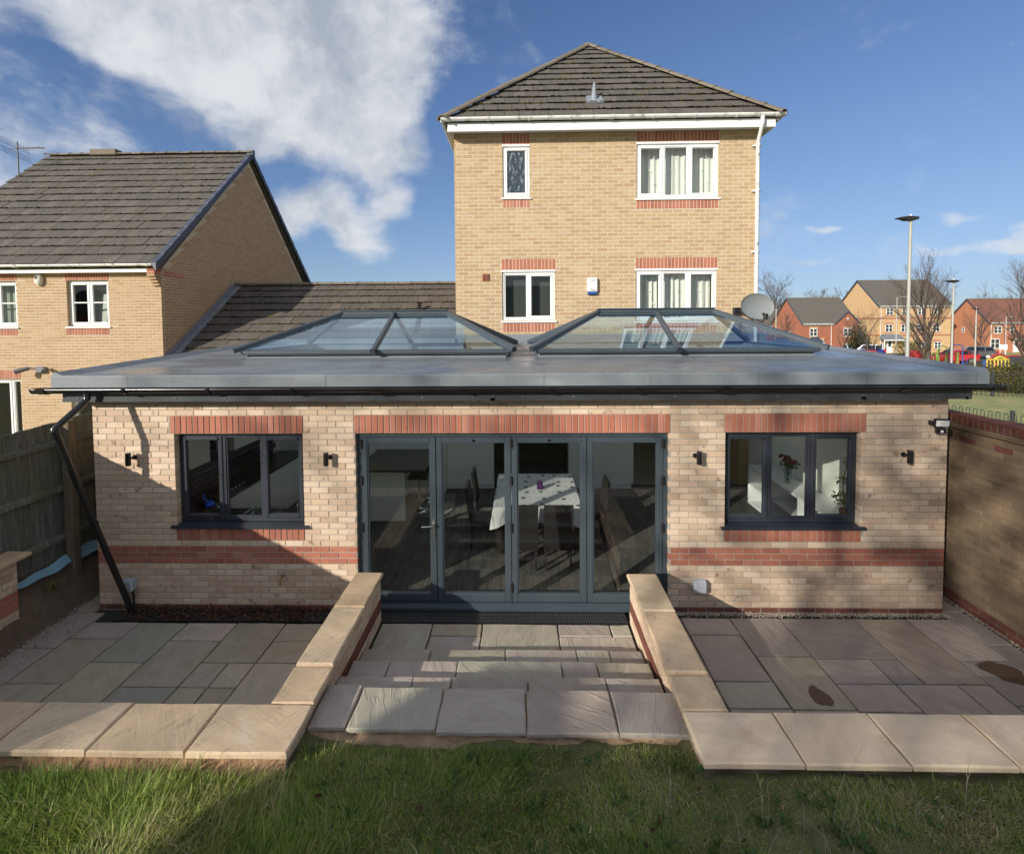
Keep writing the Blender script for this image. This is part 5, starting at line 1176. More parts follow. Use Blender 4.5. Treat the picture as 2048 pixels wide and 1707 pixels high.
def tuft(x, y, z, n, h, sd, label):
    r = random.Random(sd); b = MB()
    for i in range(n):
        a = r.uniform(0, 6.28); l = h*r.uniform(.5, 1.1); out = r.uniform(.3, 1.0)*l; p = Vector((x+r.gauss(0, .02), y+r.gauss(0, .03), z)); d = Vector((math.cos(a), math.sin(a), 0)); s_ = Vector((-d.y, d.x, 0))*.0022
        q = p+d*out*.4+Vector((0, 0, l*.7)); t_ = p+d*out+Vector((0, 0, l*.55)); b.add([p-s_, p+s_, q+s_, q-s_, t_], [(0, 1, 2, 3), (3, 2, 4)])
    tag(b.build('grass_tuft', simple('straw_grass_%d' % sd, (.20, .18, .07), .7, .3, 30)), label, 'grass tuft')
tuft(-5.86, -.22, .26, 160, .17, 3, 'clump of dry straw coloured grass left of the fence post'); tuft(-5.84, .75, .32, 90, .11, 5, 'small clump of dry grass right of the fence post')
PI_ = thing('garden_pier', 'low mixed brick wall end with buff stone coping at the left edge', 'wall', (-5.75, -1.6, -.09))
brick_wall(PI_, 'brick_wall', frame3((-5.83, 0, 0), (0, -1, 0), (1, 0, 0)), (.62, 3.2), (-.12, .885), [], lambda k, u: DREDB if k in (0, 1) else REDB if k in (5, 6, 7) else BUFF, v0=-.1057, thick=.14, cap=120)
riven(-5.985, -5.70, -1.25, -.57, .93, .042, COPE, PI_, 'coping_stone', .003, .01, .002); riven(-5.985, -5.70, -2.2, -1.26, .93, .042, COPE, PI_, 'coping_stone', .003, .01, .002)

# ------------------------------------------------------------------ right boundary wall
GW = thing('garden_wall', 'tall brown brick garden wall with dark red brick coping on the right', 'wall', (5.6, 1, -.1))
def gw_row(k, u):
    if k < 4: return DREDB
    return DREDB if (k == 30 and int(math.floor(u/.225)) % 2 == 0) else GBUFF
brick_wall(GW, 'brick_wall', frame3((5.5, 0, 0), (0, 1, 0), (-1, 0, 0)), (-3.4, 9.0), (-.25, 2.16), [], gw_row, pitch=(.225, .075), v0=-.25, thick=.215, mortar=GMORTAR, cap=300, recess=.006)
b = MB(); b.cbox(5.455, 5.76, -3.4, 9, 2.162, 2.182, .004); b.cbox(5.475, 5.74, -3.4, 9, 2.184, 2.208, .004); b.build('tile_creasing', GBUFF, GW)
b = MB(); b.box(5.492, 5.718, -3.4, 9, 2.208, 2.30); b.build('coping_bed', GMORTAR, GW)
cm = MB().cbox(0, .235, 0, .064, 0, .118, .004).mesh('coping_brick', DREDB); y = -1.7; n = 0
while y < 9 and n < 142: o = bpy.data.objects.new('coping_brick', cm); link(o, GW, Matrix.Translation((5.487+random.uniform(-.002, .002), y, 2.212+random.uniform(-.002, .002)))); y += .075; n += 1
# ------------------------------------------------------------------ inside the extension
FZ = -.05
b = MB(); b.box(-5.18, 4.92, .14, 9.5, -.12, FZ-.022); FLO = struct(b.build('interior_floor', JOINT))
pm = {}
r = random.Random(5); x = -2.9; k = 0
while x < 2.6:
    y = .14-r.uniform(0, 1.1)
    while y < 7.0:
        L = 1.29; y0 = max(y, .14); y1 = min(y+L, 7.0); key = round(y1-y0, 2)
        if y1-y0 > .08:
            if key not in pm: pm[key] = MB().cbox(0, .186, 0, key-.003, 0, .02, .002).mesh('floor_plank', FLOORW)
            o = bpy.data.objects.new('floor_plank', pm[key]); link(o, FLO, Matrix.Translation((x, y0, FZ-.02)))
        y += L
    x += .189
b = MB(); b.box(-5.18, -2.9, .14, 4.05, FZ-.021, FZ-.001); b.box(x, 4.92, .14, 7.0, FZ-.021, FZ-.001); b.build('floor_edge', FLOORW, FLO)
IW = struct(MB().box(-5.189, -5.17, .26, 4.05, FZ, 2.45).box(4.90, 4.919, .26, 9.0, FZ, 2.45).box(-5.17, -4.41, .252, .262, FZ, 2.45).box(-2.755, -2.12, .252, .262, FZ, 2.45).box(1.82, 2.48, .252, .262, FZ, 2.45).box(4.15, 4.90, .252, .262, FZ, 2.45).box(-4.41, -2.755, .252, .262, FZ, 1.0).box(2.48, 4.15, .252, .262, FZ, 1.0).box(-1.66, -1.65, 4.06, 7, FZ, 2.45).build('interior_walls', PLASTER))
b = MB(); b.box(-1.64, -.64, 4.35, 4.60, FZ, 2.45); b.box(.98, 2.30, 4.35, 4.60, FZ, 2.45); b.box(-1.64, 4.9, 8.6, 8.7, FZ, 2.45); b.box(2.30, 2.42, 4.60, 8.6, FZ, 2.45); b.build('nib_wall', PLASTER, IW)
b = MB()
for (a, c) in ((-1.645, -.63), (.97, 2.31)): b.cbox(a, c, 4.33, 4.349, FZ, FZ+.13, .004)
b.cbox(4.88, 4.899, .3, 8.5, FZ, FZ+.14, .004); b.cbox(2.43, 4.87, 8.57, 8.59, FZ, FZ+.14, .004); b.cbox(-5.16, -1.66, 4.03, 4.049, FZ, FZ+.13, .004); b.build('skirting', WHITEP, IW)
b = MB(); b.box(2.43, 4.88, 4.6, 8.5, FZ+.002, FZ+.008); b.build('pale_floor', simple('pale_floor_tile', (.30, .29, .26), .35, .15, 5), FLO)
b = MB(); b.box(-1.64, 4.9, 4.61, 8.6, 2.452, 2.458); b.build('rear_ceiling', CEIL, IW)
b = MB(); b.box(2.45, 4.18, .16, .30, .985, 1.008); b.box(-4.43, -2.73, .16, .30, .985, 1.008); b.build('window_board', WHITEP, IW)
# dining table, cloth, chairs
T = thing('dining_table', 'dining table inside the folding doors', 'table', (.22, 2.15, FZ))
b = MB(); b.cbox(-.44, .88, 1.35, 2.95, .66, .70, .006); b.build('tabletop', DWOOD, T)
for sx in (-.40, .79):
    for sy in (1.40, 2.86): MB().cbox(sx, sx+.06, sy, sy+.06, FZ, .66).build('leg', DWOOD, T)
def cloth():
    n = 40; X0, X1, Y0, Y1, z = -.455, .895, 1.335, 2.965, .706; vs = []; fs = []
    ring = [(X0+(X1-X0)*i/n, Y0) for i in range(n)]+[(X1, Y0+(Y1-Y0)*i/n) for i in range(n)]+[(X1-(X1-X0)*i/n, Y1) for i in range(n)]+[(X0, Y1-(Y1-Y0)*i/n) for i in range(n)]
    m_ = len(ring); cx, cy = (X0+X1)/2, (Y0+Y1)/2; vs = [(x, y, z) for x, y in ring]
    for lv, dz in ((1, .03), (2, .13), (3, .24)):
        for i, (x, y) in enumerate(ring):
            nx = (x-cx)/(X1-X0)*2; ny = (y-cy)/(Y1-Y0)*2; cor = max(0, abs(nx)+abs(ny)-1.75)*4; w = .012*lv*math.sin(i*.55)+.008*lv
            dd = dz*(1+.35*min(cor, 1)); ox = w*(1 if nx > .98 else -1 if nx < -.98 else 0)+.04*cor*lv/3*(1 if nx > 0 else -1); oy = w*(1 if ny > .98 else -1 if ny < -.98 else 0)+.04*cor*lv/3*(1 if ny > 0 else -1)
            vs.append((x+ox, y+oy, z-dd))
    fs = [tuple(range(m_))]+[(l*m_+i, l*m_+(i+1) % m_, (l+1)*m_+(i+1) % m_, (l+1)*m_+i) for l in range(3) for i in range(m_)]
    return MB().add(vs, fs).build('tablecloth', CLOTH)
tag(cloth(), 'white tablecloth with grey flower pattern draped over the dining table', 'tablecloth')
t = thing('candle_holder', 'purple glass candle holder standing on the tablecloth', 'candle holder', (.28, 2.15, .708))
b = MB(); b.cbox(.23, .33, 2.10, 2.20, .709, .82, .01); b.build('glass_body', PURPLE, t); b = MB(); b.lathe([(.03, .819), (.03, .85), (.025, .852), (.025, .83)], (.28, 2.15, 0), 14); b.build('collar', PURPLE, t)
def chair(x, y, rz, label):
    t = thing('dining_chair', label, 'chair', (0, 0, 0), 'dark leather dining chairs round the table')
    b = MB(); b.cbox(-.22, .22, -.22, .22, .38, .46, .02); b.build('seat', LEATHER, t)
    b = MB(); b.add([(-.21, -.22, .30), (.21, -.22, .30), (.21, -.31, .98), (-.21, -.31, .98), (-.21, -.17, .30), (.21, -.17, .30), (.21, -.265, .98), (-.21, -.265, .98)], [(0, 1, 2, 3), (4, 7, 6, 5), (0, 3, 7, 4), (1, 5, 6, 2), (3, 2, 6, 7), (0, 4, 5, 1)]); b.build('backrest', LEATHER, t)
    for sx in (-.19, .16):
        for sy in (-.21, .17): MB().add([(sx, sy, .38), (sx+.035, sy, .38), (sx+.035, sy+.04, .38), (sx, sy+.04, .38), (sx+.005, sy-.02 if sy < 0 else sy+.01, 0), (sx+.03, sy-.02 if sy < 0 else sy+.01, 0), (sx+.03, sy+.01 if sy < 0 else sy+.04, 0), (sx+.005, sy+.01 if sy < 0 else sy+.04, 0)], [(0, 3, 2, 1), (4, 5, 6, 7), (0, 1, 5, 4), (1, 2, 6, 5), (2, 3, 7, 6), (3, 0, 4, 7)]).build('leg', LEATHER, t)
    w = Matrix.Translation((x, y, FZ)) @ Matrix.Rotation(rz, 4, 'Z'); t.matrix_basis = w; WM[t.name] = w; return t
chair(.00, 1.12, 0, 'dark leather dining chair on the near side of the table, left one of the pair'); chair(.50, 1.12, 0, 'dark leather dining chair on the near side of the table, right one of the pair')
chair(-.62, 1.75, R_(-90), 'dark leather dining chair on the left side of the table, nearer the doors'); chair(-.60, 2.5, R_(-90), 'dark leather dining chair on the left side of the table, farther from the doors')
chair(1.10, 2.0, R_(90), 'dark leather dining chair on the right side of the table')
t = thing('sofa', 'dark sofa in the room behind the dining table', 'sofa', (.2, 6.4, FZ))
b = MB(); b.cbox(-.7, 1.2, 5.9, 6.7, FZ+.05, .40, .04); b.build('seat', LEATHER, t); b = MB(); b.cbox(-.7, 1.2, 6.7, 6.92, FZ+.05, .80, .04); b.build('backrest', LEATHER, t)
for a in (-.92, 1.2): MB().cbox(a, a+.22, 5.9, 6.92, FZ+.05, .60, .04).build('armrest', LEATHER, t)
# kitchen island, stools, rug
t = thing('kitchen_island', 'kitchen island with cream end panel and dark worktop behind the left door leaf', 'kitchen island', (-2.6, 3, FZ))
b = MB(); b.cbox(-3.0, -2.14, 2.62, 2.65, FZ, .85, .004); b.build('end_panel', CREAMU, t); b = MB(); b.box(-3.0, -2.4, 2.65, 4.0, FZ+.02, .85); b.build('cabinet', CREAMU, t); b = MB(); b.cbox(-3.05, -1.78, 2.58, 4.0, .852, .895, .005); b.build('worktop', DWOOD, t)
RG = tag(MB().add([(x+.012*math.sin(i*5.), y+.012*math.cos(i*7.), z) for z in (FZ+.001, FZ+.022) for i, (x, y) in enumerate([(-2.3, 2.75), (-1.9, 2.72), (-1.5, 2.76), (-1.36, 3.1), (-1.38, 3.6), (-1.42, 4.0), (-1.9, 4.02), (-2.32, 3.99)])], [tuple(range(8))[::-1], tuple(range(8, 16))]+[(i, (i+1) % 8, 8+(i+1) % 8, 8+i) for i in range(8)]).build('rug', RUG), 'shaggy grey rug under the bar stools', 'rug')
def stool(x, y, label):
    t = thing('bar_stool', label, 'bar stool', (x, y, FZ+.022), 'chrome bar stools at the island')
    z = FZ+.022; b = MB(); b.lathe([(.0, .0), (.19, .0), (.19, .008), (.10, .022), (.03, .05), (.028, .08)], (x, y, z), 24); b.build('base', CHROME, t)
    b = MB(); b.tube([(x, y, z+.07), (x, y, z+.62)], .022, 12); b.tube([(x, y, z+.25), (x, y-.16, z+.25)], .01, 6); b.build('column', CHROME, t)
    b = MB(); b.cbox(x-.19, x+.19, y-.18, y+.18, z+.62, z+.69, .03); b.build('seat', LEATHER, t)
stool(-1.98, 3.10, 'chrome based bar stool with dark seat nearer the doors'); stool(-1.93, 3.62, 'chrome based bar stool with dark seat farther from the doors')
# kitchen along the left wall
t = thing('kitchen_units', 'pale kitchen units with dark worktop along the left wall', 'kitchen units', (-4.9, 2, FZ))
b = MB(); b.box(-5.165, -4.58, .30, 4.0, FZ, .83); b.box(-4.58, -2.7, .30, .85, FZ, .83); b.build('carcass', CREAMU, t)
for i in range(6):
    y = .9+i*.52; MB().cbox(-4.585, -4.562, y, y+.51, FZ+.12, .82, .004).build('unit_door', CREAMU, t)
b = MB(); b.cbox(-5.165, -4.54, .268, 4.02, .832, .87, .005); b.cbox(-4.53, -2.68, .268, .88, .832, .87, .005); b.build('worktop', DWOOD, t)
for i in range(5):
    y = .32+i*.52+(.62 if i > 1 else 0); MB().cbox(-5.165, -4.84, y, y+.51, 1.42, 2.12, .004).build('wall_unit', CREAMU, t)
b = MB(); b.box(-5.168, -5.163, .27, 4.0, .87, 2.1); b.build('grouted_wall', GROUT, t)
tm = MB().cbox(0, .008, 0, .192, 0, .092, .002).mesh('wall_tile', BLKTILE); zz = .874; kk = 0
while zz < 2.0:
    y = .28-(kk % 2)*.1
    while y < 3.8:
        if zz < 1.42 or 1.36 < y < 1.98: o = bpy.data.objects.new('wall_tile', tm); link(o, t, Matrix.Translation((-5.163, max(y, .27), zz)))
        y += .197
    zz += .097; kk += 1
t2 = thing('gas_hob', 'black gas hob with pale control knobs on the kitchen worktop', 'hob', (-4.86, 1.75, .87))
b = MB(); b.cbox(-5.1, -4.62, 1.42, 2.02, .871, .882, .003); b.build('plate', BLKTILE, t2)
for i in range(5): MB().lathe([(0, .0), (.018, .0), (.016, .022), (0, .022)], (-4.67, 1.5+i*.1, .882), 10).build('knob', STEEL, t2)
for y in (1.56, 1.86):
    for x in (-5.0, -4.8): MB().lathe([(.0, .0), (.05, .0), (.05, .012), (.03, .02), (0, .02)], (x, y, .882), 12).build('burner', BLACKM, t2)
t = thing('kitchen_tap', 'curved chrome kitchen tap behind the kitchen window', 'tap', (-3.05, .42, .87))
b = MB(); b.lathe([(.0, 0), (.026, 0), (.024, .05), (.014, .06)], (-3.05, .42, .87), 12); b.tube([(-3.05, .42, .92), (-3.05, .42, 1.10)]+[(-3.05+.10*(1-math.cos(a)), .44, 1.10+.085*math.sin(a)) for a in np.linspace(.3, 2.75, 10)], .011, 10); b.build('spout', CHROME, t)
t = thing('blue_jug', 'clear water jug with bright blue lid and handle on the kitchen worktop', 'jug', (-4.35, .55, .87))
b = MB(); b.lathe([(.0, 0), (.05, 0), (.058, .16), (.056, .18)], (-4.30, .50, .872), 18); b.build('body', CLEAR, t)
b = MB(); b.lathe([(.0, .0), (.062, .0), (.062, .03), (.035, .055), (.02, .075), (0, .075)], (-4.30, .50, 1.05), 16); b.tube([(-4.30, .50, 1.10), (-4.36, .50, 1.12), (-4.39, .50, 1.16), (-4.375, .50, 1.22)], .013, 8); b.build('lid', BLUEPL, t)
t = thing('glass_bottle', 'clear glass bottle beside the blue jug', 'bottle', (-4.16, .48, .87))
b = MB(); b.lathe([(.0, 0), (.042, 0), (.043, .15), (.025, .21), (.013, .235), (.013, .26)], (-4.16, .46, .872), 16); b.build('body', CLEAR, t)
t = thing('drying_rack', 'wire dish rack holding a glass on the kitchen worktop', 'dish rack', (-3.6, .5, .87))
b = MB()
for z in (.90, .97):
    b.tube([(-3.78, .36, z), (-3.36, .36, z), (-3.36, .66, z), (-3.78, .66, z), (-3.78, .36, z)], .004, 5)
for i in range(9): b.tube([(-3.76+i*.05, .36, .97), (-3.76+i*.05, .40, .90), (-3.76+i*.05, .66, .90)], .003, 4)
b.build('wires', CHROME, t)
t = thing('glass_tumbler', 'tall glass tumbler standing in the dish rack', 'glass', (-3.68, .45, .91)); MB().lathe([(.0, .0), (.038, .0), (.043, .13), (.041, .13), (.036, .008)], (-3.68, .46, .908), 16).build('body', CLEAR, t)
# right end of the room: shelf unit, roses, plant
t = thing('shelf_unit', 'low white cube shelf unit along the right wall inside', 'shelf unit', (4.65, 2.2, FZ))
b = MB(); b.cbox(4.42, 4.87, .95, 3.55, .66, .70, .003); b.build('top', WHITEP, t)
b = MB(); b.cbox(4.42, 4.87, .95, 3.55, FZ, FZ+.04, .003); b.cbox(4.44, 4.87, .99, 3.51, .30, .33, .003); b.build('shelf', WHITEP, t)
for y in (.95, 1.81, 2.66, 3.51): MB().cbox(4.42, 4.87, y, y+.04, FZ+.041, .659, .003).build('divider', WHITEP, t)
b = MB(); b.box(4.86, 4.868, 1.0, 3.5, FZ+.05, .65); b.build('back_panel', simple('grey_back', (.24, .23, .22), .8), t)
t = thing('vase_of_roses', 'glass vase of dark red roses on the white shelf unit', 'vase', (4.62, 2.5, .70))
b = MB(); b.lathe([(.0, .0), (.055, .0), (.05, .03), (.075, .30), (.073, .30), (.048, .035), (0, .03)], (4.62, 2.5, .701), 20); b.build('vase', CLEAR, t)
R2 = random.Random(3); st = MB(); rs = MB(); lv = MB()
for i in range(14):
    a = R2.uniform(0, 6.28); q = R2.uniform(.02, .12); p = (4.62+q*math.cos(a), 2.5+q*math.sin(a), 1.10+R2.uniform(-.04, .06)); st.tube([(4.62-q*.2*math.cos(a), 2.5-q*.2*math.sin(a), .73), p], .005, 5)
    for k in range(6): rs.ball((p[0]+R2.gauss(0, .012), p[1]+R2.gauss(0, .012), p[2]+.01+R2.gauss(0, .01)), .028, 6)
    for k in range(3): z = R2.uniform(.98, 1.06); lx, ly = p[0]+R2.gauss(0, .03), p[1]+R2.gauss(0, .03); lv.add([(lx, ly, z), (lx+.04, ly+.01, z+.02), (lx+.06, ly+R2.gauss(0, .02), z-.01), (lx+.03, ly-.02, z-.02)], [(0, 1, 2, 3)])
st.build('stem', STEMG, t); rs.build('rose', ROSE, t); lv.build('leaf', STEMG, t)
t = thing('house_plant', 'leafy green house plant on a thin stem behind the right window pane', 'plant', (4.55, .85, .7))
b = MB(); b.lathe([(.0, .0), (.06, .0), (.075, .12), (.07, .12), (0, .10)], (4.62, 1.0, .701), 14); b.build('pot', simple('brown_pot', (.14, .06, .03), .6), t)
b = MB(); b.tube([(4.62, 1.0, .80), (4.60, 1.02, 1.15), (4.64, 1.0, 1.55)], .008, 6); b.build('stem', BARK, t)
leaf_cloud('foliage', PLANTL, t, [(4.58, 1.0, .98, .13, .13, .10), (4.56, .98, 1.25, .09, .09, .08), (4.63, 1.0, 1.52, .07, .07, .07)], 170, .026, 8)
tag(MB().cbox(4.885, 4.899, 3.72, 3.87, .88, .96, .003).build('wall_socket', BLACKM), 'dark double wall socket above the white shelf unit', 'wall socket')

# ------------------------------------------------------------------ lawn grass
def blades(name, N, xr, yr, hmin, hmax, wid, sd, label, seg=4, edge=None):
    r = np.random.default_rng(sd); x = r.uniform(xr[0], xr[1], N*2); y = yr[0]+(yr[1]-yr[0])*r.uniform(0, 1, N*2)
    lim = np.where((x > -1.70) & (x < 1.25), -2.36, np.where(x < 0, -2.70, -2.72))-.02*np.abs(snoise(x*3, y, 2, 3, 2.))
    clump = snoise(x, y, 21, 4, 1.8); bare = snoise(x, y, 41, 4, 1.4)
    keep = (y < lim) & (r.uniform(-.9, 1.2, N*2) < .7+clump*.9) & ~((bare > .62) & (r.uniform(0, 1, N*2) < .6)) & ((y < lim-.10) | (r.uniform(0, 1, N*2) < .75))
    x, y = x[keep][:N], y[keep][:N]; n = len(x); z = lawn_z(x, y)-.008
    patch = snoise(x, y, 33, 5, .9); patch2 = snoise(x, y, 55, 4, 2.4); clump = snoise(x, y, 21, 4, 1.8)
    left = np.clip((-.9-x)/1.3, 0, 1)
    h = (hmin+(hmax-hmin)*r.beta(2, 3, n))*(1+.55*clump)*(1+.85*left); h = np.maximum(h, .016)
    tall = r.uniform(0, 1, n) < .025+.03*left; h[tall] *= 1.8
    tone = .40+.26*patch+.16*patch2+r.normal(0, .13, n)-.04*left
    dry = r.uniform(0, 1, n) < (.07+.26*np.clip(patch2+.1, 0, 1)+.10*np.clip((x-.4)/2, 0, 1)*(patch > 0)-.10*left); tone[dry] = r.uniform(.70, 1., dry.sum()); tone = np.clip(tone, .02, 1)
    az = r.uniform(0, 2*np.pi, n)+0*x; flow = 2*np.pi*snoise(x, y, 77, 3, .8); m_ = r.uniform(0, 1, n) < .55; az[m_] = flow[m_]+r.normal(0, .5, m_.sum())
    bend = r.uniform(.25, 1.25, n); bend[dry] *= 1.35; w = wid*r.uniform(.55, 1.3, n)*np.where(left > .4, 1.3, 1)*np.where(r.uniform(0, 1, n) < .05, 1.9, 1)
    dx, dy = np.cos(az), np.sin(az); twist = r.normal(0, .6, n); sx, sy = -np.sin(az+twist), np.cos(az+twist)
    P = np.zeros((n, seg*2+1, 3)); px, py, pz = x.copy(), y.copy(), z.copy(); lean = r.uniform(.05, .55, n)
    for s_ in range(seg+1):
        t = s_/seg; ww = w*(1-t)**.7*(.8+.4*t) if s_ else w*.8
        if s_ < seg:
            P[:, s_*2] = np.stack([px-sx*ww, py-sy*ww, pz], 1); P[:, s_*2+1] = np.stack([px+sx*ww, py+sy*ww, pz], 1)
        else: P[:, s_*2] = np.stack([px, py, pz], 1)
        ang = lean+bend*(t**1.3)*1.25; st = h/seg
        px = px+dx*np.sin(ang)*st; py = py+dy*np.sin(ang)*st; pz = pz+np.cos(ang)*st
    nv = seg*2+1; V = P.reshape(-1, 3); base = (np.arange(n)*nv)[:, None]
    quads = np.concatenate([base+np.array([[s_*2, s_*2+1, s_*2+3, s_*2+2]]) for s_ in range(seg-1)], 0); tris = base+np.array([[seg*2-2, seg*2-1, seg*2]])
    me = bpy.data.meshes.new(name); nq, nt_ = len(quads), len(tris)
    me.vertices.add(len(V)); me.vertices.foreach_set('co', V.ravel().astype(np.float32))
    me.loops.add(nq*4+nt_*3); me.loops.foreach_set('vertex_index', np.concatenate([quads.ravel(), tris.ravel()]).astype(np.int32))
    me.polygons.add(nq+nt_); st = np.concatenate([np.arange(nq)*4, nq*4+np.arange(nt_)*3]).astype(np.int32); me.polygons.foreach_set('loop_start', st)
    me.update(calc_edges=True); a = me.attributes.new('tone', 'FLOAT', 'POINT'); a.data.foreach_set('value', np.repeat(tone, nv).astype(np.float32)); me.materials.append(GRASS)
    o = link(bpy.data.objects.new(name, me)); return tag(o, label, 'grass', kind='stuff')
blades('lawn_grass', 120000, (-3.9, 3.9), (-3.75, -2.36), .022, .082, .0027, 5, 'long tangled lawn grass in front of the paving, green with straw patches', 4)
blades('lawn_grass', 42000, (-6.3, 5.4), (-9.5, -3.7), .06, .14, .0030, 6, 'lawn grass nearer the camera below the picture edge', 3)
def weeds():
    r = np.random.default_rng(12); V = []; F = []
    for k in range(150):
        cx = r.uniform(-3.4, 3.4); cy = r.uniform(-3.3, -2.85) if abs(cx+.2) > 1.6 else r.uniform(-3.3, -2.42); z = float(lawn_z(cx, cy))
        for i in range(r.integers(6, 16)):
            a = r.uniform(0, 6.28); d = r.uniform(.004, .05); x, y = cx+d*math.cos(a), cy+d*math.sin(a); l = r.uniform(.008, .020); w = l*r.uniform(.35, .6); zz = z+r.uniform(.012, .045); t = r.normal(0, .012)
            u = (math.cos(a), math.sin(a)); s_ = (-u[1], u[0]); q = len(V)
            V += [(x-u[0]*l, y-u[1]*l, zz-.004), (x+s_[0]*w, y+s_[1]*w, zz+t), (x+u[0]*l, y+u[1]*l, zz+.003), (x-s_[0]*w, y-s_[1]*w, zz-t)]; F.append((q, q+1, q+2, q+3))
    tag(MB().add(V, F).build('lawn_weeds', leafmat('weed_leaf', [(.05, .11, .03), (.09, .17, .05), (.07, .13, .035), (.13, .20, .06)])), 'small broad leaved weeds and clover scattered low in the lawn', 'weeds', kind='stuff')
weeds()
def stalks():
    r = random.Random(9); b = MB()
    for i in range(60):
        x = r.choice((r.uniform(1.2, 3.6), r.uniform(.9, 2.6), r.uniform(-3.4, 3.4))); y = r.uniform(-3.3, -2.85); z = float(lawn_z(x, y)); a = r.uniform(0, 6.28); l = r.uniform(.12, .34); e = r.uniform(.1, .9)
        p1 = (x+math.cos(a)*l*e*.5, y+math.sin(a)*l*e*.5, z+.02+l*(1-e)*.55+.05); p2 = (x+math.cos(a+.2)*l*e, y+math.sin(a+.2)*l*e, z+.03+l*(1-e)+.05*r.random())
        b.tube([(x, y, z), p1, p2], [.0016, .0013, .0007], 4)
    o = b.build('dry_stalks', simple('dry_stalk', (.38, .33, .24), .8, .2, 30)); tag(o, 'dry straw coloured stalks sticking out of the lawn', 'dry stalks', kind='stuff')
stalks()
leaves('fallen_leaves', 40, (-3.3, 3.3), (-3.2, -2.75), lambda x, y, r: float(lawn_z(x, y))+.05+.02*r.random(), .022, LEAFD, 31, 'a few dead brown leaves caught in the lawn grass', 'dead leaves')

# ------------------------------------------------------------------ park and street to the right
def cp(px, D): return math.tan(math.atan((px-1024)/967)-YAW)*D, D-5.95       # bearing in the photograph and distance along the view -> ground position
def railing(name, label, p0, p1, h, pitch, bow, post_every, cat='fence'):
    p0, p1 = Vector((*p0, 0)), Vector((*p1, 0)); L = (p1-p0).length; d = (p1-p0)/L; t = thing(name, label, cat, (p0.x, p0.y, gz(p0.x, p0.y)))
    n = int(L/pitch); rail = MB(); g = lambda s_: Vector((p0.x+d.x*s_, p0.y+d.y*s_, gz(p0.x+d.x*s_, p0.y+d.y*s_)))
    up = Vector((0, 0, 1)); made = None; rest = MB(); c = 0
    for zz in ((.12, h-.22) if bow else (.10, h)):
        for i in range(int(L/2.5)+1): a, e = g(i*2.5), g(min(L, (i+1)*2.5)); rail.tube([a+up*zz, e+up*zz], .018 if not bow else .018, 5)
    rail.build('rail', IRON, t)
    if bow:
        w = pitch*.5; pts = [Vector((0, 0, .05)), Vector((0, 0, h-w*.5))]+[d*(w*.5-w*.5*math.cos(a))+up*(h-w*.5+w*.5*math.sin(a)) for a in np.linspace(.5, 2.64, 5)]+[d*w+up*(h-w*.5), d*w+up*.05]
        me = MB().tube(pts, .011, 5).mesh('bow_bar', IRON); nm = 'bow_bar'
    else: me = MB().tube([up*.02, up*(h+.02)], .010, 4).mesh('upright_bar', IRON); nm = 'upright_bar'
    for i in range(min(n, 280)): o = bpy.data.objects.new(nm, me); link(o, t, Matrix.Translation(g(i*pitch)))
    pm_ = MB().cbox(-.04, .04, -.04, .04, -.1, h+.10, .006).mesh('post', IRON); s_ = 0
    while s_ < L: o = bpy.data.objects.new('post', pm_); link(o, t, Matrix.Translation(g(s_))); s_ += post_every
    return t
railing('bow_top_fence', 'dark bow topped metal fence on the grass beyond the garden wall', (12.7, 13.0), (14.7, 1.0), 1.05, .20, True, 2.7)
railing('park_railing', 'dark vertical bar railing in front of the shrubs at the park edge', (15.5, 20.5), (36, 17.6), 1.22, .20, False, 2.9)
def lamp(px, D, ztop, r, head, label, style=0):
    x, y = cp(px, D); zb = gz(x, y); t = thing('street_lamp', label, 'street lamp', (x, y, zb), 'street lamps beyond the garden wall')
    b = MB(); b.tube([(x, y, zb-.1), (x, y, zb+1.2), (x, y, zb+1.22), (x, y, ztop)], [r*1.45, r*1.45, r, r*.8], 10); b.build('column', LAMPG, t)
    b = MB()
    if style == 0:
        q = [(-head*.72, .03), (-head*.68, .06), (-.1, .10), (head*.30, .07), (head*.30, .0), (.1, -.035), (-.15, -.035), (-.30, .015)]; b.prism([(x+a, ztop+c+.03) for a, c in q], 1, y-.11, y+.11); b.build('lamp_head', BLACKM, t)
        b = MB(); b.tube([(x, y, ztop+.10), (x, y, ztop+.19)], .035, 8); b.build('photocell', WHITEP, t)
    else:
        b.tube([(x, y, ztop-.02), (x+.1, y, ztop+.05), (x+head*.6, y, ztop+.07)], .03, 6); b.build('arm', LAMPG, t); b = MB(); b.cbox(x+head*.35, x+head*1.1, y-.12, y+.12, ztop+.03, ztop+.14, .03); b.build('lamp_head', GREYP, t)
lamp(1816, 16, 6.70, .054, .62, 'tallest grey street lamp with flat black head just beyond the flat roof')
lamp(1905, 26, 5.42, .052, .62, 'weathered street lamp with flat black head in front of the red car')
lamp(1952, 50, 4.40, .065, .85, 'slim street lamp with flat head beside the grey estate car')
lamp(1793, 72, 6.6, .09, 1.6, 'thin street lamp in front of the three storey buff block', 1)
lamp(2012, 78, 3.6, .08, 1.0, 'small street lamp in front of the red tiled house', 1)
lamp(1552, 66, 5.05, .08, .95, 'street lamp beside the satellite dish in front of the red brick gable')
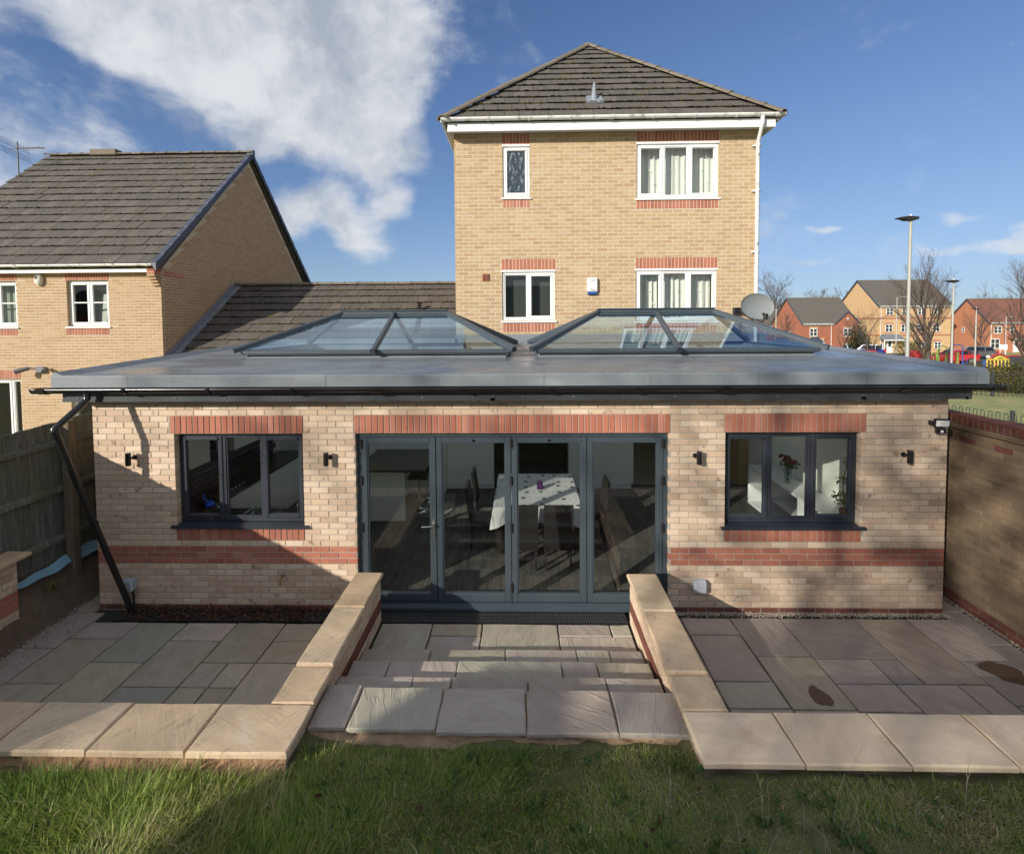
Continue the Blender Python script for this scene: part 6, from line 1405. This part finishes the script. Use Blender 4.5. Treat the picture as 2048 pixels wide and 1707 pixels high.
# houses beyond the park, each with walls, roof, windows
def far_house(name, label, pxc, D, Lx, Ly, zb, ze, pitch_h, wallm, roofm, wins, gablewins=(), bands=None, hip_r=False, door=None, lint=None, porch=None, proj=None, wc=WHITE):
    X0, Y0 = cp(pxc, D); X1, Y1 = X0+Lx, Y0+Ly; ym = (Y0+Y1)/2; zr = ze+pitch_h; t = thing(name, label, 'house', ((X0+X1)/2, ym, zb))
    b = MB(); b.prism([(Y0, zb-1), (Y1, zb-1), (Y1, ze), (ym, zr-.02), (Y0, ze)], 0, X0, X1); b.build('wall', wallm, t)
    ov = .28; sl = pitch_h/(Ly/2); b = MB(); th = .16
    for s_, ya in ((1, Y0), (-1, Y1)):
        e = [(X0-.18, ya-s_*ov, ze-ov*sl+.05), (X1+.18, ya-s_*ov, ze-ov*sl+.05), (X1+.18, ym, zr+.05), (X0-.18, ym, zr+.05)]
        b.add([*e, *[(p[0], p[1], p[2]+th) for p in e]], [(0, 3, 2, 1), (4, 5, 6, 7), (0, 1, 5, 4), (1, 2, 6, 5), (3, 0, 4, 7), (2, 3, 7, 6)])
    # courses of tiles as raised strips
    rows = int(math.hypot(Ly/2+ov, pitch_h)/.36); nrm = Vector((0, -sl, 1)).normalized()
    for k in range(rows):
        f = k/rows; y = Y0-ov+(ym-Y0+ov)*f; z = ze-ov*sl+.05+th+(zr-ze+ov*sl)*f; g = 1/rows; y2 = y+(ym-Y0+ov)*g; z2 = z+(zr-ze+ov*sl)*g
        b.add([(X0-.18, y, z+.05), (X1+.18, y, z+.05), (X1+.18, y2, z2+.005), (X0-.18, y2, z2+.005), (X0-.18, y, z), (X1+.18, y, z)], [(0, 1, 2, 3), (4, 5, 1, 0)])
    rf = b.build('roof', roofm, t)
    b = MB(); b.prism([(ym-.16, zr+.16), (ym-.08, zr+.28), (ym+.08, zr+.28), (ym+.16, zr+.16)], 0, X0-.2, X1+.2); b.build('ridge', RIDGE, rf)
    for s_, ya in ((1, Y0), (-1, Y1)):
        for xx in (X0-.24, X1+.18): MB().add([(xx, ya-s_*ov, ze-ov*sl), (xx+.06, ya-s_*ov, ze-ov*sl), (xx+.06, ym, zr), (xx, ym, zr), (xx, ya-s_*ov, ze-ov*sl+.27), (xx+.06, ya-s_*ov, ze-ov*sl+.27), (xx+.06, ym, zr+.27), (xx, ym, zr+.27)], [(0, 3, 2, 1), (4, 5, 6, 7), (0, 1, 5, 4), (2, 3, 7, 6), (3, 0, 4, 7), (1, 2, 6, 5)]).build('verge', VERGE, rf)
    b = MB(); b.box(X0, X1, Y0-ov, Y0-ov+.04, ze-.26, ze-.05); b.tube([(X0, Y0-ov-.06, ze-.04), (X1, Y0-ov-.06, ze-.04)], .06, 6); b.build('fascia', WHITEG, t)
    for xx in ((X0+.35,) if proj is None else (X0+proj[0]-.25,)): MB().tube([(xx, Y0-.25, ze-.15), (xx, Y0-.06, ze-.45), (xx, Y0-.06, zb)], .05, 6).build('downpipe', WHITEG, t)
    def win(x, z, w, h, y, ax=0):
        f = MB(); fr = .085; yb = y-.03
        if ax == 0:
            for (a, c, d, e) in ((x, x+w, z, z+fr), (x, x+w, z+h-fr, z+h), (x, x+fr, z, z+h), (x+w-fr, x+w, z, z+h)): f.box(a, c, yb, y+.02, d, e)
            if w > .7: f.box(x+w/2-.05, x+w/2+.05, yb-.01, y+.02, z, z+h)
            f.box(x, x+w, yb-.005, y+.02, z+h*.52-.03, z+h*.52+.03); o = f.build('window', wc, t); MB().box(x+.05, x+w-.05, y-.012, y+.01, z+.05, z+h-.05).build('pane', FARWIN, o)
            if lint:
                MB().box(x-.08, x+w+.08, y-.012, y+.01, z+h+.02, z+h+.24).build('lintel', lint, o); MB().box(x-.08, x+w+.08, y-.03, y+.01, z-.18, z-.01).build('sill', lint, o)
            r_ = random.Random(int(x*50+z*9))
            if r_.random() < .8: MB().box(x+.1, x+w*.33, y-.006, y+.012, z+.1, z+h-.1).build('curtain', CURT, o); MB().box(x+w*.70, x+w-.1, y-.006, y+.012, z+.1, z+h-.1).build('curtain', CURT, o)
        else:
            for (a, c, d, e) in ((x, x+w, z, z+fr), (x, x+w, z+h-fr, z+h), (x, x+fr, z, z+h), (x+w-fr, x+w, z, z+h)): f.box(y-.03, y+.02, a, c, d, e)
            f.box(y-.04, y+.02, x, x+w, z+h*.52-.03, z+h*.52+.03); o = f.build('window', wc, t); MB().box(y-.012, y+.01, x+.05, x+w-.05, z+.05, z+h-.05).build('pane', FARWIN, o)
    for (dx, dz, w, h) in wins: win(X0+dx, zb+dz, w, h, Y0)
    for (dy, dz, w, h) in gablewins: win(Y0+dy, zb+dz, w, h, X0, 1)
    if bands:
        for z in bands: b = MB(); b.box(X0-.015, X1, Y0-.015, Y0, zb+z, zb+z+.22); b.box(X0-.015, X0, Y0, Y1, zb+z, zb+z+.22); b.build('brick_band', FARRED, t)
    if door:
        b = MB(); b.box(X0+door, X0+door+.95, Y0-.03, Y0, zb, zb+2.1); o = b.build('door', WHITE, t); MB().box(X0+door+.25, X0+door+.70, Y0-.034, Y0-.028, zb+1.0, zb+1.9).build('pane', FARWIN, o)
    if porch:
        x, w, z, mt = porch; b = MB(); b.add([(X0+x, Y0-1.2, zb+z), (X0+x+w, Y0-1.2, zb+z), (X0+x+w-.3, Y0, zb+z+.85), (X0+x+.3, Y0, zb+z+.85), (X0+x, Y0, zb+z), (X0+x+w, Y0, zb+z)], [(0, 1, 2, 3), (0, 3, 4), (1, 5, 2), (0, 4, 5, 1)]); o = b.build('porch_roof', mt, t)
        b = MB(); b.box(X0+x, X0+x+w, Y0-1.2, Y0-1.14, zb+z-.16, zb+z)
        for q in (X0+x+.1, X0+x+w-.22): b.box(q, q+.12, Y0-1.12, Y0-1.0, zb, zb+z-.16)
        b.build('porch_post', WHITE, o)
    if proj:
        dx, w, d, zp = proj; xa, xb = X0+dx, X0+dx+w; xm = (xa+xb)/2; zt = ze+zp; b = MB(); b.prism([(xa, zb-1), (xb, zb-1), (xb, ze), (xm, zt), (xa, ze)], 1, Y0-d, Y0+.5); b.build('front_gable', wallm, t)
        b = MB(); yb = Y0+(zt-ze)/sl
        for s_, xx in ((-1, xa-.2), (1, xb+.2)):
            e = [(xx, Y0-d-.12, ze-.1), (xm, Y0-d-.12, zt+.06), (xm, yb, zt+.06), (xx, Y0-.1, ze-.1)]; b.add([*e, *[(p[0], p[1], p[2]+.16) for p in e]], [(0, 1, 2, 3), (4, 7, 6, 5), (0, 4, 5, 1), (3, 2, 6, 7), (0, 3, 7, 4), (1, 5, 6, 2)])
        b.build('gable_roof', roofm, t)
        for xx in (xa-.2, xb+.2):
            MB().add([(xx, Y0-d-.16, ze-.14), (xm, Y0-d-.16, zt), (xm, Y0-d-.16, zt+.26), (xx, Y0-d-.16, ze+.12), (xx, Y0-d-.10, ze-.14), (xm, Y0-d-.10, zt), (xm, Y0-d-.10, zt+.26), (xx, Y0-d-.10, ze+.12)], [(0, 1, 2, 3), (4, 7, 6, 5), (0, 4, 5, 1), (3, 2, 6, 7), (0, 3, 7, 4), (1, 5, 6, 2)]).build('gable_verge', VERGE, t)
        for z, h in ((3.0, 1.2), (.55, 1.25)): win(xm-.62, zb+z, 1.25, h, Y0-d)
        o = MB().lathe([(.0, 0), (.16, 0), (.16, .06), (0, .06)], (0, 0, 0), 12).xf(Matrix.Translation((xm, Y0-d-.02, ze+zp*.42)) @ Matrix.Rotation(R_(90), 4, 'X')).build('alarm_disc', WHITEP, t)
    return t
far_house('brick_house', 'red brick two storey house with a small front gable beyond the park', 1605, 75, 8.1, 8.8, -2.1, 2.85, 3.9, FARRED, FARTILE, [(1.1, 3.0, 1.15, 1.2), (2.65, 1.0, .6, 1.5)], [(3.2, 2.9, .5, .9)], lint=simple('buff_lintel', (.50, .36, .20), .9), porch=(1.0, 1.7, 2.1, VERGE), proj=(4.6, 3.4, .8, 1.7))
far_house('apartment_block', 'three storey buff brick block with a dark tiled roof beyond the park', 1757, 81, 11.7, 10.2, -2.1, 5.6, 4.4, FARBUFF, FARTILE, [(1.2+i*2.55, 6.2, 1.15, 1.15) for i in range(4)]+[(1.1+i*2.55, 3.4, 1.2, 1.3) for i in range(4)]+[(.3, .7, .9, .9), (6.5, .6, 1.1, 1.2), (9.1, .6, 1.1, 1.2)], bands=(5.55, 2.75), door=1.4, lint=simple('red_lintel', (.38, .13, .08), .9), porch=(.1, 3.6, 2.2, simple('porch_grey', (.16, .18, .20), .7)))
far_house('red_roofed_house', 'orange brick house with red tiled roof at the right edge beyond the park', 1978, 82, 14, 8.0, -2.15, 2.75, 3.9, FARORANGE, FARTILER, [(.8, 3.1, 1.3, 1.2), (3.4, 3.1, .65, 1.2), (.3, .6, 1.5, 1.6), (6, 3.1, 1.2, 1.2), (6, .6, 1.4, 1.4)], [(4.4, 3.1, .5, 1.0)], door=4.0, lint=simple('orange_lintel', (.46, .24, .12), .9), porch=(3.0, 2.6, 2.25, FARTILER))
far_house('red_brick_house', 'distant red roofed house behind the right hand house', 2030, 104, 14, 9, -2.2, 2.7, 3.6, FARORANGE, FARTILER, [(2, 3, 1.2, 1.2)])
far_house('brick_cottage', 'far off dark roofed house seen under the satellite dish', 1526, 96, 6.5, 9, -2.2, 2.2, 3.3, FARRED, FARTILE, [(1.2, 2.9, 1.2, 1.1)])
# cars
def car(label, px, D, rz, body, L=4.3, Wd=1.75, H=1.5, estate=True, zabs=0.):
    x, y = cp(px, D); z0 = zabs; t = thing('parked_car', label, 'car', (0, 0, 0), 'cars parked beyond the park')
    hw = Wd/2; prof = [(-L/2, .35), (-L/2+.02, .62), (-L/2+.12, .78), (-L*.22, .93), (-L*.08, H-.06), (L*.05, H), (L*.34 if estate else L*.20, H-.04), (L*.455 if estate else L*.36, .98), (L/2-.02, .92), (L/2, .55), (L/2-.05, .30), (-L/2+.1, .28)]
    def half(zc): return hw*(1.0 if zc < .9 else 1-.20*min(1, (zc-.9)/(H-.9)))
    n = len(prof); vs = [(px_, -half(z)*(.96 if z < .4 else 1), z) for px_, z in prof]+[(px_, half(z)*(.96 if z < .4 else 1), z) for px_, z in prof]
    b = MB(); b.add(vs, [tuple(range(n)), tuple(range(n, 2*n))[::-1]]+[(i, n+i, n+(i+1) % n, (i+1) % n) for i in range(n)], 0); b.build('body', body, t)
    g = MB()
    e = L*.43 if estate else L*.33
    for s_ in (-1, 1):
        for (a, c, a2, c2) in ((-L*.15, L*.06, -L*.065, L*.06), (L*.075, L*.235, L*.075, L*.235), (L*.25, e-.05, L*.25, e-.22)):
            za, zb_ = .96, H-.12; g.add([(a, s_*(half(za)+.006), za), (c, s_*(half(za)+.006), za), (c2, s_*(half(zb_)+.006), zb_), (a2, s_*(half(zb_)+.006), zb_)], [(0, 1, 2, 3)])
    xr, xt = (L*.462, L*.355) if estate else (L*.365, L*.225)
    g.add([(xr, -hw*.84, 1.0), (xr, hw*.84, 1.0), (xt+.02, hw*.74, H-.12), (xt+.02, -hw*.74, H-.12)], [(0, 1, 2, 3)]); g.add([(-L*.225, -hw*.86, .97), (-L*.225, hw*.86, .97), (-L*.095, hw*.76, H-.11), (-L*.095, -hw*.76, H-.11)], [(0, 1, 2, 3)]); g.build('windows', CARGLASS, t)
    for sx in (-L*.31, L*.30):
        for s_ in (-1, 1):
            w = MB(); w.tube([(sx, s_*(hw-.20), .31), (sx, s_*(hw+.012), .31)], .31, 18); o = w.build('wheel', TYRE, t); w = MB(); w.tube([(sx, s_*(hw+.005), .31), (sx, s_*(hw+.02), .31)], .20, 14); w.build('rim', STEEL, o)
    for s_ in (-1, 1):
        MB().cbox(L/2-.16, L/2+.012, s_*hw*.98-.12, s_*hw*.98+.012, .66, .98, .02).build('tail_light', LAMPRED, t); MB().cbox(-L/2-.005, -L/2+.25, s_*hw*.80-.18, s_*hw*.80+.18, .60, .75, .03).build('headlight', CHROME, t)
    MB().cbox(L/2-.0, L/2+.02, -.27, .27, .70, .82, .004).build('number_plate', PLATEY, t); MB().cbox(-L/2+.0, L/2+.04, -hw*.97, hw*.97, .24, .34, .03).build('bumper', BLACKPL, t)
    w = Matrix.Translation((x, y, z0)) @ Matrix.Rotation(rz, 4, 'Z'); t.matrix_basis = w; WM[t.name] = w
for px, D, w, zt in ((1745, 66, 16, -1.50), (1930, 56, 22, -1.22)):
    x, y = cp(px, D); b = MB(); b.box(x-w/2, x+w/2, y-5, y+5, -2.6, zt)
    struct(b.build('parking_area', ASPHALT))
car('dark blue people carrier parked below the three storey block', 1733, 66, R_(-38), CARBLUE, 4.3, 1.75, 1.62, zabs=-1.49)
car('red hatchback parked behind the climbing frame', 1908, 52, R_(-8), CARRED, 3.8, 1.65, 1.45, False, zabs=-1.21)
car('dark grey estate car parked beside the red brick gable', 1945, 58, R_(-38), CARGREY, 4.4, 1.75, 1.5, zabs=-1.21)
# play area
def play_tower(px, D, label, sc=1.0):
    x, y = cp(px, D); z = gz(x, y); t = thing('climbing_frame', label, 'climbing frame', (x, y, z), 'brightly painted play equipment')
    return t, x, y, z
t, x, y, z = play_tower(1848, 42, 'red and green climbing frame with blue slide behind the tallest lamp')
def bars(x0, x1, y_, z0, z1, n, r, mt, nm):
    b = MB()
    for i in range(n+1): q = x0+(x1-x0)*i/n; b.tube([(q, y_, z0), (q, y_, z1)], r, 5)
    b.tube([(x0, y_, z0), (x1, y_, z0)], r*1.4, 5); b.tube([(x0, y_, z1), (x1, y_, z1)], r*1.4, 5); return b.build(nm, mt, t)
MB().cbox(x-1.2, x-.05, y, y+.05, z+.95, z+2.0, .01).build('red_panel', REDP, t); bars(x-1.25, x+.0, y-.04, z+.95, z+2.0, 10, .018, REDP, 'guard_rail')
for q in (-1.25, .05, 1.3): MB().tube([(x+q, y, z), (x+q, y, z+2.15)], .06, 8).build('green_post', GREENP, t)
bars(x+.1, x+1.25, y, z+1.15, z+1.7, 3, .03, GREENP, 'climbing_bars')
b = MB(); b.prism([(x-3.0, z+.05), (x-2.7, z+.05), (x-1.3, z+1.15), (x-1.3, z+1.5), (x-1.6, z+1.45), (x-3.0, z+.35)], 1, y-.25, y+.25); b.build('slide', BLUEP, t)
b = MB(); b.tube([(x-2.1, y-.3, z+.8), (x-1.35, y-.3, z+1.95)], .03, 5); b.tube([(x-2.6, y-.3, z+.5), (x-1.8, y-.3, z+1.7)], .03, 5)
for i in range(6): b.tube([(x-2.5+i*.2, y-.3, z+.2), (x-2.5+i*.2, y-.3, z+.9+i*.17)], .02, 4)
b.build('slide_rail', BLUEP, t)
b = MB(); b.cbox(x-1.75, x-1.4, y-.35, y-.30, z+.9, z+2.05, .02); b.build('magenta_panel', PURP, t)
t, x, y, z = play_tower(1902, 40, 'red walled climbing tower with green posts and blue climbing hoops')
bars(x-1.4, x+.7, y-.04, z+1.0, z+1.95, 20, .016, REDP, 'guard_rail'); MB().cbox(x+.45, x+.75, y-.03, y+.05, z+1.0, z+2.0, .01).build('red_panel', REDP, t); MB().cbox(x-1.4, x+.8, y-.1, y+1.1, z+.92, z+1.0, .01).build('platform', REDP, t)
for q in (-1.1, -.35, .1, .55): MB().tube([(x+q, y-.06, z), (x+q, y-.06, z+1.95)], .055, 8).build('green_post', GREENP, t)
b = MB(); b.tube([(x-1.0, y, z+1.9)]+[(x-.62+.40*math.cos(a), y, z+2.15+.32*math.sin(a)) for a in np.linspace(2.9, .2, 7)]+[(x-.2, y, z+1.9)], .04, 6); b.build('green_hoop', GREENP, t)
b = MB(); b.tube([(x+.15, y+.3, z+1.0), (x+.15, y+.3, z+2.2), (x+.35, y+.3, z+2.5), (x+1.05, y+.3, z+2.55), (x+1.25, y+.3, z+2.4), (x+1.28, y+.3, z)], .045, 6)
b.tube([(x+1.28, y+.3, z+1.35), (x+1.6, y+.3, z+1.3), (x+1.7, y+.3, z+1.1), (x+1.3, y+.3, z+1.0)], .035, 6); b.tube([(x+1.28, y+.3, z+.75), (x+.95, y+.3, z+.7), (x+.9, y+.3, z+.5), (x+1.3, y+.3, z+.45)], .035, 6); b.build('blue_hoops', BLUEP, t)
b = MB()
for q in (-.1, .75): b.tube([(x+q+.1, y-.2, z+.62), (x+q+.1, y-.2, z+.86)], .14, 12)
b.build('drum', WHITEP, t)
t, x, y, z = play_tower(1990, 30, 'yellow barred play panel with blue end between the shrubs')
MB().cbox(x-.62, x-.48, y-.03, y+.03, z+.1, z+1.75, .01).build('blue_panel', BLUEP, t); bars(x-.4, x+.9, y, z+.35, z+1.75, 6, .04, YELP, 'yellow_bars'); bars(x-.3, x+.3, y+.2, z+.35, z+1.6, 2, .04, REDP, 'red_bars')
t, x, y, z = play_tower(2030, 55, 'red and yellow play hoop at the right edge of the park')
b = MB(); b.tube([(x-1.6+1.1*math.cos(a), y, z+.7+.9*math.sin(a)) for a in np.linspace(3.3, .3, 9)], .12, 6); b.tube([(x-.5, y, z+1.4), (x+3, y, z+1.5)], .08, 6); b.build('red_hoop', REDP, t); b = MB(); b.tube([(x-1.6+.75*math.cos(a), y-.1, z+.7+.6*math.sin(a)) for a in np.linspace(3.2, .2, 9)], .14, 6); b.build('yellow_hoop', YELP, t)
t = thing('swing_frame', 'red horizontal bar of a swing frame in front of the blue car', 'swing frame', (0, 0, 0)); x, y = cp(1718, 50); z = gz(x, y); zt = 3.55-64/967*50
b = MB(); b.tube([(x-1.75, y, zt), (x+1.7, y, zt)], .09, 8); b.build('top_bar', REDP, t)
for q in (-1.75, 1.7):
    for s_ in (-1, 1): MB().tube([(x+q, y, zt), (x+q+.35*(1 if q > 0 else -1), y+s_*.8, z)], .075, 8).build('leg', REDP, t)
t = thing('notice_board', 'blank white notice board on posts in front of the red tiled house', 'notice board', (0, 0, 0)); x, y = cp(2008, 70); z = gz(x, y)+.2
MB().cbox(x-.5, x+.6, y, y+.05, z+1.0, z+1.75, .01).build('board', WHITEP, t)
for q in (-.35, .45): MB().tube([(x+q, y+.08, z-.3), (x+q, y+.08, z+1.6)], .03, 6).build('post', WHITEP, t)
# hedges and shrubs
def shrub(label, blobs, n, size, sd, mt=HEDGE, tw=True):
    x0 = sum(q[0] for q in blobs)/len(blobs); y0 = sum(q[1] for q in blobs)/len(blobs); t = thing('shrub', label, 'shrub', (x0, y0, gz(x0, y0)), 'shrubs along the park edge')
    leaf_cloud('foliage', mt, t, blobs, n, size, sd); r = random.Random(sd); b = MB()
    for q in blobs:
        for k in range(26):
            a = r.uniform(0, 6.28); e = r.uniform(.5, 1.12); b.tube([(q[0]+r.gauss(0, .1), q[1]+r.gauss(0, .1), q[2]-q[5]), (q[0]+q[3]*.5*math.cos(a), q[1]+q[4]*.5*math.sin(a), q[2]), (q[0]+q[3]*e*math.cos(a), q[1]+q[4]*e*math.sin(a), q[2]+q[5]*r.uniform(.1, 1.1))], [.014, .009, .004], 3)
    b.build('twigs', TWIG, t)
def at(px, D, zc): x, y = cp(px, D); return x, y, zc
x, y = cp(1960, 27); g = gz(x, y)
shrub('olive green shrub behind the end of the flat roof', [(*at(1945, 28, g+.55), .9, .8, .75), (*at(1972, 28.5, g+.7), .8, .8, .95)], 2600, .055, 2)
shrub('large brownish shrub behind the park railing', [(*at(2010, 27.5, g+.6), 1.0, .8, .9), (*at(2032, 27.2, g+.75), 1.0, .9, 1.05), (*at(2060, 27, g+.7), 1.2, .9, 1.1), (*at(2110, 27, g+.6), 1.5, .9, 1.0)], 6000, .06, 3)
shrub('low yellow green shrub left of the large shrub', [(*at(1920, 31, g+.2), .8, .6, .65), (*at(1938, 31, g+.15), .7, .6, .6)], 1500, .06, 5)
shrub('low clipped hedge in front of the blue car', [(*at(1690+i*14, 56, -.98), .7, .5, .42) for i in range(6)], 1800, .08, 6)
shrub('yellowish bush behind the tallest lamp', [(*at(1815, 58, .0), 1.4, 1.0, 1.0), (*at(1838, 58, -.1), 1.2, 1.0, 1.0)], 1400, .09, 7)
x, y = cp(1716, 71); t = thing('evergreen_tree', 'dark evergreen tree between the red brick house and the buff block', 'tree', (x, y, -2)); leaf_cloud('crown', EVER, t, [(x, y, .5, 1.4, 1.2, 2.2), (x+.5, y, -.4, 1.6, 1.2, 1.6), (x+.1, y, 1.6, .9, .9, 1.3)], 2600, .12, 9); MB().tube([(x, y, -2.2), (x, y, 0)], .15, 6).build('trunk', BARK, t)
# bare trees
def T(px, D, ztop, sp, sd, label, r=.12, grp='bare winter trees beyond the garden wall', up=.6, lev=4, kids=(9, 6, 5, 4), thick=1., first=.12):
    x, y = cp(px, D); z = gz(x, y); tree('bare_tree', label, x, y, z, (ztop-z), sp, r, sd, grp, up, 'tree', lev, kids, thick, first)
T(1864, 33, 6.6, .85, 4, 'large bare tree rising above the flat roof between two street lamps', .17, up=.9, kids=(13, 7, 5, 4), thick=.9, first=.10)
T(2062, 29, 6.1, .95, 12, 'bare tree at the right edge behind the shrubs', .14, up=.7, kids=(12, 7, 5, 4), thick=.9)
T(1965, 66, 4.9, .8, 7, 'slim bare tree in front of the red tiled house', .13, kids=(12, 6, 5), lev=3, thick=2.6)
T(1737, 60, 4.2, .9, 9, 'young bare tree in front of the blue car', .09, kids=(11, 6, 5), lev=3, thick=2.2)
T(1686, 65, 4.0, .8, 15, 'young bare tree in front of the small brick gable', .09, kids=(9, 5, 4), lev=3, thick=2.2)
T(1571, 62, 3.9, .8, 17, 'dark bare tree in front of the red brick gable wall', .12, kids=(12, 6, 5), lev=3, thick=2.6)
T(1546, 118, 12.8, 1.0, 19, 'tall rounded bare tree far behind the satellite dish', .3, up=.3, kids=(12, 7, 6, 3), thick=3.6)
T(1624, 120, 9.0, 1.1, 21, 'dark bare tree behind the ridge of the red brick house', .3, up=.2, kids=(11, 7, 5, 3), thick=4.2)
T(1660, 122, 9.2, 1.1, 23, 'bare tree between the red brick house and the buff block roof', .3, up=.2, kids=(11, 7, 5, 3), thick=4.2)
T(2002, 125, 8.6, 1.2, 25, 'dark bare tree behind the red tiled roof', .3, up=.1, kids=(11, 7, 5, 3), thick=4.2)
T(2030, 125, 7.6, 1.2, 27, 'low bare tree behind the farther red roof', .3, up=.1, kids=(11, 7, 5, 3), thick=4.2)
# wooded skyline far off
def woods():
    r = np.random.default_rng(4); bl = []
    for i in range(70): px = 1100+i*18; D = 230+r.uniform(-20, 20); x, y = cp(px, D); bl.append((x, y, -1+r.uniform(0, 2.), 6, 5, 4.5+r.uniform(0, 3.)))
    for i in range(40): bl.append((-260+i*13, 260+r.uniform(-15, 15), 0, 8, 6, 6+r.uniform(0, 2)))
    o = leaf_cloud('distant_woods', simple('bare_woods', (.075, .062, .052), .95, .3, .1), None, bl, 16000, .55, 3); tag(o, 'brown strip of distant bare woods along the skyline', 'woods', kind='stuff')
woods()
# unseen block and trees added behind the garden, shaped to shade lawn and patio
t = thing('added_shade_block', 'tall brick house standing behind the garden, out of the picture', 'house', (-8.3, -18, 0))
b = MB(); b.box(-11.3, -4.6, -20, -14, -.3, 5.9); b.box(-12.45, -11.305, -20, -14, -.3, 6.40); b.build('wall', SIDEHONEY, t)
b = MB(); b.box(-11.2, -4.5, -20.1, -13.95, 5.9, 5.97); b.build('roof', VERGE, t)
t = thing('garden_hedge', 'dense evergreen hedge across the garden behind the camera', 'hedge', (0, -10.2, .3))
leaf_cloud('foliage', EVER, t, [(-5.2+i*.75, -10.3, 1.2, .65, .6, 1.25) for i in range(15)], 9000, .07, 40); MB().box(-5.4, 5.5, -10.5, -10.1, .2, 2.0).build('stems', SOIL, t)
for i, (x, w, h) in enumerate(((-62, 14, 5.2), (-42, 11, 5.0), (-24, 12, 5.2), (2, 13, 5.0), (22, 12, 5.2))):
    t = thing('row_house', ('red brick house at the far west end of the row beyond the hedge', 'buff brick house second from the west in the row beyond the hedge', 'red brick house in the middle of the row beyond the hedge', 'buff brick house east of the middle of the row beyond the hedge', 'red brick house at the east end of the row beyond the hedge')[i], 'house', (x, -52, -.2), 'row of houses beyond the garden hedge'); MB().box(x-w/2, x+w/2, -60, -52, -.3, h).build('wall', SIDEBUFF if i % 2 else FARRED, t); MB().prism([(-60.3, h-.1), (-56, h+3.6), (-51.7, h-.1)], 0, x-w/2-.2, x+w/2+.2).build('roof', FARTILE, t)
def shade_tree(x, y, zc, rx, rz2, n, size, sd, label, kids):
    t = tree('unseen_shade_tree', label, x, y, -.2, zc+rz2*.8, .8, .2, sd, None, .7, 'tree', 3, kids, 1.6, .45)
    leaf_cloud('shade_leaves', EVER, t, [(x, y, zc, rx, rx, rz2), (x+.6, y, zc+.5, rx*.7, rx*.7, rz2*.7), (x-.3, y, zc-.6, rx*.55, rx*.55, rz2*.5)], n, size, sd)  # leaf clouds added to thicken the shade each tree throws
shade_tree(-17.2, -24, 12.0, 3.0, 3.0, 2300, .13, 31, 'tall ivy clad tree far behind the garden, out of the picture', (9, 5, 4))
shade_tree(-25.8, -25, 14.6, 2.2, 1.0, 150, .13, 33, 'tall thin bare tree far behind the fence, out of the picture', (8, 5, 4))
